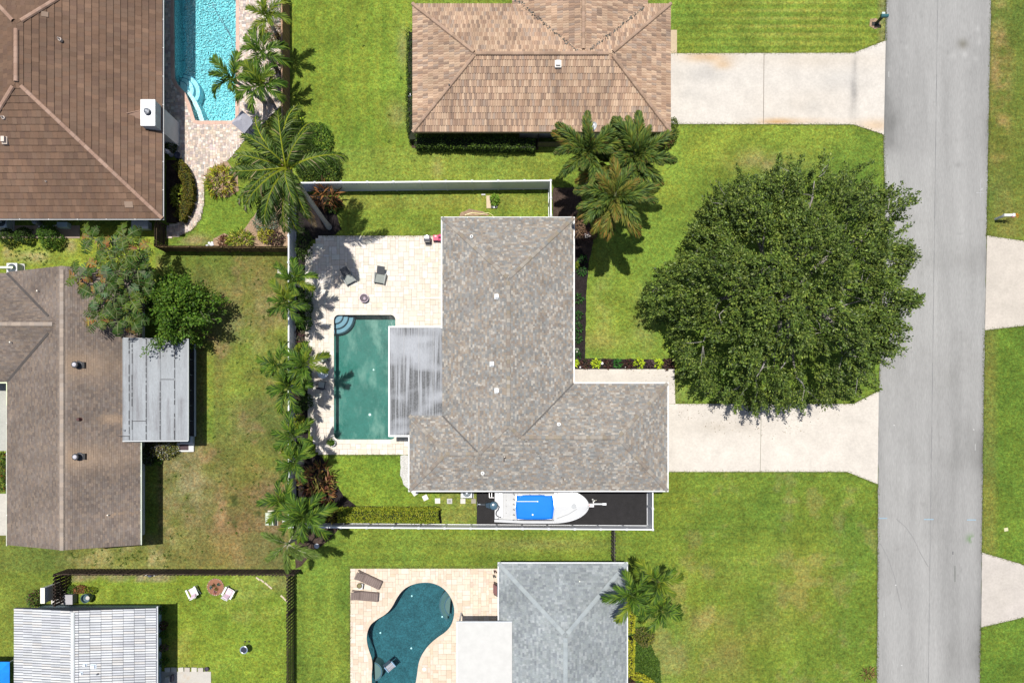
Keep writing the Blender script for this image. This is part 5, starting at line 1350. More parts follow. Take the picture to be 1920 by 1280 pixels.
# ================= fences
def white_fence():
    root = empty('fence', (W(541, 600).x, W(0, 600).y, 0), 'white vinyl privacy fence enclosing the rectangular pool yard', 'fence')
    Z = 1.83; bx = WP[root.name]
    pm = MB(); pm.box(-.065, .065, -.065, .065, 0, Z + .02, (1, 1, 1)); post = pm.mesh('post', M['vinyl'])
    cm = MB(); cm.hexa([(-.085, -.085, 0), (.085, -.085, 0), (.085, .085, 0), (-.085, .085, 0), (-.08, -.08, .03), (.08, -.08, .03), (.08, .08, .03), (-.08, .08, .03)]); cm.poly([(-.08, -.08, .03), (.08, -.08, .03), (0, 0, .09)]).poly([(.08, -.08, .03), (.08, .08, .03), (0, 0, .09)]).poly([(.08, .08, .03), (-.08, .08, .03), (0, 0, .09)]).poly([(-.08, .08, .03), (-.08, -.08, .03), (0, 0, .09)]); cap = cm.mesh('post_cap', M['vinyl'])
    def run(A, B, n, ends=(1, 1)):
        d = (B - A) / n; L_ = d.length; ang = math.atan2(d.y, d.x); cache = {}
        for i in range(n + 1):
            if (i == 0 and not ends[0]) or (i == n and not ends[1]): continue
            p = A + d * i
            o = inst('post', post, root, Vector((p.x, p.y, 0)) - bx, (0, 0, ang)); inst('post_cap', cap, o, (0, 0, Z + .02))
        w = L_ / 2 - .066
        m = MB(); m.box(-w, w, -.019, .019, .12, Z - .1, (1, 1, 1))
        k = int(2 * w / .15)
        for j in range(1, k): x = -w + 2 * w * j / k; m.box(x - .004, x + .004, -.022, .022, .13, Z - .11, (.8, .8, .8))
        pan = m.mesh('panel', M['vinyl']); m = MB(); m.box(-w, w, -.045, .045, Z - .10, Z - .0, (1, 1, 1)); rt = m.mesh('top_rail', M['vinyl']); m = MB(); m.box(-w, w, -.045, .045, .03, .12, (1, 1, 1)); rb = m.mesh('bottom_rail', M['vinyl'])
        for i in range(n):
            p = A + d * (i + .5); o = inst('panel', pan, root, Vector((p.x, p.y, 0)) - bx, (0, 0, ang)); inst('top_rail', rt, o, (0, 0, 0)); inst('bottom_rail', rb, o, (0, 0, 0))
    f = lambda u, v: (lambda p: Vector((p.x, p.y, 0)))(W(u, v, Z))
    run(f(541, 343), f(1032.5, 338.5), 10)
    run(f(1032.5, 338.5), f(1033, 404), 2, (0, 1))
    run(f(541, 343), f(541, 988), 13, (0, 0))
    run(f(541, 988), f(1224, 992.5), 14)
    run(f(1224, 992.5), f(1224, 914), 2, (0, 1))
white_fence()
def board_fence(P, top_z, label, pitch=.15, col=((.16, .09, .05), (.19, .11, .06), (.13, .075, .045)), shadowbox=False, bh=.14, name='fence', lean=0.0, cap=False):
    """P: list of (u,v) at the top of the fence"""
    pts = [W(u, v, top_z) for u, v in P]; root = empty(name, (pts[0].x, pts[0].y, 0), label, 'fence'); bx = WP[root.name]
    cache = []
    for c in col:
        m = MB(); m.hexa([(-bh / 2, -.01, .04), (bh / 2, -.01, .04), (bh / 2, .01, .04), (-bh / 2, .01, .04), (-bh / 2, -.01, top_z - .03), (bh / 2, -.01, top_z - .03), (bh / 2, .01, top_z - .03), (-bh / 2, .01, top_z - .03)], c)
        m.hexa([(-bh / 2, -.01, top_z - .029), (bh / 2, -.01, top_z - .029), (bh / 2, .01, top_z - .029), (-bh / 2, .01, top_z - .029), (-bh / 3.2, -.01, top_z), (bh / 3.2, -.01, top_z), (bh / 3.2, .01, top_z), (-bh / 3.2, .01, top_z)], c)
        cache.append(m.mesh('board', M['wood']))
    R = random.Random(len(P) + int(P[0][0])); cnt = 0; extra = MB(); extra_used = False
    pm = MB(); pm.box(-.05, .05, -.05, .05, -.02, top_z - .05, col[2]); post = pm.mesh('post', M['wood'])
    for s in range(len(pts) - 1):
        A, B = pts[s], pts[s + 1]; A = Vector((A.x, A.y, 0)); B = Vector((B.x, B.y, 0)); d = B - A; L_ = d.length; d.normalize(); ang = math.atan2(d.y, d.x); nn = Vector((-d.y, d.x, 0))
        n = int(L_ / pitch)
        for i in range(n):
            p = A + d * pitch * (i + .5); side = (.05 if i % 2 else -.05) if shadowbox else .045
            q = p + nn * side - bx; z = R.uniform(-.015, .015); q = Vector((q.x, q.y, z))
            if cnt < 300: inst('board', cache[R.randrange(3)], root, q, (R.uniform(-.01, .01), R.uniform(-.012, .012), ang)); cnt += 1
            else:
                w = bx + q; extra.obox((w.x, w.y), bh, .02, .04, top_z + z, ang, col[R.randrange(3)]); extra_used = True
        for z in (.35, 1.0, top_z - .25):
            m = MB(); c = (A + B) / 2; m.obox((c.x, c.y), L_, .04, z - .045, z + .045, ang, col[1]); m.build('rail', M['wood'], root)
        k = max(1, int(L_ / 2.4))
        for i in range(k + 1):
            p = A + d * (L_ * i / k) - bx; inst('post', post, root, Vector((p.x, p.y, 0)), (0, 0, ang))
        if cap: m = MB(); c = (A + B) / 2; m.obox((c.x, c.y), L_, .09, top_z + .003, top_z + .03, ang, (.30, .19, .12)); m.build('cap_rail', M['wood'], root)
    if extra_used: extra.build('more_boards', M['wood'], root, kind='stuff')
    return root
board_fence([(528, -30), (529, 330)], 1.83, 'reddish brown board fence running north beside the cyan pool patio', cap=True, col=((.21, .12, .065), (.25, .15, .08), (.17, .10, .06)))
board_fence([(291, 461.5), (538, 463)], 1.75, 'brown board fence between the small garden and the weedy yard', col=((.115, .075, .035), (.135, .09, .04), (.095, .062, .03)), cap=False)
board_fence([(290, 461), (291, 412)], 1.75, 'short dark board gate section at the brown house corner', col=((.05, .035, .02), (.06, .04, .025), (.045, .03, .02)))
board_fence([(100, 1136), (100, 1077), (550, 1078)], 1.83, 'long dark shadowbox fence north of the bottom left garden', pitch=.125, shadowbox=True, col=((.055, .035, .028), (.075, .048, .038), (.040, .027, .022)))
board_fence([(538, 1080), (538, 1300)], 1.83, 'dark shadowbox fence on the right side of the bottom left garden', pitch=.125, shadowbox=True, col=((.045, .032, .026), (.06, .042, .034), (.035, .026, .022)))
board_fence([(1153, 1052), (1153, 994)], 1.5, 'short weathered dark fence joining the white fence and the blue grey house', pitch=.14, shadowbox=True, col=((.07, .06, .055), (.09, .08, .07), (.05, .045, .04)))
# ------------------------------------------------------------------ palms
class QB:
    """fast quad collector in numpy"""
    def __init__(s): s.V = []; s.C = []
    def quad(s, a, b, c, d, col): s.V += [a, b, c, d]; s.C += [col] * 4
    def mesh(s, name, mat=None, org=None):
        V = np.array([tuple(p) for p in s.V]); C = np.array(s.C)
        if org is not None: V = V - np.array(org)
        return mesh_np(name, V, np.arange(len(V)).reshape(-1, 4), C, mat or M['leaf'])
def frond_mesh(name, seed, L_=1.0, n=34, ll=.42, lw=.035, a0=55, a1=-45, kind='pinnate', greens=((.05, .10, .02),), rach=(.10, .14, .03), bow=.0, fwd=45, start=.16, twist=0, tipc=None, dry=0.0):
    R = random.Random(seed); q = QB(); pts = []; p = Vector((0, 0, 0)); N = 16
    for i in range(N + 1):
        t = i / N; a = math.radians(a0 + (a1 - a0) * t ** 1.15); pts.append(p.copy()); p = p + Vector((math.cos(a) * math.cos(bow * t), math.cos(a) * math.sin(bow * t), math.sin(a))) * (L_ / N)
    def at(t):
        f = t * N; i = min(int(f), N - 1); return pts[i].lerp(pts[i + 1], f - i), (pts[i + 1] - pts[i]).normalized()
    for i in range(N):
        w0, w1 = .022 * L_ ** .5 * (1 - i / N * .8), .022 * L_ ** .5 * (1 - (i + 1) / N * .8)
        T = (pts[i + 1] - pts[i]).normalized(); S = T.cross(Vector((0, 0, 1))).normalized(); Un = S.cross(T)
        A, B = pts[i], pts[i + 1]
        for k in range(3):
            t0, t1 = 2 * PI * k / 3 + PI / 2, 2 * PI * (k + 1) / 3 + PI / 2
            f = lambda t, w, P: P + (S * math.cos(t) + Un * math.sin(t)) * w
            q.quad(f(t0, w0, A), f(t1, w0, A), f(t1, w1, B), f(t0, w1, B), rach)
    for side in (-1, 1):
        for j in range(n):
            t = start + (1 - start) * (j + R.random() * .6) / n; t = min(t, .995)
            P, T = at(t); S = T.cross(Vector((0, 0, 1))).normalized() * side; Un = (T.cross(S) if side < 0 else S.cross(T)).normalized()
            if Un.z < 0: Un = -Un
            s = (t - start) / (1 - start); l = ll * (math.sin(PI * min(1, .18 + .80 * s)) ** .55) * R.uniform(.85, 1.1)
            fw = math.radians(fwd + 25 * s + R.uniform(-8, 8))
            if kind == 'plume': roll = R.uniform(-75, 75)
            else: roll = R.uniform(0, 48) if kind == 'pinnate' else R.uniform(-35, 20)
            roll = math.radians(roll)
            Dv = (S * math.cos(roll) + Un * math.sin(roll)) * math.cos(fw) + T * math.sin(fw)
            Wd = Dv.cross(Un if abs(Dv.dot(Un)) < .9 else T).normalized(); w = lw * R.uniform(.8, 1.2)
            tw = R.uniform(-.7, .7); Wd = (Wd * math.cos(tw) + Dv.cross(Wd) * math.sin(tw)).normalized()
            m1 = P + Dv * l * .5; dr = Vector((0, 0, -1)) * l * (.22 if kind != 'coco' else .80); e = P + Dv * l * (.96 if kind != 'coco' else .70) + dr
            m1 = m1 + dr * .18
            c = greens[R.randrange(len(greens))]; f = R.uniform(.8, 1.25); c = tuple(x * f for x in c)
            if tipc is not None and (R.random() < tipc[1] * s): c = tuple(x * R.uniform(.8, 1.2) for x in tipc[0])
            q.quad(P - Wd * w * .35, P + Wd * w * .35, m1 + Wd * w * .5, m1 - Wd * w * .5, c)
            q.quad(m1 - Wd * w * .5, m1 + Wd * w * .5, e + Wd * w * .08, e - Wd * w * .08, c)
    return q.mesh(name)
GR = ((.052, .115, .012), (.070, .145, .015), (.040, .085, .010), (.105, .180, .018), (.022, .050, .008), (.028, .060, .010), (.15, .21, .02))
GRY = ((.095, .150, .014), (.14, .195, .018), (.060, .105, .012), (.20, .23, .02))
FOX = ((.085, .135, .022), (.115, .165, .024), (.045, .080, .016), (.15, .185, .028), (.075, .130, .032), (.030, .055, .012))
COC = ((.050, .100, .014), (.075, .130, .018), (.030, .060, .012), (.095, .145, .02), (.022, .045, .010), (.14, .18, .06))
FM = {
    'xmas': [frond_mesh('frond', 10 + k, 1.0, 42, .33, .030, 50, -66, 'pinnate', GR, (.15, .21, .05)) for k in range(5)],
    'xmas_y': [frond_mesh('frond', 20 + k, 1.0, 42, .33, .030, 46, -62, 'pinnate', GRY, (.18, .22, .05)) for k in range(4)],
    'fox': [frond_mesh('frond', 30 + k, 1.0, 230, .25, .026, 42, -40, 'plume', FOX, (.20, .23, .12), tipc=((.17, .14, .03), .15)) for k in range(5)],
    'foxy': [frond_mesh('frond', 40 + k, 1.0, 230, .25, .026, 30, -52, 'plume', ((.13, .15, .024), (.17, .17, .03), (.065, .090, .016)), (.18, .17, .08), tipc=((.22, .14, .03), .40)) for k in range(3)],
    'fox_pale': [frond_mesh('frond', 45 + k, 1.0, 90, .28, .024, 25, -35, 'plume', ((.10, .16, .03), (.13, .18, .035), (.08, .13, .025)), (.42, .40, .30)) for k in range(3)],
    'coco': [frond_mesh('frond', 50 + k, 1.0, 75, .25, .013, 42, -62, 'coco', COC, (.36, .40, .035), bow=(-.25, .2, .4, -.4, 0, .1)[k], fwd=34, start=.12, tipc=((.26, .24, .12), .12)) for k in range(6)],
    'coco_low': [frond_mesh('frond', 60 + k, 1.0, 75, .25, .013, 12, -68, 'coco', COC, (.32, .36, .04), bow=(-.3, .3, .1)[k], fwd=30, start=.14) for k in range(3)],
    'dead': [frond_mesh('frond', 70 + k, 1.0, 90, .17, .020, 5, -75, 'coco', ((.26, .19, .12), (.33, .26, .18), (.20, .14, .09), (.30, .2, .09)), (.36, .25, .14), bow=.15, fwd=40, start=.1) for k in range(2)],
}
def palm(label, crown, h, base, kind, n, R_, cat='palm tree', group=None, seed=0, name='palm_tree', trunk=(.17, .10), tcol=(.30, .28, .25), low=0.25, az0=None, extra=(), shaft=(.10, .15, .05), kinds2=None, azs=None, hv=.08):
    """crown (u,v) of the photograph at height h; base (u,v) on the ground"""
    R = random.Random(seed + int(crown[0] * 7 + crown[1])); C_ = W(crown[0], crown[1], h); B_ = W(base[0], base[1], 0) if base else Vector((C_.x, C_.y, 0))
    root = empty(name, B_, label, cat, group)
    mb = MB(); mid = B_.lerp(C_, .5) + Vector((B_.x - C_.x, B_.y - C_.y, 0)) * .08; K = 9; pts = []; rad = []
    for k in range(K + 1):
        t = k / K; p = B_ * (1 - t) ** 2 + mid * 2 * t * (1 - t) + C_ * t * t; pts.append(p); rad.append(trunk[0] + (trunk[1] - trunk[0]) * t ** .7)
    pts[0] = pts[0] + Vector((0, 0, -.05)); rad[0] *= 1.25
    mb.tube(pts, rad, 9, tcol); mb.build('trunk', M['bark'], root)
    # ring scars as real relief
    mb = MB(); k = int(h / .35)
    for j in range(1, k):
        t = j / k; p = B_ * (1 - t) ** 2 + mid * 2 * t * (1 - t) + C_ * t * t; r = trunk[0] + (trunk[1] - trunk[0]) * t ** .7
        mb.lathe((p.x, p.y, p.z), [(r * .99, -.015), (r * 1.06, 0), (r * .99, .015)], 9, tuple(c * .8 for c in tcol))
    if mb.v: mb.build('trunk_rings', M['bark'], root, kind='stuff')
    mb = MB(); mb.tube([C_ + Vector((0, 0, -.05)), C_ + Vector((0, 0, .25)), C_ + Vector((0, 0, .5))], [trunk[1] * 1.1, trunk[1] * 1.1, .03], 8, shaft); mb.build('crownshaft', M['bark'], root)
    rel = C_ - B_; az0 = R.uniform(0, 6.28) if az0 is None else az0
    for k in range(n):
        kk = kind if not kinds2 or R.random() > kinds2[1] else kinds2[0]
        az = az0 + k * 2 * PI / n + R.uniform(-.25, .25) if azs is None else azs[k]
        pitch = R.uniform(-.25, .20) if k % 3 else R.uniform(-.75, -.35)
        if k / n > 1 - low: pitch += .35
        s = R_ * R.uniform(.88, 1.1) * (.8 if pitch < -.35 else 1)
        inst('frond', FM[kk][R.randrange(len(FM[kk]))], root, rel + Vector((0, 0, R.uniform(0, hv * 3))), (R.uniform(-.3, .3), pitch, az), s)
    if kind.startswith('xmas') and R.random() < .6: extra = list(extra) + [('dead', R.uniform(0, 6.28), R.uniform(.1, .5), R_ * R.uniform(.6, .9))]
    for (kk, az, pitch, s) in extra:
        inst('frond', FM[kk][R.randrange(len(FM[kk]))], root, rel + Vector((0, 0, .1)), (0, pitch, az), s)
    return root
d2 = math.radians
FG = 'feather palms along the white fence'
palm('feather palm leaning over the white fence, farthest north of the fence row', (552, 526), 4.3, (566, 540), 'xmas', 9, 1.9, group=FG, seed=1, kinds2=('xmas_y', .25))
palm('feather palm straddling the white fence just below the northernmost one of the row', (540, 568), 4.2, (560, 580), 'xmas', 8, 1.9, group=FG, seed=2, kinds2=('xmas_y', .25))
palm('feather palm on the weedy yard side of the fence, beside the round patio table', (525, 684), 4.4, (556, 690), 'xmas', 8, 1.9, group=FG, seed=3)
palm('feather palm reaching over the round patio table by the pool', (575, 684), 4.4, (568, 695), 'xmas', 9, 2.0, group=FG, seed=4, kinds2=('xmas_y', .3))
palm('feather palm over the fence just below the round patio table', (544, 727), 4.4, (560, 735), 'xmas', 9, 2.1, group=FG, seed=5, kinds2=('xmas_y', .2))
palm('feather palm over the fence beside the lower left corner of the pool', (553, 817), 4.6, (566, 822), 'xmas', 9, 1.9, group=FG, seed=6)
palm('feather palm at the lower end of the patio above the red crotons', (554, 865), 4.6, (566, 868), 'xmas', 9, 1.9, group=FG, seed=7, kinds2=('xmas_y', .25))
palm('feather palm left of the fence corner beside the pale utility box', (533, 942), 4.6, (556, 940), 'xmas', 9, 2.0, group=FG, seed=8)
palm('large dark feather palm at the fence corner where the hedge begins', (573, 966), 5.0, (586, 960), 'xmas', 11, 2.4, group=FG, seed=9)
palm('foxtail palm with pale leaf ribs at the meeting of white and dark fences', (541, 1018), 4.5, (556, 1008), 'fox_pale', 6, 2.4, seed=10, cat='palm tree', azs=[d2(150), d2(218), d2(268), d2(318), d2(340), d2(62)], low=0)
# coconut palm
palm('tall leaning coconut palm with one dead brown frond above the fence corner', (541, 318), 10.5, (617, 426), 'coco', 11, 4.1, seed=11, trunk=(.19, .12), tcol=(.30, .28, .25), shaft=(.20, .18, .06), hv=.2,
     azs=[d2(a) for a in (100, 78, 55, 38, 4, 128, 148, 172, 200, 236, 262)], low=0.2,
     extra=[('coco', d2(292), .0, 3.6), ('coco', d2(212), -.3, 3.8), ('coco', d2(182), -.4, 3.6), ('coco', d2(225), -.1, 4.2), ('coco', d2(250), -.2, 4.3), ('coco', d2(275), -.5, 3.2), ('coco_low', d2(190), -.2, 3.6), ('coco_low', d2(225), -.1, 3.9), ('coco_low', d2(160), -.2, 3.4), ('coco_low', d2(245), -.2, 3.8), ('coco_low', d2(262), -.2, 4.0), ('dead', d2(290), -.2, 3.9), ('coco_low', d2(60), 0, 3.0)])
# foxtails in front of the main house
XG = 'foxtail palms at the front corner'
palm('bushy foxtail palm, leftmost of the clump beside the satellite dish', (1104, 288), 6.2, (1098, 340), 'fox', 15, 2.9, group=XG, seed=12, kinds2=('foxy', .2))
palm('foxtail palm in the middle of the clump behind the nearest one', (1148, 312), 5.6, (1118, 352), 'fox', 15, 2.7, group=XG, seed=13, kinds2=('foxy', .45))
palm('foxtail palm on the right of the clump with one frond upright over the tan roof', (1190, 297), 6.4, (1150, 360), 'fox', 15, 2.9, group=XG, seed=14, extra=[('fox', d2(88), -.1, 3.1)])
palm('large foxtail palm with orange tipped lower fronds nearest the grey roof', (1151, 372), 7.0, (1105, 408), 'fox', 18, 2.9, group=XG, seed=15, kinds2=('foxy', .35), extra=[('foxy', d2(262), .2, 2.9), ('foxy', d2(238), .2, 2.8), ('foxy', d2(205), .2, 2.8), ('foxy', d2(305), .1, 2.6)])
# palms by the cyan pool
NG = 'feather palms beside the cyan pool'
palm('sparse windblown palm at the top of the paver patio by the brown fence', (503, 36), 4.4, (520, 66), 'xmas_y', 8, 2.0, group=NG, seed=16)
palm('dark feather palm between the cyan pool and the fence', (494, 102), 4.6, (514, 120), 'xmas', 9, 2.1, group=NG, seed=17)
palm('feather palm leaning out over the cyan pool water', (437, 150), 5.0, (497, 192), 'xmas', 8, 2.1, group=NG, seed=18)
palm('feather palm at the right of the cyan pool nearest the grey patio umbrella', (491, 164), 5.4, (508, 190), 'xmas', 11, 2.2, group=NG, seed=19, kinds2=('xmas_y', .2))
# palms by the blue grey house
BG = 'yellow tipped palms beside the blue grey roof'
palm('yellow tipped palm hanging over the edge of the blue grey roof', (1184, 1114), 5.0, (1172, 1090), 'xmas', 9, 2.2, group=BG, seed=20, kinds2=('xmas_y', .35))
palm('palm at the upper right of the trio beside the blue grey roof', (1229, 1088), 4.8, (1205, 1072), 'xmas', 9, 2.0, group=BG, seed=21, kinds2=('xmas_y', .2))
palm('palm at the lower right of the trio beside the blue grey roof', (1236, 1140), 4.6, (1210, 1115), 'xmas', 9, 2.0, group=BG, seed=22, kinds2=('xmas_y', .35))

# ------------------------------------------------------------------ leaf clouds
def leaf_cloud(P, size, pal, seed=0, aspect=.5, upb=.6, axis=None, jit=.25):
    """P (n,3) leaf positions -> verts, colours (4 per leaf)"""
    R = np.random.RandomState(seed); n = len(P)
    N = R.normal(size=(n, 3)); N[:, 2] = np.abs(N[:, 2]) + upb; N /= np.linalg.norm(N, axis=1)[:, None]
    D = R.normal(size=(n, 3)) if axis is None else axis + R.normal(size=(n, 3)) * .55
    D -= (D * N).sum(1)[:, None] * N; D /= np.linalg.norm(D, axis=1)[:, None] + 1e-9
    S = np.cross(N, D); l = size * R.uniform(1 - jit, 1 + jit, n)[:, None]; w = l * aspect
    a = P; b = P + D * l * .5 + S * w * .5; c = P + D * l - N * l * .15; d = P + D * l * .5 - S * w * .5
    V = np.stack([a, b, c, d], 1).reshape(-1, 3)
    pal = np.array(pal); C = pal[R.randint(0, len(pal), n)] * R.uniform(.78, 1.25, n)[:, None]
    return V, np.repeat(C, 4, axis=0)
def cloud_obj(name, V, C, parent=None, mat=None, **kw):
    org = WP[parent.name] if parent is not None else Vector((float(V[:, 0].mean()), float(V[:, 1].mean()), 0))
    me = mesh_np(name, V - np.array(org), np.arange(len(V)).reshape(-1, 4), C, mat or M['leaf'])
    o = bpy.data.objects.new(name, me); reg(o, parent, org); return tag(o, **kw)
def shrub(label, u, v, r, h, pal, n=500, size=.16, cat='shrub', name='shrub', seed=0, shape='dome', group=None, aspect=.45, ry=None, stems=5, zc=.3, lump=.25):
    """(u,v) centre of the crown in the photograph"""
    c = W(u, v, h * .6); root = empty(name, (c.x, c.y, 0), label, cat, group); R = np.random.RandomState(seed + int(u + v * 3)); ry = ry or r
    th = R.uniform(0, 2 * PI, n); cz = R.uniform(-.15, 1, n); s = np.sqrt(1 - np.clip(cz, -1, 1) ** 2); k = R.uniform(.55, 1, n) ** .5
    lum = 1 + lump * np.array([float(vnoise(math.cos(t) * 2.1 + seed, math.sin(t) * 2.1 + z * 1.7, 1.0, seed)) for t, z in zip(th, cz)])
    P = np.stack([c.x + r * k * s * np.cos(th) * lum, c.y + ry * k * s * np.sin(th) * lum, h * (zc + (1 - zc) * np.clip(cz, 0, 1) * k) + 0 * th], 1)
    ax = np.stack([s * np.cos(th), s * np.sin(th), cz], 1)
    V, C = leaf_cloud(P, size, pal, seed, aspect, .3, ax)
    cloud_obj('foliage', V, C, root)
    mb = MB(); RR = random.Random(seed)
    for j in range(stems):
        a = RR.uniform(0, 6.28); mb.tube([(c.x, c.y, 0), (c.x + math.cos(a) * r * .4, c.y + math.sin(a) * ry * .4, h * .5), (c.x + math.cos(a) * r * .6, c.y + math.sin(a) * ry * .6, h * .8)], [.03, .02, .008], 5, (.12, .09, .06))
    mb.build('stem', M['bark'], root)
    return root
def hedge(label, P_px, w, h, pal, n, size=.10, seed=0, name='hedge', cat='hedge', zc=0, lump=.12):
    """P_px: centre line at mid height"""
    pts = [W(u, v, h * .8) for u, v in P_px]; root = empty(name, (pts[0].x, pts[0].y, 0), label, cat); R = np.random.RandomState(seed)
    seg = [(pts[i], pts[i + 1]) for i in range(len(pts) - 1)]; Ls = np.array([(b - a).length for a, b in seg]); pr = Ls / Ls.sum()
    I = R.choice(len(seg), n, p=pr); T = R.uniform(0, 1, n); A = np.array([tuple(a) for a, b in seg]); B = np.array([tuple(b) for a, b in seg])
    X = A[I] * (1 - T[:, None]) + B[I] * T[:, None]; D = (B - A)[I]; D /= np.linalg.norm(D, axis=1)[:, None]; Nn = np.stack([-D[:, 1], D[:, 0], 0 * D[:, 0]], 1)
    top = R.uniform(0, 1, n) < w / (w + 2 * h) * 1.4
    off = np.where(top, R.uniform(-.5, .5, n), np.sign(R.uniform(-1, 1, n)) * R.uniform(.40, .5, n)) * w
    z = np.where(top, R.uniform(.86, 1.0, n), R.uniform(.05, 1, n)) * h
    lm = fbm(X[:, 0], X[:, 1], .7, seed); lm2 = vnoise(X[:, 0], X[:, 1] + off, .35, seed + 3)
    P = X + Nn * (off * (1 + lump * lm))[:, None]; P[:, 2] = z * (1 + lump * lm + lump * .7 * lm2)
    ax = Nn * np.sign(off)[:, None] * .5 + np.array([0, 0, 1.0])
    V, C = leaf_cloud(P, size, pal, seed, .55, .4, ax)
    cloud_obj('foliage', V, C, root)
    mb = MB()
    for a, b in seg:
        d = (b - a).normalized(); k = max(1, int((b - a).length / .5))
        c = (a + b) / 2; mb.obox((c.x, c.y), (b - a).length - .05, w * .72, .0, h * .80, math.atan2(d.y, d.x), (.012, .016, .006))
    mb.build('inner_twigs', M['matte'], root)
    return root
DG = ((.030, .055, .010), (.045, .080, .014), (.060, .105, .016), (.022, .040, .009)); MG = ((.050, .11, .015), (.075, .15, .02), (.035, .08, .012), (.10, .18, .02))
YG = ((.15, .20, .015), (.11, .165, .015), (.22, .24, .02), (.07, .12, .012)); LIME = ((.42, .55, .03), (.34, .48, .03), (.50, .58, .04)); RED = ((.075, .032, .028), (.05, .022, .022), (.12, .055, .04), (.045, .045, .02))
CROT = ((.36, .38, .03), (.16, .22, .02), (.42, .34, .03), (.20, .06, .03), (.07, .12, .015), (.48, .46, .06), (.30, .36, .03))
GOLD = ((.38, .38, .03), (.30, .33, .02), (.45, .42, .04))
# clipped shrubs between the fence and the patio
SG = 'clipped shrubs between the white fence and the patio'
for lab, u, v, r, ry, h, pal in (
    ('dark clipped shrub below the coconut palm in the fence bed', 567, 458, .55, 1.1, 1.5, DG),
    ('yellow green shrub under the two northern fence palms', 571, 548, .5, .8, 1.5, MG),
    ('dark green shrub in the fence bed facing the fire pit', 572, 578, .5, .75, 1.5, DG),
    ('round bright green shrub in the fence bed level with the pool steps', 569, 605, .55, .5, 1.4, MG),
    ('golden green shrub in the fence bed left of the round table', 566, 658, .62, .62, 1.6, YG),
    ('dark green shrub in the fence bed below the round table', 570, 706, .5, .7, 1.5, MG),
    ('dark shrub in the fence bed under the third palm pair', 570, 752, .5, .6, 1.5, DG),
    ('yellow shrub in the fence bed at the lower left of the pool', 562, 795, .62, .62, 1.6, YG),
    ('dark green shrub in the fence bed beside the potted plant', 570, 838, .45, .6, 1.3, DG)):
    shrub(lab, u, v, r, h, pal, 650, .15, group=SG, seed=int(v), ry=ry, cat='shrub')
for lab, u, v in (('small spiky bromeliad between shrubs in the fence bed', 563, 632), ('small reddish bromeliad in the fence bed below the table', 557, 768)):
    shrub(lab, u, v, .45, .5, ((.14, .13, .08), (.09, .10, .05), (.12, .05, .05)), 120, .35, cat='bromeliad', name='bromeliad', seed=int(v), aspect=.13, stems=2)
hedge('clipped yellow green hedge along the lower white fence', [(634, 965.5), (823, 966)], 1.0, 1.2, ((.20, .26, .018), (.28, .30, .025), (.08, .12, .012), (.32, .32, .03), (.13, .18, .015)), 9000, .11, seed=2)
hedge('uneven dark hedge under the south eave of the tan tiled house', [(778, 266), (860, 268), (1004, 271)], .75, 1.1, DG + ((.10, .16, .02),), 3600, .13, seed=3, lump=.35)
hedge('dark hedge running up the west wall of the tan tiled house', [(773, 60), (771, 180), (774, 262)], .7, 1.0, DG, 2200, .12, seed=4, lump=.35)
hedge('curved olive hedge bordering the paver path by the brown house', [(333, 306), (345, 322), (353, 345), (352, 375), (343, 398), (334, 410)], .75, .9, ((.12, .12, .015), (.17, .15, .02), (.08, .09, .012), (.05, .07, .01), (.16, .10, .02)), 4200, .10, seed=5)
hedge('narrow golden hedge tight against the wall of the blue grey house', [(1184, 1145), (1182, 1186)], .42, 1.3, GOLD, 1200, .11, seed=6)
hedge('longer golden hedge strip lower on the blue grey house wall', [(1184, 1198), (1182, 1264)], .42, 1.3, GOLD, 1900, .11, seed=7)
hedge('low golden hedge turning away from the blue grey house at the bottom edge', [(1184, 1266), (1206, 1271), (1226, 1284)], .35, .7, GOLD, 1000, .11, seed=8)
shrub('rounded olive hedge bush at the garage corner of the tan tiled house', 1261, 240, .45, 1.6, ((.10, .13, .02), (.06, .09, .015)), 700, .13, seed=5, ry=.9)
shrub('reddish green shrub under the corner of the tan tiled roof', 1243, 262, .8, 1.2, ((.10, .08, .02), (.08, .11, .02), (.15, .08, .03)), 700, .15, seed=6, ry=.5)
shrub('brown tinged round shrub below the palms by the blue grey house', 1210, 1196, .75, 1.1, ((.13, .13, .04), (.10, .11, .03), (.18, .15, .06), (.20, .20, .02)), 800, .12, seed=7, ry=.65)
shrub('dark red cordyline at the foot of the golden hedge', 1181, 1270, .35, .8, RED, 220, .28, seed=8, aspect=.2, cat='cordyline')
shrub('croton shrub with yellow and orange leaves on a pale soil bed', 411, 337, 1.05, 1.1, CROT, 520, .42, seed=9, aspect=.16, cat='croton')
shrub('croton with yellow leaves beside the board fence of the small garden', 449, 449, .85, .9, ((.32, .33, .04), (.18, .24, .03), (.40, .38, .06), (.10, .16, .02)), 300, .45, seed=10, aspect=.18, cat='croton', ry=.6)
shrub('brown leaved dying plant next to the yellow croton', 421, 452, .4, .5, ((.18, .08, .04), (.12, .05, .03)), 160, .25, seed=11, aspect=.3, cat='plant', name='plant')
shrub('bright yellow shrub under the coconut palm by the white fence', 497, 438, .6, .9, ((.34, .33, .03), (.25, .28, .03), (.40, .36, .04)), 420, .16, seed=12)
shrub('silvery green shrub under the coconut palm', 497, 410, .9, 1.3, ((.16, .20, .15), (.12, .16, .11), (.20, .24, .18), (.07, .11, .05)), 900, .15, seed=13)
shrub('dark burgundy shrub in the corner of the brown and white fences', 516, 447, .55, .9, ((.05, .02, .03), (.08, .03, .035), (.03, .04, .015)), 400, .15, seed=14)
shrub('yellow leaved shrub inside the curved hedge', 334, 368, .55, 1.0, ((.24, .27, .03), (.15, .21, .02), (.32, .33, .05)), 380, .26, seed=15, aspect=.35, ry=.9)
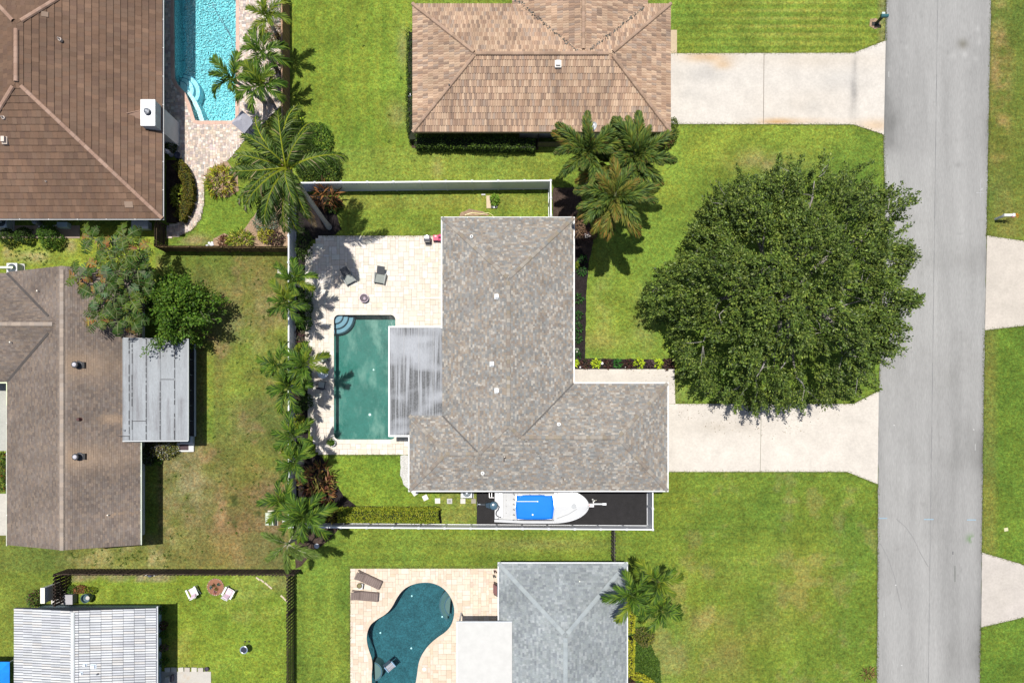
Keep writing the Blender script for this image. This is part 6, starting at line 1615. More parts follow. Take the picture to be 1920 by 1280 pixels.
shrub('dark green shrub behind the white chimney base', 319, 272, .45, .9, DG, 350, .15, seed=16)
shrub('bright green shrub outside the white fence under the coconut fronds', 560, 243, .75, 1.4, MG + LIME[:1], 1100, .15, seed=17, ry=.9)
shrub('leafy green shrub beside it in the shade of the coconut fronds', 598, 255, .8, 1.5, MG, 1100, .15, seed=18, ry=1.0)
shrub('dark green bush near the white fence top corner', 612, 315, .95, 1.7, DG + MG[:1], 1600, .16, seed=19, ry=1.2)
shrub('dense dark bush under the coconut palm crown', 575, 300, 1.1, 2.0, DG, 1800, .17, seed=20, ry=1.3)
shrub('red and orange cordyline below the top fence', 612, 366, .8, 1.6, ((.20, .08, .03), (.30, .14, .05), (.10, .05, .025), (.06, .04, .02)), 150, .7, seed=21, aspect=.16, cat='cordyline', ry=.9)
shrub('green bush at the foot of the red cordyline', 624, 384, .55, .8, DG, 400, .2, seed=22)
shrub('red and yellow croton at the bend of the mulch bed', 592, 898, 1.15, 1.3, ((.24, .13, .04), (.30, .24, .06), (.14, .05, .03), (.12, .13, .03), (.34, .17, .09)), 230, .62, seed=23, aspect=.17, cat='croton', ry=1.0)
shrub('smaller red croton below the larger one in the mulch bend', 603, 922, .8, 1.0, ((.24, .13, .04), (.18, .07, .03), (.12, .13, .03)), 160, .5, seed=24, aspect=.17, cat='croton')
shrub('yellow tinged croton at the left end of the clipped hedge', 620, 963, .55, 1.0, ((.22, .18, .03), (.10, .12, .02), (.28, .22, .05)), 160, .4, seed=25, aspect=.2, cat='croton')
# shrubs behind the brown tiled house
shrub('round bright green shrub in the middle of the strip behind the brown house', 89, 443, .85, 1.6, MG, 1600, .14, seed=26)
shrub('dark round shrub right of the air conditioner behind the brown house', 42, 441, .62, 1.2, DG + MG[:1], 900, .14, seed=27)
shrub('dark sparse shrub at the left edge behind the brown house', 12, 444, .62, 1.1, DG, 800, .14, seed=28)
shrub('large bush with red and green leaves at the left edge of the photo', 2, 885, .7, 1.6, ((.05, .10, .012), (.09, .15, .02), (.20, .08, .02), (.03, .06, .01)), 1500, .15, seed=29, ry=1.6)
shrub('shrub with yellow blossom beside the grey porch roof', 303, 842, 1.0, 1.1, ((.16, .12, .07), (.09, .11, .03), (.30, .30, .28), (.06, .08, .02), (.25, .24, .05)), 1100, .14, seed=30, ry=.7)
shrub('dark leafy shrub tight in the corner of the brown grey roof and the porch', 276, 852, .5, 1.0, DG + ((.1, .1, .1),), 600, .15, seed=31, ry=.8)
shrub('small bright green shrub by the wall below the porch', 296, 864, .26, .5, MG, 160, .14, seed=32)
shrub('foliage clump beside the weathered wooden gate post at the lower left house', 64, 1124, .5, .9, RED + MG, 500, .14, seed=33, ry=.6)
shrub('red flowering plant in front of the dark fence at the lower left house', 150, 1105, .6, .5, ((.30, .12, .05), (.22, .09, .05), (.12, .10, .03)), 350, .14, seed=34, ry=.25)
shrub('green potted herb beside the dark fence section', 133, 1106, .3, .6, MG, 250, .12, seed=35)
shrub('yellow green plant beside the round dark barrel', 168, 1107, .5, .5, YG, 300, .12, seed=36, ry=.25)
shrub('agave like spiky grey green plant by the brown fence at the top', 515, 21, .55, .8, ((.16, .22, .15), (.12, .18, .10)), 130, .45, seed=37, aspect=.14, cat='yucca', name='yucca')
shrub('brown tipped spiky bush under the northernmost pool palm', 514, 62, .6, .8, ((.20, .10, .05), (.14, .10, .04), (.08, .10, .03)), 260, .3, seed=38, aspect=.2, cat='plant', name='plant')
shrub('orange brown bush between pool palms and board fence', 515, 128, .6, .9, ((.16, .09, .05), (.07, .06, .03), (.05, .08, .02)), 380, .25, seed=39, aspect=.25, ry=1.2)
shrub('orange flowered plant below the coconut fronds', 490, 360, .35, .6, ((.36, .20, .05), (.26, .18, .05), (.10, .12, .03)), 160, .2, seed=40, cat='plant', name='plant')
shrub('lime green plant in the strip by the north fence beside a pale stone', 928, 374, .30, .6, ((.10, .2, .02), (.16, .28, .03)), 200, .16, seed=41, cat='plant', name='plant', ry=.4)
shrub('bronze leaved plant under the foxtail palms by the grey roof corner', 1084, 425, .6, .7, ((.20, .12, .07), (.14, .08, .05), (.26, .17, .10)), 260, .3, seed=42, aspect=.2, cat='plant', name='plant')
shrub('red brown plant beside the pale stone under the foxtails', 1105, 438, .5, .5, ((.12, .06, .05), (.18, .10, .07)), 260, .16, seed=43, cat='plant', name='plant')
shrub('fallen palm frond debris on the verge by the road', 1627, 1262, .35, .15, ((.30, .12, .07), (.22, .24, .05), (.18, .07, .05)), 60, .42, seed=44, aspect=.14, cat='plant debris', name='plant_debris', stems=1)
# small bedding plants along the front path
def bedding(label, u, v, r, pal, cat='bedding plant', size=.24, n=80, asp=.32, seed=0):
    return shrub(label, u, v, r, .35, pal, n, size, cat, 'bedding_plant', seed + int(u), group='small plants in the front mulch bed', aspect=asp, stems=1, lump=.1)
for k, (lab, u, v, pal, r) in enumerate((
    ('lime green plant tight under the grey eave at the bed corner', 1078, 681, LIME, .16), ('dark red ti plant first beyond the bed corner', 1097, 682, RED, .3),
    ('lime green plant just left of the white bed light', 1118, 681, LIME, .26), ('dark red plant right of the white bed light', 1140, 682, RED, .28),
    ('deep green plant in the middle of the front path bed', 1159, 681, ((.03, .12, .02), (.05, .16, .03)), .24), ('bronze plant right of the deep green one', 1177, 682, RED, .32),
    ('large star shaped lime plant in the right half of the bed', 1198, 681, LIME, .32), ('faded purple plant between two lime plants', 1219, 682, ((.09, .05, .06), (.06, .04, .04)), .24),
    ('lime green plant next to the purple plants at the bed end', 1235, 681, LIME, .26), ('purple red plant at the right end of the bed', 1254, 682, RED, .40))):
    bedding(lab, u, v, r, pal, seed=k)
GB = ((.035, .10, .02), (.05, .14, .03), (.02, .07, .015))
for k, (lab, u, v) in enumerate((('green plant in the vertical bed highest beside the grey wall', 1092, 486), ('yellow green sprig under the eave below the foxtail shade', 1079, 498), ('green plant second down the vertical bed', 1091, 508),
    ('green plant level with the long lawn middle', 1085, 560), ('dark green plant above the middle of the vertical bed', 1084, 592), ('green plant of the vertical bed above the purple one', 1084, 614), ('dark green plant above the pale stepping slab', 1083, 634), ('green plant right beside the pale slab near the bed corner', 1082, 664))):
    bedding(lab, u, v, .30 if k != 1 else .2, GB if k != 1 else YG, seed=k + 30, n=60)
# foundation planting right of the lower left house
for k, (lab, u, v, pal) in enumerate((('green plant beside the pale blue wall near its top corner', 303, 1143, MG), ('green plant halfway down the pale blue wall', 305, 1190, MG), ('red leaved plant by the pale blue wall', 304, 1172, RED), ('pink flowered plant low on the pale blue wall', 306, 1215, ((.2, .1, .1), (.05, .1, .02))), ('bright green plant at the bottom of the pale blue wall', 306, 1240, MG))):
    shrub(lab, u, v, .28, .5, pal, 160, .15, seed=50 + k, cat='plant', name='plant', group='plants along the pale blue wall')

# ------------------------------------------------------------------ broadleaf trees
def broad_tree(label, crown, zc, Rfn, zt, base, n_clump, leaves, leaf, pal, seed, name='broadleaf_tree', twig=.9, trunk_r=.35, limbs=9, tw_col=(.42, .40, .37), cat='tree', z_lo=1.8, spread=.23, twigs=420, lump=.9, spurs=0, lmat='leaf'):
    R = random.Random(seed); RN = np.random.RandomState(seed); B_ = W(*base) if len(base) == 2 else Vector(base); root = empty(name, B_, label, cat)
    C_ = W(crown[0], crown[1], zc)
    def top(x, y):
        a = math.atan2(y - C_.y, x - C_.x); rr = math.hypot(x - C_.x, y - C_.y) / Rfn(a)
        return rr, z_lo + (zt - z_lo) * (max(0, 1 - rr ** 2.2)) ** .5
    # limbs
    mb = MB(); nodes = []
    tr = [B_ + Vector((0, 0, -.1)), B_ + Vector((0, 0, 1.2)), B_ + Vector((.1, 0, 2.2))]
    mb.tube(tr, [trunk_r * 1.25, trunk_r, trunk_r * .9], 10, (.16, .14, .12)); mb.build('trunk', M['bark'], root)
    for k in range(limbs):
        a = 2 * PI * k / limbs + R.uniform(-.25, .25); rr = Rfn(a) * R.uniform(.62, .80); mb = MB()
        e = Vector((C_.x + math.cos(a) * rr, C_.y + math.sin(a) * rr, 0)); e.z = top(e.x, e.y)[1] - R.uniform(.8, 1.4)
        pts = []; rad = []
        for j in range(8):
            t = j / 7; p = tr[2].lerp(e, t); p.z = tr[2].z - .2 + (e.z - tr[2].z) * (t ** .6); p += Vector((R.uniform(-.2, .2), R.uniform(-.2, .2), R.uniform(-.15, .15))) * (1 if 0 < j else 0)
            pts.append(p); rad.append(trunk_r * .5 * (1 - t) + .05)
        mb.tube(pts, rad, 7, (.20, .18, .16)); nodes += pts[2:]
        for s in range(5):
            j = R.randrange(2, 8); p = pts[j]; a2 = a + R.uniform(-1.2, 1.2); l = Rfn(a) * R.uniform(.2, .36)
            q = p + Vector((math.cos(a2) * l, math.sin(a2) * l, 0)); r2, z2 = top(q.x, q.y)
            if r2 > .9: q = p.lerp(q, .5); r2, z2 = top(q.x, q.y)
            q.z = z2 - R.uniform(.4, 1.2); m = p.lerp(q, .5) + Vector((0, 0, .2)); mb.tube([p, m, q], [.07, .05, .025], 6, (.26, .24, .22)); nodes += [m, q]
        mb.build('branch', M['bark'], root)
    # clumps
    P = []; AX = []; tips = []
    tries = 0
    while len(tips) < n_clump and tries < n_clump * 6:
        tries += 1
        a = R.uniform(0, 2 * PI); rr = math.sqrt(R.random()) * 1.02; x = C_.x + math.cos(a) * rr * Rfn(a); y = C_.y + math.sin(a) * rr * Rfn(a)
        _, zz = top(x, y); f = float(fbm(x, y, 1.9, seed + 4, 2)) * 1.9
        if f < -.32 and R.random() < .9 and rr < .97: continue
        depth = abs(R.gauss(0, .35)) if rr < .93 else R.uniform(0, 1.6)
        z = zz + f * lump - depth * (1 if f > 0 else .5)
        if z < 1.3: z = R.uniform(1.3, 2.2)
        ax = Vector((math.cos(a) * (.35 + rr * .9), math.sin(a) * (.35 + rr * .9), .75 - rr * .55)) + Vector((R.gauss(0, .35), R.gauss(0, .35), R.gauss(0, .25))); ax.normalize()
        tips.append((Vector((x, y, z)), ax, rr))
    for s in range(spurs):                 # branch ends that reach out past the crown
        a = 2 * PI * (s + R.random()) / spurs; rf = Rfn(a); k = R.choice((1, 2, 2, 3)); dr = R.gauss(0, .3)
        for j in range(k):
            q = rf * .97 + .38 * j; p = Vector((C_.x + math.cos(a) * q + math.cos(a + dr + 1.57) * .2 * j * dr, C_.y + math.sin(a) * q + math.sin(a + dr + 1.57) * .2 * j * dr, R.uniform(2.2, 4.6) if j == 0 else p.z + .1))
            tips.append((p, Vector((math.cos(a + dr), math.sin(a + dr), .25)).normalized(), 1.0))
    for (p, ax, rr) in tips:
        k = leaves; t = RN.uniform(-.5, .5, k); l = twig * R.uniform(.7, 1.25) * (1.25 if rr > .9 else 1)
        w = spread * (1 - .55 * (t + .5)); off = RN.normal(size=(k, 3)) * w[:, None]
        P.append(np.array(tuple(p)) + np.array(tuple(ax)) * (t * l)[:, None] + off); AX.append(np.tile(np.array(tuple(ax)), (k, 1)))
    P = np.concatenate(P); AX = np.concatenate(AX)
    V, C = leaf_cloud(P, leaf, pal, seed, .5, .35, AX, .35)
    # whole clumps differ a little in hue (young and old growth)
    cl = np.repeat(RN.uniform(.72, 1.3, len(tips)), leaves * 4)[:, None]; yel = np.repeat(RN.uniform(0, 1, len(tips)) ** 2, leaves * 4)[:, None]
    C = C * cl * (1 + yel * np.array([.22, .12, 0]))
    cloud_obj('foliage', V, C, root, M[lmat])
    mb = MB(); A = np.array([tuple(n_) for n_ in nodes])
    for (p, ax, rr) in R.sample(tips, min(twigs, len(tips))):
        d = np.linalg.norm(A - np.array(tuple(p)), axis=1); q = Vector(A[int(d.argmin())]); q = p.lerp(q, min(1, 1.3 / max(.01, d.min())))
        m = p.lerp(q, .5) + Vector((R.uniform(-.12, .12), R.uniform(-.12, .12), .10))
        mb.tube([q, m, p, p + ax * twig * .5], [.024, .018, .012, .006], 4, tw_col, cap=False)
    mb.build('twigs', M['bark'], root, kind='stuff')
    return root
TREE = [(1205, 575), (1222, 525), (1290, 470), (1325, 400), (1375, 330), (1440, 322), (1470, 300), (1545, 298), (1625, 308), (1660, 345), (1722, 362), (1692, 425), (1728, 490), (1700, 530), (1712, 580), (1650, 620), (1716, 662), (1655, 700), (1655, 735), (1600, 752), (1520, 765), (1440, 783), (1370, 762), (1325, 742), (1290, 700), (1272, 640), (1262, 598), (1215, 585)]
_tc = W(1465, 537, 4.5)
_ta = sorted((math.atan2(W(u, v, 4.0).y - _tc.y, W(u, v, 4.0).x - _tc.x), math.hypot(W(u, v, 4.0).y - _tc.y, W(u, v, 4.0).x - _tc.x)) for u, v in TREE)
def R_oak(a):
    a = (a + PI) % (2 * PI) - PI
    A = [_ta[-1][0] - 2 * PI] + [t[0] for t in _ta] + [_ta[0][0] + 2 * PI]; B = [_ta[-1][1]] + [t[1] for t in _ta] + [_ta[0][1]]
    return float(np.interp(a, A, B)) * float(np.interp(a, [-3.15, -2.2, -1.57, -.7, -.5, .5, .8, 1.57, 2.3, 3.15], [.93, .91, .895, .92, .915, .915, .95, .965, .95, .93]))
OAK = ((.050, .084, .013), (.076, .118, .018), (.024, .042, .010), (.108, .155, .026), (.055, .094, .017), (.038, .064, .013), (.13, .17, .035))
broad_tree('huge spreading dark olive shade tree overhanging the road and driveway', (1465, 537), 4.5, R_oak, 8.4, (1440, 565), 2150, 60, .18, OAK, 5, name='shade_tree', twigs=260, tw_col=(.26, .24, .22), lump=1.7, spread=.145, spurs=95, lmat='oak_leaf')
broad_tree('bright green rounded tree at the right of the bird of paradise clump', (333, 581), 2.8, lambda a: 2.15 + .3 * math.sin(3 * a + 1) + .2 * math.sin(5 * a), 4.4, (345, 590), 210, 52, .20, ((.055, .125, .012), (.075, .155, .016), (.035, .080, .010), (.11, .18, .02)), 8, trunk_r=.15, limbs=5, tw_col=(.3, .28, .2), z_lo=1.0, twigs=40, lump=1.0, spurs=14)

# ------------------------------------------------------------------ bird of paradise clump with torn paddles
def paddle_mesh(seed, L_=1.0, cols=((.05, .09, .02),), droop=60, torn=.35):
    R = random.Random(seed); q = QB(); N = 9; p = Vector((0, 0, 0)); pts = []
    for i in range(N + 1):
        t = i / N; a = math.radians(60 - (60 + droop) * t); pts.append(p.copy()); p = p + Vector((math.cos(a), 0, math.sin(a))) * (L_ / N)
    c0 = cols[R.randrange(len(cols))]
    for side in (-1, 1):
        for i in range(2, N):
            for h_ in (0, 1):
                t0, t1 = (i + h_ * .5) / N, (i + .48 + h_ * .5) / N
                if R.random() < torn * .12: continue
                P0 = pts[i].lerp(pts[min(i + 1, N)], h_ * .5); P1 = pts[i].lerp(pts[min(i + 1, N)], min(1, h_ * .5 + .5 - R.uniform(0, .05)))
                w = .30 * L_ * math.sin(PI * min(1, (t0 - .12) / .9)) ** .6 if t0 > .12 else .02; w *= R.uniform(.75, 1)
                dz = -w * R.uniform(.2, .6); fw = Vector((R.uniform(-.02, .12), side * w, dz + w * .2))
                c = tuple(x * R.uniform(.75, 1.25) for x in (c0 if R.random() > .25 else cols[R.randrange(len(cols))]))
                q.quad(P0, P1, P1 + fw, P0 + fw, c)
    for i in range(N):
        A, B = pts[i], pts[i + 1]; S = Vector((0, .02 * (1 - i / N) + .006, 0)); q.quad(A - S, B - S, B + S, A + S, (.14, .17, .07)); q.quad(A - S - Vector((0, 0, .03)), A + S - Vector((0, 0, .03)), B + S, B - S, (.12, .14, .06))
    return q.mesh('leaf_blade')
PG = [paddle_mesh(k, 1.0, ((.040, .075, .012), (.085, .125, .016), (.024, .042, .009)), 50) for k in range(4)] + [paddle_mesh(9 + k, 1.0, ((.075, .12, .05), (.10, .15, .07)), 40, .1) for k in range(1)]
PO = [paddle_mesh(20 + k, 1.0, ((.34, .20, .03), (.24, .14, .04), (.16, .18, .02), (.19, .14, .08)), 95, .7) for k in range(3)]
bp_ = empty('bird_of_paradise', W(300, 560), 'tall clump of torn green and orange paddle leaves over the gabled roof', 'bird of paradise')
R = random.Random(77); heads = [(150, 520, 5.4), (176, 448, 5.0), (205, 470, 5.6), (236, 445, 5.2), (262, 470, 4.8), (190, 500, 5.8), (222, 512, 5.6), (258, 505, 5.2), (180, 555, 5.6), (215, 560, 5.4), (245, 560, 5.0), (186, 598, 5.2), (222, 602, 5.0), (250, 600, 4.6), (270, 530, 4.6), (205, 530, 5.8), (238, 480, 5.4)]
for (u, v, h) in heads:
    hp = W(u, v, h); b = W(300 + R.uniform(-14, 10), 560 + R.uniform(-18, 14)); mid = b.lerp(hp, .5) + Vector((R.uniform(-.2, .3), R.uniform(-.3, .3), .5))
    mb = MB(); pts = [b * (1 - t) ** 2 + mid * 2 * t * (1 - t) + hp * t * t for t in [k / 7 for k in range(8)]]
    mb.tube(pts, [.07, .065, .06, .05, .045, .04, .04, .035], 6, (.24, .23, .19)); st = mb.build('stem', M['bark'], bp_)
    n = R.randrange(6, 9); a0 = R.uniform(0, 6)
    for k in range(n):
        me = PO[R.randrange(3)] if R.random() < .10 else PG[R.randrange(5) if R.random() < .5 else R.randrange(4)]
        inst('leaf', me, bp_, hp - WP[bp_.name], (R.uniform(-.4, .4), R.uniform(-.3, .5), a0 + k * 2 * PI / n + R.uniform(-.3, .3)), R.uniform(1.0, 1.5))
# weeds: small real rosettes in the dry yard
R = np.random.RandomState(3); pts = []
for (u0, u1, v0, v1, n) in ((300, 530, 480, 1055, 190), (0, 95, 430, 500, 60), (130, 330, 1030, 1062, 60), (100, 530, 1085, 1270, 18), (560, 770, 10, 330, 8)):
    for _ in range(n):
        u, v = R.uniform(u0, u1), R.uniform(v0, v1); p = W(u, v)
        if fbm(p.x, p.y, 2.5, 44) < -.05 and R.rand() < .8: continue
        r = R.uniform(.03, .12); k = int(6 + r * 90); t = R.uniform(0, 2 * PI, k); q = np.stack([p.x + np.cos(t) * r * R.uniform(0, 1, k), p.y + np.sin(t) * r * R.uniform(0, 1, k), R.uniform(.01, .06, k)], 1); pts.append(q)
P = np.concatenate(pts); V, C = leaf_cloud(P, .10, ((.06, .095, .015), (.08, .12, .018), (.045, .075, .013), (.11, .16, .02)), 5, .5, 1.0)
cloud_obj('weeds', V, C, None, kind='stuff', label='low green weed rosettes in the lawns')

# fallen leaves on the drive, the road and the lawn round the shade tree
R = np.random.RandomState(9); n = 900; t = R.uniform(-2.6, .7, n); k = R.uniform(.85, 1.28, n); P = np.stack([_tc.x + np.cos(t) * k * 8.6, _tc.y + np.sin(t) * k * 8.4, np.full(n, .062)], 1)
V, C = leaf_cloud(P, .09, ((.14, .09, .04), (.09, .07, .03), (.20, .14, .06), (.06, .07, .02)), 9, .5, 3.0); cloud_obj('leaf_litter', V, C, None, kind='stuff', label='scattered fallen leaves round the shade tree')

R = np.random.RandomState(21); u = R.uniform(1178, 1238, 9000); v = R.uniform(1176, 1288, 9000); ok = in_poly(u, v, [(1182, 1175), (1215, 1175), (1222, 1215), (1236, 1240), (1240, 1290), (1182, 1290)])
P = np.array([tuple(W(a_, b_, .05)) for a_, b_ in zip(u[ok], v[ok])]); P[:, 2] += .16 * (fbm(P[:, 0], P[:, 1], .5, 3) + .6) * R.uniform(.3, 1, len(P))
V, C = leaf_cloud(P, .13, ((.05, .10, .014), (.075, .14, .018), (.03, .06, .010), (.10, .16, .02)), 21, .4, .6); cloud_obj('ground_cover', V, C, None, kind='stuff', label='low leafy ground cover beside the golden hedge')
# ------------------------------------------------------------------ small builders
def thing(name, label, cat, u, v, group=None, rz=0.0, z=0.0):
    p = W(u, v, z); p.z = z; return empty(name, p, label, cat, group, rz)
def part(root, name, mb, mat='paint', label=None, bevel=0, smooth=False, parent=None):
    """mb in the thing's own coordinates"""
    me = mb.mesh(name, M[mat], (0, 0, 0), smooth); o = bpy.data.objects.new(name, me); COL.objects.link(o); o.parent = parent or root
    WP[o.name] = WP[root.name]
    if label: o['label'] = label
    if bevel: m = o.modifiers.new('bevel', 'BEVEL'); m.width = bevel; m.segments = 2; m.limit_method = 'ANGLE'
    return o
PZ = .053   # patio top

# ------------------------------------------------------------------ boat on its trailer
bx0 = W(927, 0, 1.45).x; bx1 = W(1104, 0, 1.45).x; byc = W(0, 947.5, 1.45).y; BL = bx1 - bx0
trailer = empty('boat_trailer', (bx0 + 2, byc, .03), 'galvanised boat trailer under the white boat with its tongue pointing right', 'boat trailer')
boat = empty('boat', (bx0, byc, .03), 'white centre console boat with bright blue canvas top parked beside the house', 'boat')
HB_ = 1.30
def beam(t): return HB_ * (1 - max(0, (t - .56) / .44) ** 2.5) ** .56 * (.93 + .07 * min(1, t / .3)) if t < 1 else 0.0
WHT = (.44, .445, .45); WH2 = (.36, .37, .38)
N = 40; st = []
for i in range(N + 1):
    t = 1 - (1 - i / N) ** 1.25; t = min(t, .9995); w = max(beam(t), .015); x = t * BL; sh = 1.30 + .32 * t ** 2; ch = .80 + .42 * t ** 3; ke = .48 + .75 * max(0, (t - .55) / .45) ** 2.4
    st.append((x, w, sh, ch, min(ke, sh - .1)))
mb = MB()
for i in range(N):
    a, b = st[i], st[i + 1]
    for s in (-1, 1):
        A = [(a[0] - .25 * (i == -1), s * a[1], a[2]), (a[0], s * a[1] * .86, a[3]), (a[0], 0, a[4])]; B = [(b[0], s * b[1], b[2]), (b[0], s * b[1] * .86, b[3]), (b[0], 0, b[4])]
        for k in range(2):
            q = [A[k], A[k + 1], B[k + 1], B[k]]; mb.poly(q if s < 0 else q[::-1], WHT)
a = st[0]; mb.poly([(a[0], -a[1], a[2]), (a[0], a[1], a[2]), (a[0], a[1] * .86, a[3]), (a[0], 0, a[4]), (a[0], -a[1] * .86, a[3])], WHT)
hull = part(boat, 'hull', mb, 'gloss', smooth=False)
# gunwale ring, rub rail, foredeck, cockpit liner
mb = MB(); rr = MB(); gw = .17
for i in range(N):
    a, b = st[i], st[i + 1]
    for s in (-1, 1):
        q = [(a[0], s * a[1], a[2]), (b[0], s * b[1], b[2]), (b[0], s * max(b[1] - gw, 0), b[2] + .02), (a[0], s * max(a[1] - gw, 0), a[2] + .02)]; mb.poly(q if s > 0 and False else (q if s < 0 else q[::-1]), WHT)
        q = [(a[0], s * max(a[1] - gw, 0), a[2] + .02), (b[0], s * max(b[1] - gw, 0), b[2] + .02), (b[0], s * max(b[1] - gw, 0), .95), (a[0], s * max(a[1] - gw, 0), .95)]; mb.poly(q if s < 0 else q[::-1], WH2)
        q = [(a[0], s * (a[1] + .025), a[2] - .05), (b[0], s * (b[1] + .025), b[2] - .05), (b[0], s * (b[1] + .025), b[2] - .01), (a[0], s * (a[1] + .025), a[2] - .01)]; rr.poly(q if s < 0 else q[::-1], (.45, .46, .48))
        q = [(a[0], s * (a[1] + .025), a[2] - .01), (b[0], s * (b[1] + .025), b[2] - .01), (b[0], s * b[1], b[2]), (a[0], s * a[1], a[2])]; rr.poly(q if s < 0 else q[::-1], (.45, .46, .48))
part(boat, 'gunwale', mb, 'gloss'); part(boat, 'rub_rail', rr, 'paint')
mb = MB()
for i in range(N):
    a, b = st[i], st[i + 1]; wa, wb = max(a[1] - gw, 0), max(b[1] - gw, 0)
    if a[0] / BL < .62: mb.poly([(a[0], -wa, .95), (b[0], -wb, .95), (b[0], wb, .95), (a[0], wa, .95)], (.38, .385, .39))
part(boat, 'cockpit_floor', mb, 'paint')
mb = MB()
for i in range(N):
    a, b = st[i], st[i + 1]; wa, wb = max(a[1] - gw, 0), max(b[1] - gw, 0)
    if a[0] / BL >= .62: mb.poly([(a[0], -wa, a[2] + .02), (b[0], -wb, b[2] + .02), (b[0], 0, b[2] + .09), (a[0], 0, a[2] + .09)], WHT); mb.poly([(a[0], 0, a[2] + .09), (b[0], 0, b[2] + .09), (b[0], wb, b[2] + .02), (a[0], wa, a[2] + .02)], WHT)
part(boat, 'foredeck', mb, 'gloss')
for s in (-1, 1):
    mb = MB(); mb.tube([(BL * .66, s * .95, 1.50), (BL * .78, s * .62, 1.56), (BL * .87, s * .22, 1.62)], .022, 6, (.28, .285, .29)); part(boat, 'deck_moulding', mb, 'paint')
    mb = MB(); pts = [(BL * .62, s * (beam(.62) - .06), 1.62), (BL * .78, s * (beam(.78) - .06), 1.80), (BL * .9, s * (beam(.9) - .05), 1.88), (BL * .985, s * .12, 1.92)]; mb.tube(pts, .014, 6, (.65, .65, .66))
    for p in pts: mb.tube([(p[0], p[1], p[2] - .32), p], .012, 5, (.65, .65, .66))
    part(boat, 'bow_rail', mb, 'metal')
mb = MB(); mb.lathe((BL * .84, 0, 1.60), [(.20, 0), (.20, .02), (.17, .03)], 18, (.33, .34, .35)); part(boat, 'deck_hatch', mb, 'gloss')
mb = MB(); mb.box(.02, .30, -1.0, 1.0, .95, 1.30, WHT); mb.box(.3, .62, -.95, .95, .951, 1.18, (.58, .59, .6)); part(boat, 'transom_bench', mb, 'gloss', bevel=.02)
mb = MB()
for y in (-.62, -.1, .35): mb.lathe((.88 + 0, y, .952), [(.025, 0), (.025, .03)], 8, (.08, .08, .08))
mb.box(.86, .875, -.62, .9, .951, .956, (.3, .3, .3)); part(boat, 'deck_fittings', mb, 'paint')
mb = MB(); mb.box(2.35, 3.25, -.42, .42, .95, 1.75, WHT); mb.hexa([(3.25, -.42, .95), (3.6, -.36, .95), (3.6, .36, .95), (3.25, .42, .95), (3.25, -.42, 1.75), (3.35, -.36, 1.5), (3.35, .36, 1.5), (3.25, .42, 1.75)], WHT); part(boat, 'console', mb, 'gloss', bevel=.03)
mb = MB(); mb.box(1.6, 2.1, -.5, .5, .95, 1.45, (.58, .58, .57)); mb.box(1.58, 1.68, -.5, .5, 1.45, 1.85, (.58, .58, .57)); part(boat, 'helm_seat', mb, 'paint', bevel=.03)
mb = MB()
for i in range(6):
    y = -.95 + i * .38; mb.tube([(1.42, y, 2.0), (1.36, y, 2.25)], .03, 6, (.12, .12, .13))
part(boat, 'rod_holders', mb, 'metal')
# canvas top, slightly crowned, sitting on a pipe frame
cx0, cx1 = (W(969, 0, 2.3).x - bx0), (W(1036, 0, 2.3).x - bx0); cw = (W(0, 927.5, 2.3).y - W(0, 973.5, 2.3).y) / 2; cyc = (W(0, 950.5, 2.3).y) - byc
nx_, ny_ = 12, 10; V = []; C = []
for i in range(nx_ + 1):
    for j in range(ny_ + 1):
        a, b = i / nx_, j / ny_ * 2 - 1
        xx = cx0 + (cx1 - cx0) * a; bow_ = .10 * (1 - b * b); xx += (-bow_ if a < .5 else bow_) * abs(2 * a - 1); wv = cw * (1 - .05 * abs(2 * a - 1) ** 3)
        V.append((xx, cyc + wv * b, 2.30 + .10 * (1 - b ** 2) + .03 * math.sin(a * PI) - .022 * (1 + math.cos(a * 6 * PI)) * (1 - b * b) + .012 * math.sin(7 * a + 5 * b)))
Q = [(i * (ny_ + 1) + j, (i + 1) * (ny_ + 1) + j, (i + 1) * (ny_ + 1) + j + 1, i * (ny_ + 1) + j + 1) for i in range(nx_) for j in range(ny_)]
canv = pmat('blue_canvas', base=(.003, .145, .58), rough=.75, var=.04, scale=1.5, fine=.03, fscale=60, bump=.15, bscale=120)
me = mesh_np('canvas_top', V, Q, None, canv, True); o = bpy.data.objects.new('canvas_top', me); COL.objects.link(o); o.parent = boat; sm = o.modifiers.new('thick', 'SOLIDIFY'); sm.thickness = .03
WP[o.name] = WP[boat.name]
mb = MB(); mb.tube([(cx0 + .02, cyc + .45, 2.47), (cx0 + 1.45, cyc + .45, 2.48)], .028, 6, (.62, .66, .66)); mb.lathe((cx0 + 1.5, cyc + .45, 2.45), [(.05, 0), (.05, .05)], 8, (.62, .66, .66)); part(boat, 'antenna', mb, 'paint')
mb = MB(); mb.lathe((cx0 + 1.15, cyc - .52, 2.40), [(.07, 0), (.07, .06), (.03, .1)], 12, (.62, .68, .68)); part(boat, 'nav_light', mb, 'paint')
mb = MB()
for s in (-1, 1):
    for x, x2 in ((cx0 + .25, 1.7), (cx0 + 1.3, 2.6), (cx1 - .25, 3.3)): mb.tube([(x, cyc + s * (cw - .15), 2.32), (x2, s * .80, 1.0)], .022, 6, (.55, .55, .56))
    mb.tube([(cx0 + .05, cyc + s * (cw - .02), 2.29), (cx1 - .05, cyc + s * (cw - .02), 2.29)], .025, 6, (.6, .6, .6))
mb.tube([(cx0 - .03, cyc - cw, 2.28), (cx0 - .12, cyc, 2.36), (cx0 - .03, cyc + cw, 2.28)], .03, 6, (.6, .6, .6)); mb.tube([(cx1 + .03, cyc - cw * .95, 2.28), (cx1 + .13, cyc, 2.36), (cx1 + .03, cyc + cw * .95, 2.28)], .03, 6, (.6, .6, .6))
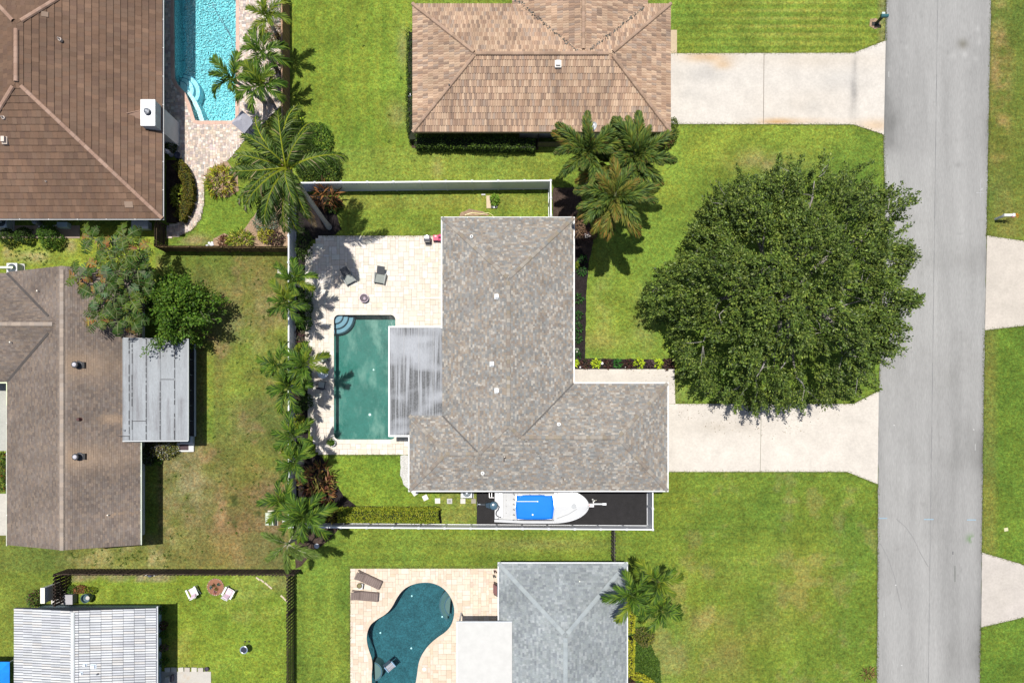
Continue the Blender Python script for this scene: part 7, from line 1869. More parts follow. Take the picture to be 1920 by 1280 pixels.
part(boat, 'top_frame', mb, 'metal')
# outboard
mb = MB(); NV = (.03, .05, .07)
mb.lathe((-.06, 0, 0), [(.26, 1.0), (.33, 1.18), (.34, 1.40), (.30, 1.50)], 20, NV); mb.hexa([(-.70, -.16, .95), (-.3, -.2, .95), (-.3, .2, .95), (-.70, .16, .95), (-.62, -.14, 1.30), (-.3, -.22, 1.42), (-.3, .22, 1.42), (-.62, .14, 1.30)], NV)
mb.lathe((-.06, 0, 0), [(.30, 1.501), (.26, 1.58), (.16, 1.63), (.05, 1.645)], 20, (.05, .10, .14))
ob = part(boat, 'outboard_motor', mb, 'gloss')
mb = MB(); mb.hexa([(-1.0, -.06, .60), (-.40, -.08, .9), (-.40, .08, .9), (-1.0, .06, .60), (-1.05, -.06, .75), (-.45, -.08, 1.1), (-.45, .08, 1.1), (-1.05, .06, .75)], (.05, .055, .06)); mb.hexa([(-1.25, -.03, .52), (-.9, -.05, .60), (-.9, .05, .60), (-1.25, .03, .52), (-1.25, -.03, .62), (-.9, -.05, .75), (-.9, .05, .75), (-1.25, .03, .62)], (.30, .33, .36)); part(boat, 'lower_unit', mb, 'gloss', parent=ob)
mb = MB()
for k in range(3):
    a = 2 * PI * k / 3; c = Vector((-1.25, math.cos(a) * .11, .57 + math.sin(a) * .11)); mb.hexa([tuple(c + Vector(v)) for v in ((-.02, -.06, -.06), (.02, -.06, -.06), (.02, .06, -.06), (-.02, .06, -.06), (-.05, -.06, .06), (-.01, -.06, .06), (-.01, .06, .06), (-.05, .06, .06))], (.06, .065, .07))
part(boat, 'propeller', mb, 'gloss', parent=ob)
mb = MB(); mb.tube([(.0, .05, 1.35), (.22, .05, 1.48), (.36, -.05, 1.5), (.30, -.25, 1.48), (.14, -.45, 1.44), (.12, -.62, 1.42), (.2, -.78, 1.40), (.5, -.88, 1.36)], .035, 7, (.025, .025, .03)); part(boat, 'rigging_hose', mb, 'paint')
mb = MB()
for (a_, b_) in (((-.38, .55, 1.0), (-.38, 1.0, 1.0)), ((-.38, 1.0, 1.0), (.0, 1.0, 1.05)), ((-.38, .55, 1.0), (.0, .55, 1.05)), ((-.20, .55, 1.02), (-.2, 1.0, 1.02))): mb.tube([a_, b_], .03, 6, (.6, .58, .58))
part(boat, 'swim_ladder', mb, 'metal')
# trailer
TM = (.34, .35, .36); ox = 2.0
mb = MB()
for s in (-1, 1): mb.hexa([(-1.4, s * .78 - .04, .36), (2.9, s * .62 - .04, .36), (2.9, s * .62 + .04, .36), (-1.4, s * .78 + .04, .36), (-1.4, s * .78 - .04, .46), (2.9, s * .62 - .04, .46), (2.9, s * .62 + .04, .46), (-1.4, s * .78 + .04, .46)], TM); mb.hexa([(2.9, s * .62 - .04, .36), (5.0, s * .03 - .04, .36), (5.0, s * .03 + .04, .36), (2.9, s * .62 + .04, .36), (2.9, s * .62 - .04, .46), (5.0, s * .03 - .04, .46), (5.0, s * .03 + .04, .46), (2.9, s * .62 + .04, .46)], TM)
for x in (-1.2, .3, 1.8): mb.box(x - .04, x + .04, -.74, .74, .35, .45, TM)
part(trailer, 'frame', mb, 'metal')
tipx = W(1137, 0, .6).x - bx0 - 2.0
mb = MB(); mb.box(4.6, tipx - .25, -.05, .05, .40, .50, (.58, .60, .62)); mb.box(tipx - .3, tipx, -.08, .08, .41, .56, (.60, .62, .64)); part(trailer, 'tongue', mb, 'paint')
mb = MB(); jx = W(1114, 0, .9).x - bx0 - 2.0; mb.lathe((jx, .30, .05), [(.06, 0), (.06, .1), (.03, .12), (.03, .75), (.05, .8), (.05, .9)], 10, (.6, .6, .58)); mb.box(jx - .04, jx + .04, .05, .30, .42, .5, (.6, .6, .58)); mb.tube([(jx, .30, .93), (jx + .18, .36, .95)], .02, 6, (.4, .38, .3)); part(trailer, 'jack', mb, 'paint')
mb = MB(); wx = W(1104, 0, 1.3).x - bx0 - 2.0; mb.box(wx - .1, wx + .40, -.14, .10, .5, 1.15, (.60, .60, .62)); part(trailer, 'winch_post', mb, 'paint')
mb = MB(); mb.lathe((wx - .08, .0, 1.20), [(.13, 0), (.15, .06), (.13, .12)], 12, (.55, .07, .06)); part(trailer, 'winch_spool', mb, 'paint')
def wheel_mb(r, w, yc):
    mb = MB(); n = 20
    for (ra, rb, ya, yb, c) in ((r, r, -w / 2, w / 2, 0), (r, r * .6, w / 2, w / 2, 0), (r * .6, r, -w / 2, -w / 2, 0)):
        for k in range(n):
            a, b = 2 * PI * k / n, 2 * PI * (k + 1) / n
            mb.poly([(ra * math.cos(a), yc + ya, ra * math.sin(a)), (ra * math.cos(b), yc + ya, ra * math.sin(b)), (rb * math.cos(b), yc + yb, rb * math.sin(b)), (rb * math.cos(a), yc + yb, rb * math.sin(a))], (.02, .02, .02))
    return mb
for s in (-1, 1):
    for x in (-.62, .12):
        mb = wheel_mb(.33, .19, 0); o = part(trailer, 'wheel', mb, 'matte'); o.location = (x, s * 1.07, .30)
        m = MB(); m2 = MB()
        for k in range(16):
            a, b = 2 * PI * k / 16, 2 * PI * (k + 1) / 16; m.poly([(0, .0, 0), (.2 * math.cos(a), 0, .2 * math.sin(a)), (.2 * math.cos(b), 0, .2 * math.sin(b))], (.55, .55, .55))
        r_ = part(trailer, 'rim', m, 'metal', parent=o); r_.location = (0, s * .08, 0)
    mb = MB(); pr = [(-1.08, .30), (-1.02, .56), (-.85, .70), (-.25, .735), (.35, .70), (.52, .56), (.58, .30)]
    y0, y1 = s * .95, s * 1.24
    for (p, q) in zip(pr[:-1], pr[1:]): mb.hexa([(p[0], min(y0, y1), p[1]), (q[0], min(y0, y1), q[1]), (q[0], max(y0, y1), q[1]), (p[0], max(y0, y1), p[1]), (p[0], min(y0, y1), p[1] + .03), (q[0], min(y0, y1), q[1] + .03), (q[0], max(y0, y1), q[1] + .03), (p[0], max(y0, y1), p[1] + .03)], (.62, .60, .59))
    part(trailer, 'fender', mb, 'paint')
    for x in (-1.0, 1.5): m = MB(); m.tube([(x, s * .6, .46), (x, s * .55, .74)], .03, 6, TM); part(trailer, 'bunk_post', m, 'metal')
    m = MB(); m.box(-1.3, 2.2, s * .55 - .06, s * .55 + .06, .72, .80, (.10, .10, .10)); part(trailer, 'bunk', m, 'matte')

# ------------------------------------------------------------------ patio furniture
def lounge_chair(label, u, v, rz):
    r = thing('lounge_chair', label, 'lounge chair', u, v, 'grey woven lounge chairs by the fire pit', rz, PZ)
    G = (.20, .215, .20); D = (.065, .068, .075)
    mb = MB(); mb.hexa([(-.33, -.45, .28), (.33, -.45, .28), (.33, .25, .22), (-.33, .25, .22), (-.33, -.45, .38), (.33, -.45, .38), (.33, .25, .30), (-.33, .25, .30)], G); part(r, 'seat', mb, 'matte', bevel=.03)
    mb = MB(); mb.hexa([(-.31, .22, .26), (.31, .22, .26), (.28, .78, .62), (-.28, .78, .62), (-.31, .20, .33), (.31, .20, .33), (.28, .74, .70), (-.28, .74, .70)], D); part(r, 'backrest', mb, 'matte', bevel=.02)
    for s in (-1, 1): mb = MB(); mb.hexa([(s * .37 - .045, -.48, .0), (s * .37 + .045, -.48, .0), (s * .40 + .045, .30, .0), (s * .40 - .045, .30, .0), (s * .37 - .045, -.48, .40), (s * .37 + .045, -.48, .40), (s * .40 + .045, .30, .52), (s * .40 - .045, .30, .52)], (.27, .28, .27)); part(r, 'armrest', mb, 'matte', bevel=.02)
    return r
lounge_chair('grey lounge chair half in the coconut palm shadow, turned to the right', 655, 522, d2(28))
lounge_chair('grey lounge chair in full sun to the right of its twin', 714, 521, d2(-10))
fp = thing('fire_pit', 'round dark metal fire pit on the travertine patio above the pool', 'fire pit', 684, 560, z=PZ)
mb = MB(); mb.lathe((0, 0, 0), [(.20, .0), (.20, .05), (.31, .22), (.34, .30), (.34, .33), (.30, .33), (.26, .22), (.10, .16)], 22, (.045, .035, .045)); part(fp, 'bowl', mb, 'metal')
mb = MB()
for k in range(7): mb.box(-.26, .26, -.25 + k * .083 - .008, -.25 + k * .083 + .008, .315, .327, (.05, .04, .05))
part(fp, 'grate', mb, 'metal')
gr = thing('barbecue_grill', 'dark boxy barbecue grill near the house wall on the patio', 'barbecue grill', 802.5, 451, z=PZ)
mb = MB(); mb.box(-.22, .22, -.2, .2, .1, .62, (.05, .05, .06)); part(gr, 'cart', mb, 'paint')
mb = MB(); mb.box(-.24, .24, -.23, .23, .62, .78, (.10, .10, .12)); mb.hexa([(-.24, -.23, .78), (.24, -.23, .78), (.24, .23, .78), (-.24, .23, .78), (-.18, -.10, .93), (.18, -.10, .93), (.18, .14, .93), (-.18, .14, .93)], (.13, .13, .15)); part(gr, 'lid', mb, 'gloss', bevel=.02)
mb = MB(); mb.box(-.20, .20, -.30, -.27, .72, .75, (.02, .02, .02)); mb.lathe((.0, .12, .93), [(.05, 0), (.05, .02)], 10, (.6, .6, .65)); part(gr, 'handle', mb, 'metal')
rc = thing('toy_table', 'small pink and red plastic play table tight against the house wall', 'play table', 819.5, 448.5, z=PZ)
PK = (.50, .06, .12); mb = MB(); mb.box(-.26, .14, -.2, .2, .42, .47, PK); part(rc, 'table_top', mb, 'paint', bevel=.01)
for (x, y) in ((-.23, -.17), (.11, -.17), (.11, .17), (-.23, .17)): mb = MB(); mb.box(x - .03, x + .03, y - .03, y + .03, 0, .42, PK); part(rc, 'leg', mb, 'paint')
mb = MB(); mb.box(.16, .34, .06, .26, .2, .50, (.35, .01, .08)); mb.box(.16, .34, -.22, -.05, .2, .50, (.35, .01, .08)); mb.box(-.15, .0, .05, .15, .471, .50, (.55, .45, .45)); part(rc, 'bench', mb, 'paint')
mb = MB(); a, b = W(789, 558, PZ), W(826, 558.5, PZ); mb.box(a.x, b.x, a.y - .012, a.y + .012, PZ + .003, PZ + .012, (.28, .16, .12)); mb.build('deck_drain', M['metal'], None, 'thin rusty drain strip running to the house wall on the patio', 'drain')
def patio_chair(label, u, v, rz, frame=(.05, .045, .06), cush=(.42, .44, .40)):
    r = thing('patio_chair', label, 'patio chair', u, v, 'dark patio chairs with pale cushions at the round table', rz, PZ)
    for (x, y) in ((-.26, -.26), (.26, -.26), (.26, .26), (-.26, .26)): mb = MB(); mb.box(x - .025, x + .025, y - .025, y + .025, 0, .60 if y < 0 else .62, frame); part(r, 'leg', mb, 'paint')
    mb = MB(); mb.box(-.27, .27, -.27, .27, .34, .38, frame); part(r, 'seat_frame', mb, 'paint')
    mb = MB(); mb.box(-.24, .24, -.25, .22, .38, .46, cush); part(r, 'cushion', mb, 'matte', bevel=.03)
    mb = MB(); mb.hexa([(-.27, .25, .38), (.27, .25, .38), (.27, .30, .38), (-.27, .30, .38), (-.27, .33, .86), (.27, .33, .86), (.27, .38, .86), (-.27, .38, .86)], frame); part(r, 'backrest', mb, 'paint', bevel=.01)
    for s in (-1, 1): mb = MB(); mb.box(s * .29 - .03, s * .29 + .03, -.28, .30, .60, .63, frame); part(r, 'armrest', mb, 'paint')
patio_chair('dark framed patio chair above the round table beside the pool', 609, 672, d2(20))
patio_chair('dark framed patio chair below the round table beside the pool', 605.5, 722, d2(172))
tb = thing('round_table', 'round pale glass patio table half under the palm fronds', 'patio table', 610, 700, z=PZ)
mb = MB(); mb.lathe((0, 0, .70), [(.42, 0), (.42, .02), (.40, .03)], 28, (.48, .52, .56)); part(tb, 'table_top', mb, 'gloss')
mb = MB(); mb.lathe((0, 0, 0), [(.25, 0), (.25, .03), (.04, .06), (.04, .70)], 14, (.1, .1, .11)); part(tb, 'pedestal', mb, 'paint')
pp = thing('potted_plant', 'green plant in a round white pot at the lower left pool corner', 'potted plant', 623.5, 829, z=PZ)
mb = MB(); mb.lathe((.03, -.02, 0), [(.17, 0), (.26, .32), (.28, .34), (.28, .38), (.24, .38), (.24, .30)], 20, (.55, .54, .54)); part(pp, 'pot', mb, 'paint')
mb = MB(); mb.lathe((.03, -.02, .29), [(.24, 0), (.24, .01)], 14, (.04, .03, .02)); part(pp, 'soil', mb, 'matte')
RN = np.random.RandomState(4); n = 150; t = RN.uniform(0, 2 * PI, n); k = RN.uniform(0, 1, n) ** .6; P = np.stack([.24 * k * np.cos(t) - .04, .24 * k * np.sin(t) + .02, .42 + .25 * (1 - k) + RN.uniform(-.05, .05, n)], 1)
V, C = leaf_cloud(P, .15, GR, 4, .3, .4, np.stack([np.cos(t), np.sin(t), .5 + 0 * t], 1)); o = bpy.data.objects.new('foliage', mesh_np('foliage', V, np.arange(len(V)).reshape(-1, 4), C, M['leaf'])); COL.objects.link(o); o.parent = pp
def chaise(label, u, v, rz):
    r = thing('chaise_longue', label, 'chaise longue', u, v, 'brown wicker chaise longues at the kidney pool', rz, PZ)
    BR = ((.165, .125, .11), (.14, .105, .095), (.19, .15, .13))
    mb = MB(); mb.box(-1.05, 1.0, -.34, -.28, .10, .30, BR[1]); mb.box(-1.05, 1.0, .28, .34, .10, .30, BR[1]); part(r, 'side_rail', mb, 'matte', bevel=.01)
    for x in (-.95, .9):
        for y in (-.3, .3): mb = MB(); mb.box(x - .04, x + .04, y - .04, y + .04, 0, .12, BR[1]); part(r, 'leg', mb, 'matte')
    mb = MB(); n = 26
    for k in range(n):      # woven slats: a gentle wave along the seat
        x = -.38 + 1.38 * k / n; z = .30 + .05 * math.sin(max(0, x) * 2.2); mb.box(x, x + .048, -.29, .29, z, z + .03, BR[k % 3])
    part(r, 'seat', mb, 'matte')
    mb = MB(); n = 13
    for k in range(n):
        t0 = k / n; x0, z0 = -.40 - .62 * t0, .32 + .30 * t0; mb.hexa([(x0 - .046, -.29, z0 + .02), (x0, -.29, z0), (x0, .29, z0), (x0 - .046, .29, z0 + .02), (x0 - .046, -.29, z0 + .05), (x0, -.29, z0 + .03), (x0, .29, z0 + .03), (x0 - .046, .29, z0 + .05)], BR[k % 3])
    part(r, 'backrest', mb, 'matte')
    mb = MB(); mb.box(-.44, -.38, -.30, .30, .27, .31, (.06, .045, .04)); part(r, 'hinge_bar', mb, 'matte')
    return r
chaise('wicker chaise longue turned diagonally in the patio corner', 692.5, 1085.5, d2(-25))
chaise('wicker chaise longue lying nearly level, just below the diagonal one', 686, 1115.5, d2(-5))
st_ = thing('side_table', 'small square side table between the two wicker chaises', 'side table', 676.5, 1097, z=PZ)
mb = MB(); mb.obox((.02, .02), .42, .42, .38, .41, -.15, (.5, .5, .5)); part(st_, 'table_top', mb, 'paint')
for (x, y) in ((-.17, -.17), (.17, -.17), (.17, .17), (-.17, .17)): mb = MB(); mb.box(x - .02, x + .02, y - .02, y + .02, 0, .38, (.4, .4, .4)); part(st_, 'leg', mb, 'paint')
bw = thing('bowl', 'olive brown round bowl on the small square side table', 'bowl', 674, 1097.5, z=PZ + .41)
mb = MB(); mb.lathe((0, 0, 0), [(.10, 0), (.20, .08), (.19, .10), (.14, .05)], 18, (.14, .12, .05)); part(bw, 'bowl_body', mb, 'paint')
fl = thing('pool_float', 'grey and blue lounge float drifting in the kidney shaped pool', 'pool float', 731.5, 1248, z=-.09, rz=d2(40))
mb = MB()
for k in range(5): mb.box(-.30, .30, -.22 + k * .09 - .04, -.22 + k * .09 + .04, .02, .12, ((.26, .25, .27), (.30, .32, .36))[k % 2])
part(fl, 'mattress', mb, 'matte', bevel=.02)
mb = MB(); mb.box(-.38, -.31, -.28, .24, .02, .20, (.22, .34, .48)); mb.box(.31, .38, -.28, .24, .02, .20, (.22, .34, .48)); part(fl, 'side_tubes', mb, 'gloss', bevel=.03)
mb = MB(); mb.hexa([(-.34, .24, .02), (.34, .24, .02), (.34, .44, .14), (-.34, .44, .14), (-.34, .24, .14), (.34, .24, .14), (.34, .44, .26), (-.34, .44, .26)], (.03, .05, .07)); part(fl, 'pillow', mb, 'matte', bevel=.02)
mb = MB(); p = W(795.5, 1254, PZ); mb.lathe((p.x, p.y, PZ), [(.14, 0), (.14, .008), (.10, .012)], 16, (.62, .60, .56)); mb.build('skimmer_lid', M['paint'], None, 'round white skimmer lid on the patio right of the kidney pool', 'skimmer lid')
for k, (u, v, w, h, c, l, nm, ct) in enumerate(((928.5, 1071, 5, 3, (.04, .02, .02), 'pair of dark slippers nearest the roof corner by the blue grey house', 'slippers', 'slippers'), (927, 1080, 5, 3, (.03, .03, .03), 'second dark pair of slippers just below the first by the blue grey house', 'slippers', 'slippers'))):
    r = thing(nm, l, ct, u, v, z=PZ); 
    for s in (-1, 1): mb = MB(); mb.obox((s * .06, 0), .09, .24, 0, .05, .1 * s + .4, c); part(r, 'slipper', mb, 'matte')
r = thing('folded_chairs', 'dark folded chairs leaning on the wall of the blue grey house', 'folding chair', 933, 1102, z=PZ)
mb = MB(); mb.hexa([(-.30, -.5, 0), (-.22, -.5, 0), (-.22, .5, 0), (-.30, .5, 0), (.0, -.45, .9), (.06, -.45, .9), (.06, .45, .9), (.0, .45, .9)], (.05, .04, .045)); part(r, 'frame', mb, 'metal'); mb = MB(); mb.hexa([(-.34, -.35, .1), (-.31, -.35, .1), (-.31, .35, .1), (-.34, .35, .1), (-.1, -.35, .8), (-.07, -.35, .8), (-.07, .35, .8), (-.1, .35, .8)], (.25, .12, .12)); part(r, 'seat', mb, 'matte')
# grey market umbrella by the cyan pool
um = thing('patio_umbrella', 'faded grey patio umbrella half hidden below coconut fronds', 'patio umbrella', 474, 250, z=PZ)
mb = MB(); n = 4
for k in range(n):
    a, b = 2 * PI * k / n + .1, 2 * PI * (k + 1) / n + .1; A = (.85 * math.cos(a), .85 * math.sin(a), 2.0); B = (.85 * math.cos(b), .85 * math.sin(b), 2.0); c_ = (.30, .30, .34) if k % 2 else (.26, .26, .30)
    mb.poly([(0, 0, 2.42), A, B], c_); mb.poly([A, (A[0], A[1], 1.9), (B[0], B[1], 1.9), B], c_)
part(um, 'canopy', mb, 'matte'); mb = MB(); mb.lathe((0, 0, 0), [(.25, 0), (.25, .08), (.025, .1), (.025, 2.45)], 12, (.2, .2, .2)); part(um, 'pole', mb, 'paint')
# things by the brown house's east wall
r = thing('statue', 'white garden statue in the shade beside the chimney wall', 'statue', 322, 291, z=.02)
mb = MB(); mb.lathe((0, 0, 0), [(.16, 0), (.16, .15), (.10, .18), (.14, .5), (.17, .75), (.08, .85), (.10, .95), (.09, 1.05), (.02, 1.1)], 14, (.5, .5, .52)); mb.hexa([(-.35, .12, .55), (-.12, .02, .6), (-.12, .1, .6), (-.35, .2, .55), (-.38, .16, .9), (-.12, .02, .78), (-.12, .1, .78), (-.38, .24, .9)], (.5, .5, .52)); part(r, 'figure', mb, 'matte')
r = thing('planter_pot', 'dark glazed pot at the start of the curved paver path', 'planter pot', 337.5, 295, z=PZ)
mb = MB(); mb.lathe((0, 0, 0), [(.14, 0), (.24, .25), (.22, .42), (.25, .46), (.20, .46), (.18, .38), (.1, .36)], 18, (.05, .06, .09)); part(r, 'pot', mb, 'gloss')

# ------------------------------------------------------------------ garden at bottom left
def adirondack(label, u, v, rz):
    r = thing('adirondack_chair', label, 'adirondack chair', u, v, 'white adirondack chairs with pink cushions', rz)
    Wc = (.60, .60, .60); mb = MB()
    for k in range(6): mb.box(-.26, .26, -.30 + k * .09, -.30 + k * .09 + .075, .33 - .012 * k, .355 - .012 * k, Wc)
    part(r, 'seat', mb, 'paint')
    mb = MB()
    for k in range(5): x = -.26 + k * .106; mb.hexa([(x, .20, .26), (x + .095, .20, .26), (x + .095, .23, .26), (x, .23, .26), (x, .42, .86 + .03 * (2 - abs(k - 2))), (x + .095, .42, .86 + .03 * (2 - abs(k - 2))), (x + .095, .45, .86 + .03 * (2 - abs(k - 2))), (x, .45, .86 + .03 * (2 - abs(k - 2)))], Wc)
    part(r, 'backrest', mb, 'paint')
    for s in (-1, 1):
        mb = MB(); mb.box(s * .34 - .065, s * .34 + .065, -.36, .34, .56, .585, Wc); part(r, 'armrest', mb, 'paint')
        mb = MB(); mb.box(s * .34 - .035, s * .34 + .035, -.34, -.27, 0, .56, Wc); part(r, 'leg', mb, 'paint')
        mb = MB(); mb.hexa([(s * .30 - .02, .30, .0), (s * .30 + .02, .30, .0), (s * .30 + .02, .40, .0), (s * .30 - .02, .40, .0), (s * .30 - .02, -.30, .30), (s * .30 + .02, -.30, .30), (s * .30 + .02, -.26, .36), (s * .30 - .02, -.26, .36)], Wc); part(r, 'leg', mb, 'paint')
    mb = MB(); mb.box(-.22, .22, -.26, .18, .36, .43, (.58, .42, .50)); part(r, 'cushion', mb, 'matte', bevel=.03)
    mb = MB(); mb.hexa([(-.2, .16, .42), (.2, .16, .42), (.2, .21, .42), (-.2, .21, .42), (-.2, .33, .80), (.2, .33, .80), (.2, .38, .80), (-.2, .38, .80)], (.58, .44, .52)); part(r, 'back_cushion', mb, 'matte', bevel=.02)
adirondack('white chair with pink cushion left of the round flower bed', 366, 1107, d2(205))
adirondack('white chair with pink cushion right of the round flower bed', 433, 1108, d2(152))
r = thing('flower_bed', 'round terracotta mulch flower ring between the two white chairs', 'flower bed', 404.5, 1099.5)
mb = MB(); mb.lathe((0, 0, -.02), [(.62, 0), (.62, .06), (.5, .09), (.2, .11)], 26, (.22, .10, .06)); part(r, 'mulch_mound', mb, 'matte')
mb = MB(); RR = random.Random(4)
for k in range(26): a = 2 * PI * k / 26; s = RR.uniform(.05, .08); mb.obox((.62 * math.cos(a), .62 * math.sin(a)), s, s * 1.4, 0, .08, a, RR.choice([(.30, .20, .17), (.24, .13, .10), (.34, .25, .2)]))
part(r, 'edging_stones', mb, 'stone')['kind'] = 'stuff'
RN = np.random.RandomState(8)
for (x, y, rr, pal) in ((-.1, .15, .15, RED + GR), (.1, -.1, .22, ((.3, .2, .05), (.1, .12, .03))), (.25, .2, .12, ((.05, .12, .10), (.08, .15, .12))), (-.3, -.0, .16, ((.15, .22, .22), (.10, .16, .15))), (.0, -.35, .14, ((.5, .35, .35), (.3, .1, .1)))):
    n = 40; t = RN.uniform(0, 2 * PI, n); k = RN.uniform(0, 1, n); P = np.stack([x + rr * k * np.cos(t), y + rr * k * np.sin(t), .1 + .18 * (1 - k)], 1); V, C = leaf_cloud(P, .12, pal, 3, .35, .4)
    o = bpy.data.objects.new('flowering_plant', mesh_np('flowering_plant', V, np.arange(len(V)).reshape(-1, 4), C, M['leaf'])); COL.objects.link(o); o.parent = r
r = thing('kettle_grill', 'round dark blue kettle barbecue alone on the garden lawn', 'kettle barbecue', 464.5, 1211)
mb = MB(); mb.lathe((0, 0, .55), [(.06, 0), (.2, .08), (.27, .2), (.29, .26)], 20, (.05, .06, .08)); part(r, 'bowl', mb, 'gloss')
mb = MB(); mb.lathe((0, 0, .812), [(.29, 0), (.30, .02), (.26, .03), (.22, .02), (.05, .02)], 20, (.16, .20, .26)); part(r, 'lid_rim', mb, 'gloss')
mb = MB(); mb.lathe((0, 0, .83), [(.22, 0), (.22, .006)], 20, (.035, .04, .06)); part(r, 'grate', mb, 'metal')
for k in range(3): a = 2 * PI * k / 3 + .5; mb = MB(); mb.tube([(.10 * math.cos(a), .10 * math.sin(a), .6), (.30 * math.cos(a), .30 * math.sin(a), .0)], .014, 6, (.3, .3, .3)); part(r, 'leg', mb, 'metal')
for s in (-.18, .12): mb = MB(); mb.box(s - .05, s + .05, .34, .42, 0, .10, (.03, .03, .03)); part(r, 'wheel', mb, 'matte')
r = thing('barrel', 'round open dark barrel beside the lower left house', 'barrel', 170, 1117)
mb = MB(); mb.lathe((0, 0, 0), [(.30, 0), (.34, .35), (.33, .7), (.34, .72), (.30, .72), (.29, .5), (.1, .48)], 22, (.05, .09, .11)); part(r, 'barrel_body', mb, 'gloss'); mb = MB(); mb.lathe((.2, .05, .66), [(.13, 0), (.15, .08), (.1, .09)], 14, (.4, .38, .36)); part(r, 'ladle', mb, 'paint')
r = thing('storage_box', 'square grey storage box between the dark fence and the barrel', 'storage box', 137, 1119)
mb = MB(); mb.box(-.30, .34, -.35, .33, 0, .62, (.24, .23, .25)); part(r, 'box_body', mb, 'paint', bevel=.02); mb = MB(); mb.box(-.33, .37, -.38, .36, .621, .68, (.30, .29, .31)); part(r, 'lid', mb, 'paint', bevel=.02)
r = thing('gate_pillar', 'tall narrow white pillar beside the dark fence at the lower left house', 'pillar', 81.5, 1112.5, z=0)
r.location = W(80, 1116, 1.9); r.location.z = 0; WP[r.name] = Vector(r.location)
mb = MB(); mb.box(-.14, .14, -.55, .55, 0, 1.86, (.5, .5, .5)); part(r, 'pillar_body', mb, 'wall'); mb = MB(); mb.box(-.16, .16, -.57, .57, 1.861, 1.92, (.62, .60, .54)); part(r, 'cap', mb, 'paint')
mb = MB(); a, b = W(96, 1133, .04), W(133, 1106, .04); mb.box(a.x, b.x, a.y, b.y, -.02, .05, (.45, .43, .40)); mb.build('gate_step', conc_rust, None, kind='structure')
for k, (u, v) in enumerate(((315, 1254.5), (327, 1254), (340, 1254), (352, 1254), (365, 1254), (377, 1254.5))):
    p = W(u, v); mb = MB(); RR = random.Random(k); mb.obox((p.x, p.y), .40, .32, 0, .10 + .02 * (k % 2), RR.uniform(-.1, .1), RR.choice([(.42, .40, .36), (.5, .48, .45), (.36, .33, .3)])); mb.build('edging_block', M['stone'], None, ('first', 'second', 'third', 'fourth', 'fifth', 'sixth')[k] + ' pale concrete block from the left above the small slab', 'concrete block', 'concrete blocks edging the small slab')
r = thing('dark_planter', 'small dark planter at the right end of the concrete blocks', 'planter pot', 389, 1252); mb = MB(); mb.lathe((0, 0, 0), [(.12, 0), (.17, .2), (.13, .2), (.1, .15)], 12, (.05, .04, .06)); part(r, 'pot', mb, 'gloss')
r = thing('garden_tap_box', 'small grey box and pipe on the slab by the blue wall', 'utility box', 320, 1270, z=.05); mb = MB(); mb.box(-.2, .12, -.25, .2, 0, .5, (.38, .37, .36)); part(r, 'box_body', mb, 'paint'); mb = MB(); mb.box(.13, .28, -.15, .28, 0, .4, (.08, .07, .09)); part(r, 'meter', mb, 'paint')
# blue canopy at the lower left edge
r = thing('blue_canopy', 'bright blue shade canopy cut by the left edge at the bottom', 'canopy', 2, 1262, z=0)
a, b = W(-60, 1320, 2.2), W(18, 1240, 2.2); r.location = (b.x - 1.5, b.y - 1.5, 0); WP[r.name] = Vector(r.location)
x1, y1 = 1.5, 1.5; mb = MB(); mb.poly([(-1.5, -1.5, 2.2), (x1, -1.5, 2.2), (0, 0, 2.55)], (.004, .16, .62)).poly([(x1, -1.5, 2.2), (x1, y1, 2.2), (0, 0, 2.55)], (.004, .16, .62)).poly([(x1, y1, 2.2), (-1.5, y1, 2.2), (0, 0, 2.55)], (.004, .18, .66)).poly([(-1.5, y1, 2.2), (-1.5, -1.5, 2.2), (0, 0, 2.55)], (.004, .16, .62)); part(r, 'canopy_cloth', mb, 'matte')
for (x, y) in ((-1.45, -1.45), (1.45, -1.45), (1.45, 1.45), (-1.45, 1.45)): mb = MB(); mb.box(x - .03, x + .03, y - .03, y + .03, 0, 2.18, (.5, .5, .5)); part(r, 'leg', mb, 'paint')
# garden stones along dark fence
for k, (u, v, w, c, l) in enumerate(((283, 1076, .3, (.30, .33, .38), 'small pale ornament and pot at the foot of the dark fence'),)):
    r = thing('garden_ornament', l, 'garden ornament', u, v); mb = MB(); mb.lathe((0, 0, 0), [(.12, 0), (.2, .15), (.16, .25), (.05, .28)], 12, (.08, .09, .13)); part(r, 'pot', mb, 'gloss'); mb = MB(); mb.obox((-.3, .05), .25, .2, 0, .2, .2, (.5, .5, .48)); mb.obox((.3, .0), .12, .2, 0, .15, .2, (.5, .5, .48)); part(r, 'stones', mb, 'stone')

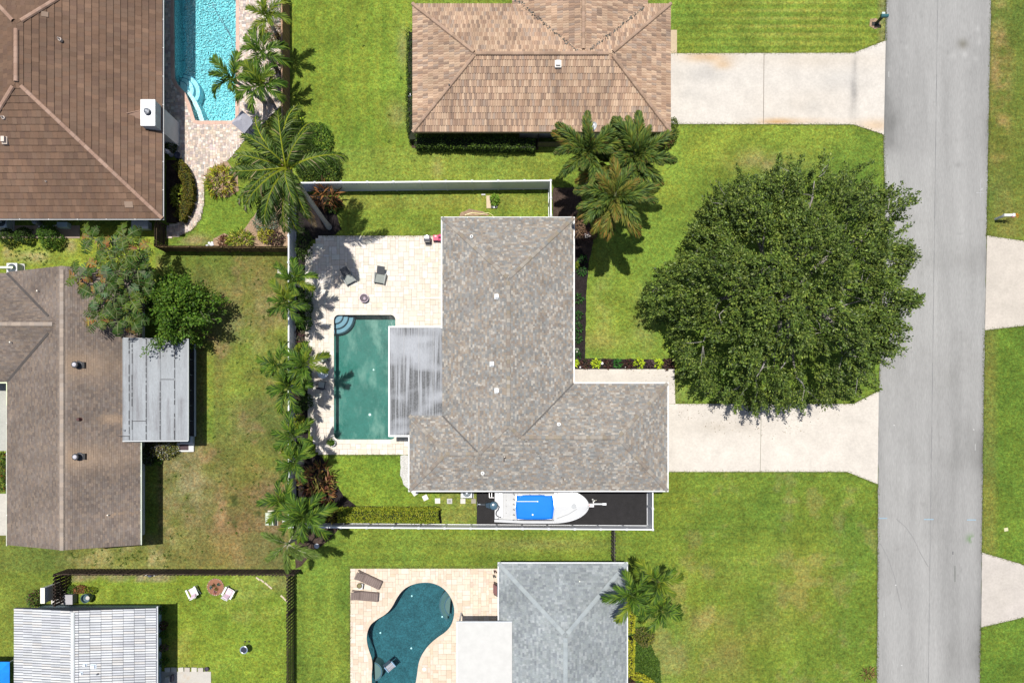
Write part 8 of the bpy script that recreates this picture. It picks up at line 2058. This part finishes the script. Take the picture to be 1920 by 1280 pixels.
# ------------------------------------------------------------------ equipment
def ac_unit(label, u, v, s=.75, h=.75, col=(.42, .45, .47), group=None, cat='air conditioner', pale=True):
    r = thing('air_conditioner', label, cat, u, v, group, z=0); mb = MB(); mb.box(-s / 2 - .1, s / 2 + .1, -s / 2 - .1, s / 2 + .1, 0, .06, (.4, .4, .38)); part(r, 'pad', mb, 'matte')
    mb = MB(); mb.box(-s / 2, s / 2, -s / 2, s / 2, .06, h, col); cs = part(r, 'casing', mb, 'paint', bevel=.03)
    mb = MB(); mb.lathe((0, 0, h + .002), [(s * .42, 0), (s * .42, .015)], 24, (.02, .03, .04)); part(r, 'fan_opening', mb, 'matte', parent=cs)
    mb = MB()
    for k in range(4):
        rr = s * (.12 + .09 * k)
        for j in range(24): a, b = 2 * PI * j / 24, 2 * PI * (j + 1) / 24; mb.poly([((rr - .006) * math.cos(a), (rr - .006) * math.sin(a), h + .03), ((rr + .006) * math.cos(a), (rr + .006) * math.sin(a), h + .03), ((rr + .006) * math.cos(b), (rr + .006) * math.sin(b), h + .03), ((rr - .006) * math.cos(b), (rr - .006) * math.sin(b), h + .03)], (.3, .33, .35))
    mb.lathe((0, 0, h + .02), [(.10, 0), (.10, .03)], 14, (.4, .43, .45)); part(r, 'fan_guard', mb, 'metal', parent=cs)
    return r
ac_unit('air conditioner half under the south eave of the grey house', 876, 921, .80, .75, (.55, .56, .57))
ac_unit('air conditioner in the shade behind the brown tiled house', 15, 421, .85, .75, (.42, .47, .50))
ac_unit('air conditioner beside the north gable of the gabled house', 35, 507, .8, .75, (.55, .55, .58))
r = thing('pool_pump', 'grey pool pump and pipes in the shade behind the brown house', 'pool pump', 124, 424); mb = MB(); mb.box(-.4, .4, -.22, .18, 0, .5, (.30, .40, .46)); part(r, 'pump_housing', mb, 'paint', bevel=.03)
mb = MB(); mb.tube([(-1.9, .4, .3), (-1.9, -.1, .3), (-.9, -.1, .3), (-.4, .0, .3)], .05, 8, (.5, .53, .55)); mb.tube([(-2.0, .3, .6), (-2.3, .3, .6)], .05, 8, (.5, .53, .55)); mb.tube([(-1.7, .45, .5), (-.6, .45, .5)], .04, 8, (.4, .43, .45)); part(r, 'pipes', mb, 'paint')
mb = MB(); mb.lathe((-1.95, .15, 0), [(.2, 0), (.22, .5), (.18, .7), (.08, .75)], 16, (.16, .18, .2)); part(r, 'filter_tank', mb, 'gloss')
r = thing('storage_bench', 'white lidded storage bench beside the dark board gate', 'storage bench', 270, 425.5); mb = MB(); mb.box(-.58, .60, -.28, .30, 0, .6, (.34, .35, .40)); part(r, 'box_body', mb, 'paint', bevel=.02); mb = MB(); mb.box(-.61, .63, -.12, .33, .601, .66, (.45, .46, .50)); mb.hexa([(-.61, -.31, .601), (.63, -.31, .601), (.63, -.121, .601), (-.61, -.121, .601), (-.61, -.31, .62), (.63, -.31, .62), (.63, -.121, .66), (-.61, -.121, .66)], (.62, .62, .65)); part(r, 'lid', mb, 'paint')
r = thing('transformer_box', 'pale green utility box on a concrete pad left of the fence corner', 'utility box', 511.5, 971)
mb = MB(); mb.box(-.36, .42, -.55, .60, -.02, .08, (.46, .42, .34)); part(r, 'pad', mb, 'stone'); mb = MB(); mb.box(-.30, .30, -.42, .50, .08, .75, (.30, .36, .28)); part(r, 'cabinet', mb, 'paint', bevel=.03); mb = MB(); mb.hexa([(-.32, -.44, .751), (.32, -.44, .751), (.32, .52, .751), (-.32, .52, .751), (-.25, -.36, .82), (.25, -.36, .82), (.25, .44, .82), (-.25, .44, .82)], (.42, .46, .36)); part(r, 'lid', mb, 'paint')
r = thing('cable_pedestal', 'white cable pedestal between the green box and the fence', 'utility box', 536, 975); mb = MB(); mb.box(-.10, .12, -.18, .22, 0, .55, (.58, .56, .55)); part(r, 'cabinet', mb, 'paint', bevel=.02)
mb = MB(); p = W(594, 1023); mb.lathe((p.x, p.y, 0), [(.19, 0), (.19, .04), (.15, .05)], 18, (.36, .38, .42)); mb.build('valve_cover', M['paint'], None, 'oval grey valve cover in the palm shadow outside the fence', 'valve cover')
r = thing('stone_slab', 'pale square stone in the weedy yard beside the white fence', 'stone slab', 525.5, 506); mb = MB(); mb.box(-.2, .2, -.32, .32, -.02, .04, (.45, .42, .36)); part(r, 'slab', mb, 'stone')
r = thing('porch_steps', 'white porch step with a dark opening at the grey porch roof corner', 'steps', 348, 836); mb = MB(); mb.box(-.62, .68, -.42, .25, 0, .16, (.50, .50, .48)); mb.box(-.28, .68, .26, .75, 0, .32, (.36, .40, .42)); part(r, 'step', mb, 'paint'); mb = MB(); mb.box(-.42, .30, -.30, .14, .161, .17, (.06, .04, .045)); part(r, 'door_mat', mb, 'matte'); mb = MB(); mb.box(-.2, .5, .30, .70, .321, .33, (.05, .09, .12)); part(r, 'panel', mb, 'gloss')
# bins in the niche of the tan tiled house
r = thing('shelter_frame', 'low wooden bin enclosure under the south eave of the tan tiled house', 'bin enclosure', 1036, 268); mb = MB(); mb.box(-1.15, 1.15, -.30, -.24, 0, .8, (.10, .085, .05)); mb.box(-1.15, -1.1, -.24, .5, 0, .8, (.06, .05, .03)); mb.box(1.1, 1.15, -.24, .5, 0, .8, (.12, .10, .08)); part(r, 'screen_boards', mb, 'wood')
r = thing('wheelie_bin', 'teal lidded bin in the shaded enclosure of the tan house', 'bin', 1037, 256.5); mb = MB(); mb.box(-.13, .13, -.2, .2, 0, .9, (.03, .26, .24)); part(r, 'bin_body', mb, 'paint', bevel=.02); mb = MB(); mb.box(-.14, .14, -.21, .21, .901, .95, (.05, .34, .30)); part(r, 'lid', mb, 'paint')
r = thing('round_bin', 'round grey bin beside the teal one in the enclosure', 'bin', 1053, 257); mb = MB(); mb.lathe((0, 0, 0), [(.25, 0), (.29, .8), (.31, .82), (.31, .88), (.1, .93)], 20, (.16, .17, .18)); part(r, 'bin_body', mb, 'paint')
r = thing('wall_bin', 'dark rounded meter box at the west wall of the tan tiled house', 'utility box', 771, 187); mb = MB(); mb.lathe((0, 0, 0), [(.2, 0), (.22, .7), (.15, .8)], 14, (.05, .06, .10)); part(r, 'housing', mb, 'gloss'); mb = MB(); mb.box(-.03, .06, -.06, .08, .801, .83, (.55, .55, .58)); part(r, 'badge', mb, 'paint')
# stepping stones
for k, (u, v, s, a, c, l) in enumerate(((778, 923, .42, .6, (.50, .49, .47), 'rotated stepping stone partly under the eave'), (797.5, 932.5, .40, .45, (.52, .51, .48), 'tilted pale stepping stone second from the house corner'), (820.5, 938.5, .40, .02, (.52, .50, .47), 'pale square stepping stone at the middle left of the row'), (843, 939, .40, 0, (.36, .35, .34), 'greyer stepping stone with a dark centre'), (868, 939, .38, 0, (.45, .43, .40), 'pale stepping stone below the air conditioner'), (888, 939, .36, 0, (.24, .22, .18), 'dirty stepping stone nearest the black gravel'))):
    r = thing('stepping_stone', l, 'stepping stone', u, v, 'stepping stones south of the grey house', a); mb = MB(); mb.box(-s / 2, s / 2, -s / 2, s / 2, -.02, .045, c); part(r, 'slab', mb, 'stone', bevel=.01)
    if k == 3: mb = MB(); mb.obox((0, 0), .2, .2, .0452, .05, .3, (.22, .22, .23)); part(r, 'inlay', mb, 'stone')
r = thing('stepping_slab', 'pale slab in the mulch against the front wall', 'stepping stone', 1079, 657, z=.03); mb = MB(); mb.box(-.3, .22, -.16, .16, -.02, .03, (.50, .48, .44)); part(r, 'slab', mb, 'stone', bevel=.01)
r = thing('flat_stone', 'pale flat stone between the foxtail trunks', 'stepping stone', 1101, 441, z=.03); mb = MB(); mb.obox((0, 0), .42, .36, -.02, .05, .3, (.40, .37, .36)); part(r, 'slab', mb, 'stone')
r = thing('flat_stone', 'tan flat slab beside a lime plant in the fenced strip', 'stone slab', 916, 379, z=.0); mb = MB(); mb.obox((0, 0), .32, .95, -.02, .05, .02, (.44, .35, .24)); part(r, 'slab', mb, 'stone')
r = thing('plant_pots', 'three tiny dark and white pots below the lime plant', 'planter pot', 926, 389)
for (x, c) in ((-.12, (.05, .05, .06)), (.02, (.5, .5, .5)), (.18, (.05, .05, .06))): mb = MB(); mb.lathe((x, 0, 0), [(.07, 0), (.10, .14), (.07, .14), (.05, .1)], 10, c); part(r, 'pot', mb, 'paint')
for k, (u, v, l) in enumerate(((1128.5, 681, 'round white bed light between a lime and a red plant'), (1172, 688.5, 'tiny white path light at the lower bed edge'), (1087.5, 688.5, 'white path light near the house corner of the bed'))):
    r = thing('bed_light', l, 'garden light', u, v, z=.03); mb = MB(); s = (.10, .035, .06)[k]; mb.lathe((0, 0, 0), [(s * .5, 0), (s * .5, .1), (s, .12), (s, .15), (s * .4, .16)], 14, (.6, .6, .6)); part(r, 'housing', mb, 'paint'); mb = MB(); mb.lathe((0, 0, .161), [(s * .25, 0), (s * .25, .01)], 8, (.03, .03, .03)); part(r, 'bulb', mb, 'paint')
mb = MB(); p = W(915, 389); mb.box(p.x - .5, p.x - .2, p.y + .9, p.y + 1.0, 0, .1, (.4, .4, .4)); mb.build('sprinkler_valve', M['paint'], None, 'small grey valve at the foot of the north fence', 'sprinkler valve')
r = thing('rock_cluster', 'white painted rocks beside the dying plant in the small garden', 'rocks', 393, 458)
RR = random.Random(6)
for k in range(7):
    x, y, s = RR.uniform(-.35, .35), RR.uniform(-.15, .15), RR.uniform(.08, .16); mb = MB(); mb.lathe((x, y, 0), [(s, 0), (s * .95, s * .5), (s * .5, s * .85), (s * .1, s * .9)], 7, (.52, .52, .54)); part(r, 'rock', mb, 'stone')
# mailboxes
r = thing('mailbox', 'dark green mailbox on a post leaning over the road edge', 'mailbox', 1641.5, 45.5)
mb = MB(); mb.box(-.28, .28, -.14, .14, 0, .06, (.02, .02, .02)); mb.box(-.08, .08, -.08, .08, .06, 1.0, (.02, .03, .025)); part(r, 'post', mb, 'paint')
mb = MB(); n = 8
for k in range(n):
    a, b = PI * k / n, PI * (k + 1) / n
    for (q) in ([(-.20, .12 * math.cos(a), 1.08 + .12 * math.sin(a)), (.34, .12 * math.cos(a), 1.08 + .12 * math.sin(a)), (.34, .12 * math.cos(b), 1.08 + .12 * math.sin(b)), (-.20, .12 * math.cos(b), 1.08 + .12 * math.sin(b))],): mb.poly(q, (.03, .10, .11))
for x, f in ((-.20, 1), (.34, 0)): q = [(x, .12 * math.cos(PI * k / n), 1.08 + .12 * math.sin(PI * k / n)) for k in range(n + 1)] + [(x, -.12, 1.0), (x, .12, 1.0)]; mb.poly(q if f else q[::-1], (.03, .10, .11))
mb.box(-.20, .34, -.12, .12, 1.0, 1.08, (.03, .09, .10)); part(r, 'letter_box', mb, 'gloss'); mb = MB(); mb.box(-.12, .10, .12, .26, 1.02, 1.12, (.40, .48, .46)); part(r, 'newspaper_tube', mb, 'paint')
r = thing('mailbox', 'white mailbox with orange flowers on its post across the road', 'mailbox', 1866, 411)
mb = MB(); mb.box(-.07, .07, -.07, .07, 0, 1.0, (.5, .52, .52)); mb.box(-.12, .55, -.04, .04, .82, .92, (.52, .52, .55)); part(r, 'post', mb, 'paint')
mb = MB(); mb.box(-.12, .46, -.09, .10, .921, 1.06, (.62, .62, .58)); mb.hexa([(-.12, -.09, 1.061), (.46, -.09, 1.061), (.46, .10, 1.061), (-.12, .10, 1.061), (-.12, -.04, 1.12), (.46, -.04, 1.12), (.46, .05, 1.12), (-.12, .05, 1.12)], (.66, .66, .62)); part(r, 'letter_box', mb, 'gloss')
mb = MB(); mb.box(.50, .70, -.10, .12, .93, 1.10, (.62, .60, .64)); mb.box(.50, .70, -.16, -.101, .93, 1.04, (.32, .12, .10)); part(r, 'number_block', mb, 'paint')
n = 60; t = RN.uniform(0, 2 * PI, n); k = RN.uniform(0, 1, n); P = np.stack([.82 + .17 * k * np.cos(t), .17 * k * np.sin(t), 1.0 + .12 * (1 - k)], 1); V, C = leaf_cloud(P, .09, ((.6, .25, .03), (.55, .32, .04), (.4, .12, .02)), 3, .5, .5); o = bpy.data.objects.new('flowers', mesh_np('flowers', V, np.arange(len(V)).reshape(-1, 4), C, M['leaf'])); COL.objects.link(o); o.parent = r
r = thing('parked_bin', 'small dark blue bin at the road edge under the shade tree', 'bin', 1664, 605); mb = MB(); mb.box(-.28, .28, -.3, .3, .03, .95, (.03, .05, .10)); part(r, 'bin_body', mb, 'paint', bevel=.03); mb = MB(); mb.box(-.30, .30, -.32, .32, .951, 1.0, (.04, .07, .15)); part(r, 'lid', mb, 'paint')
mb = MB(); p = W(1886, 992); mb.obox((p.x, p.y), .3, .26, -.01, .03, .2, (.42, .40, .24)); mb.build('meter_cover', M['stone'], None, 'pale meter cover in the grass across the road', 'meter cover')
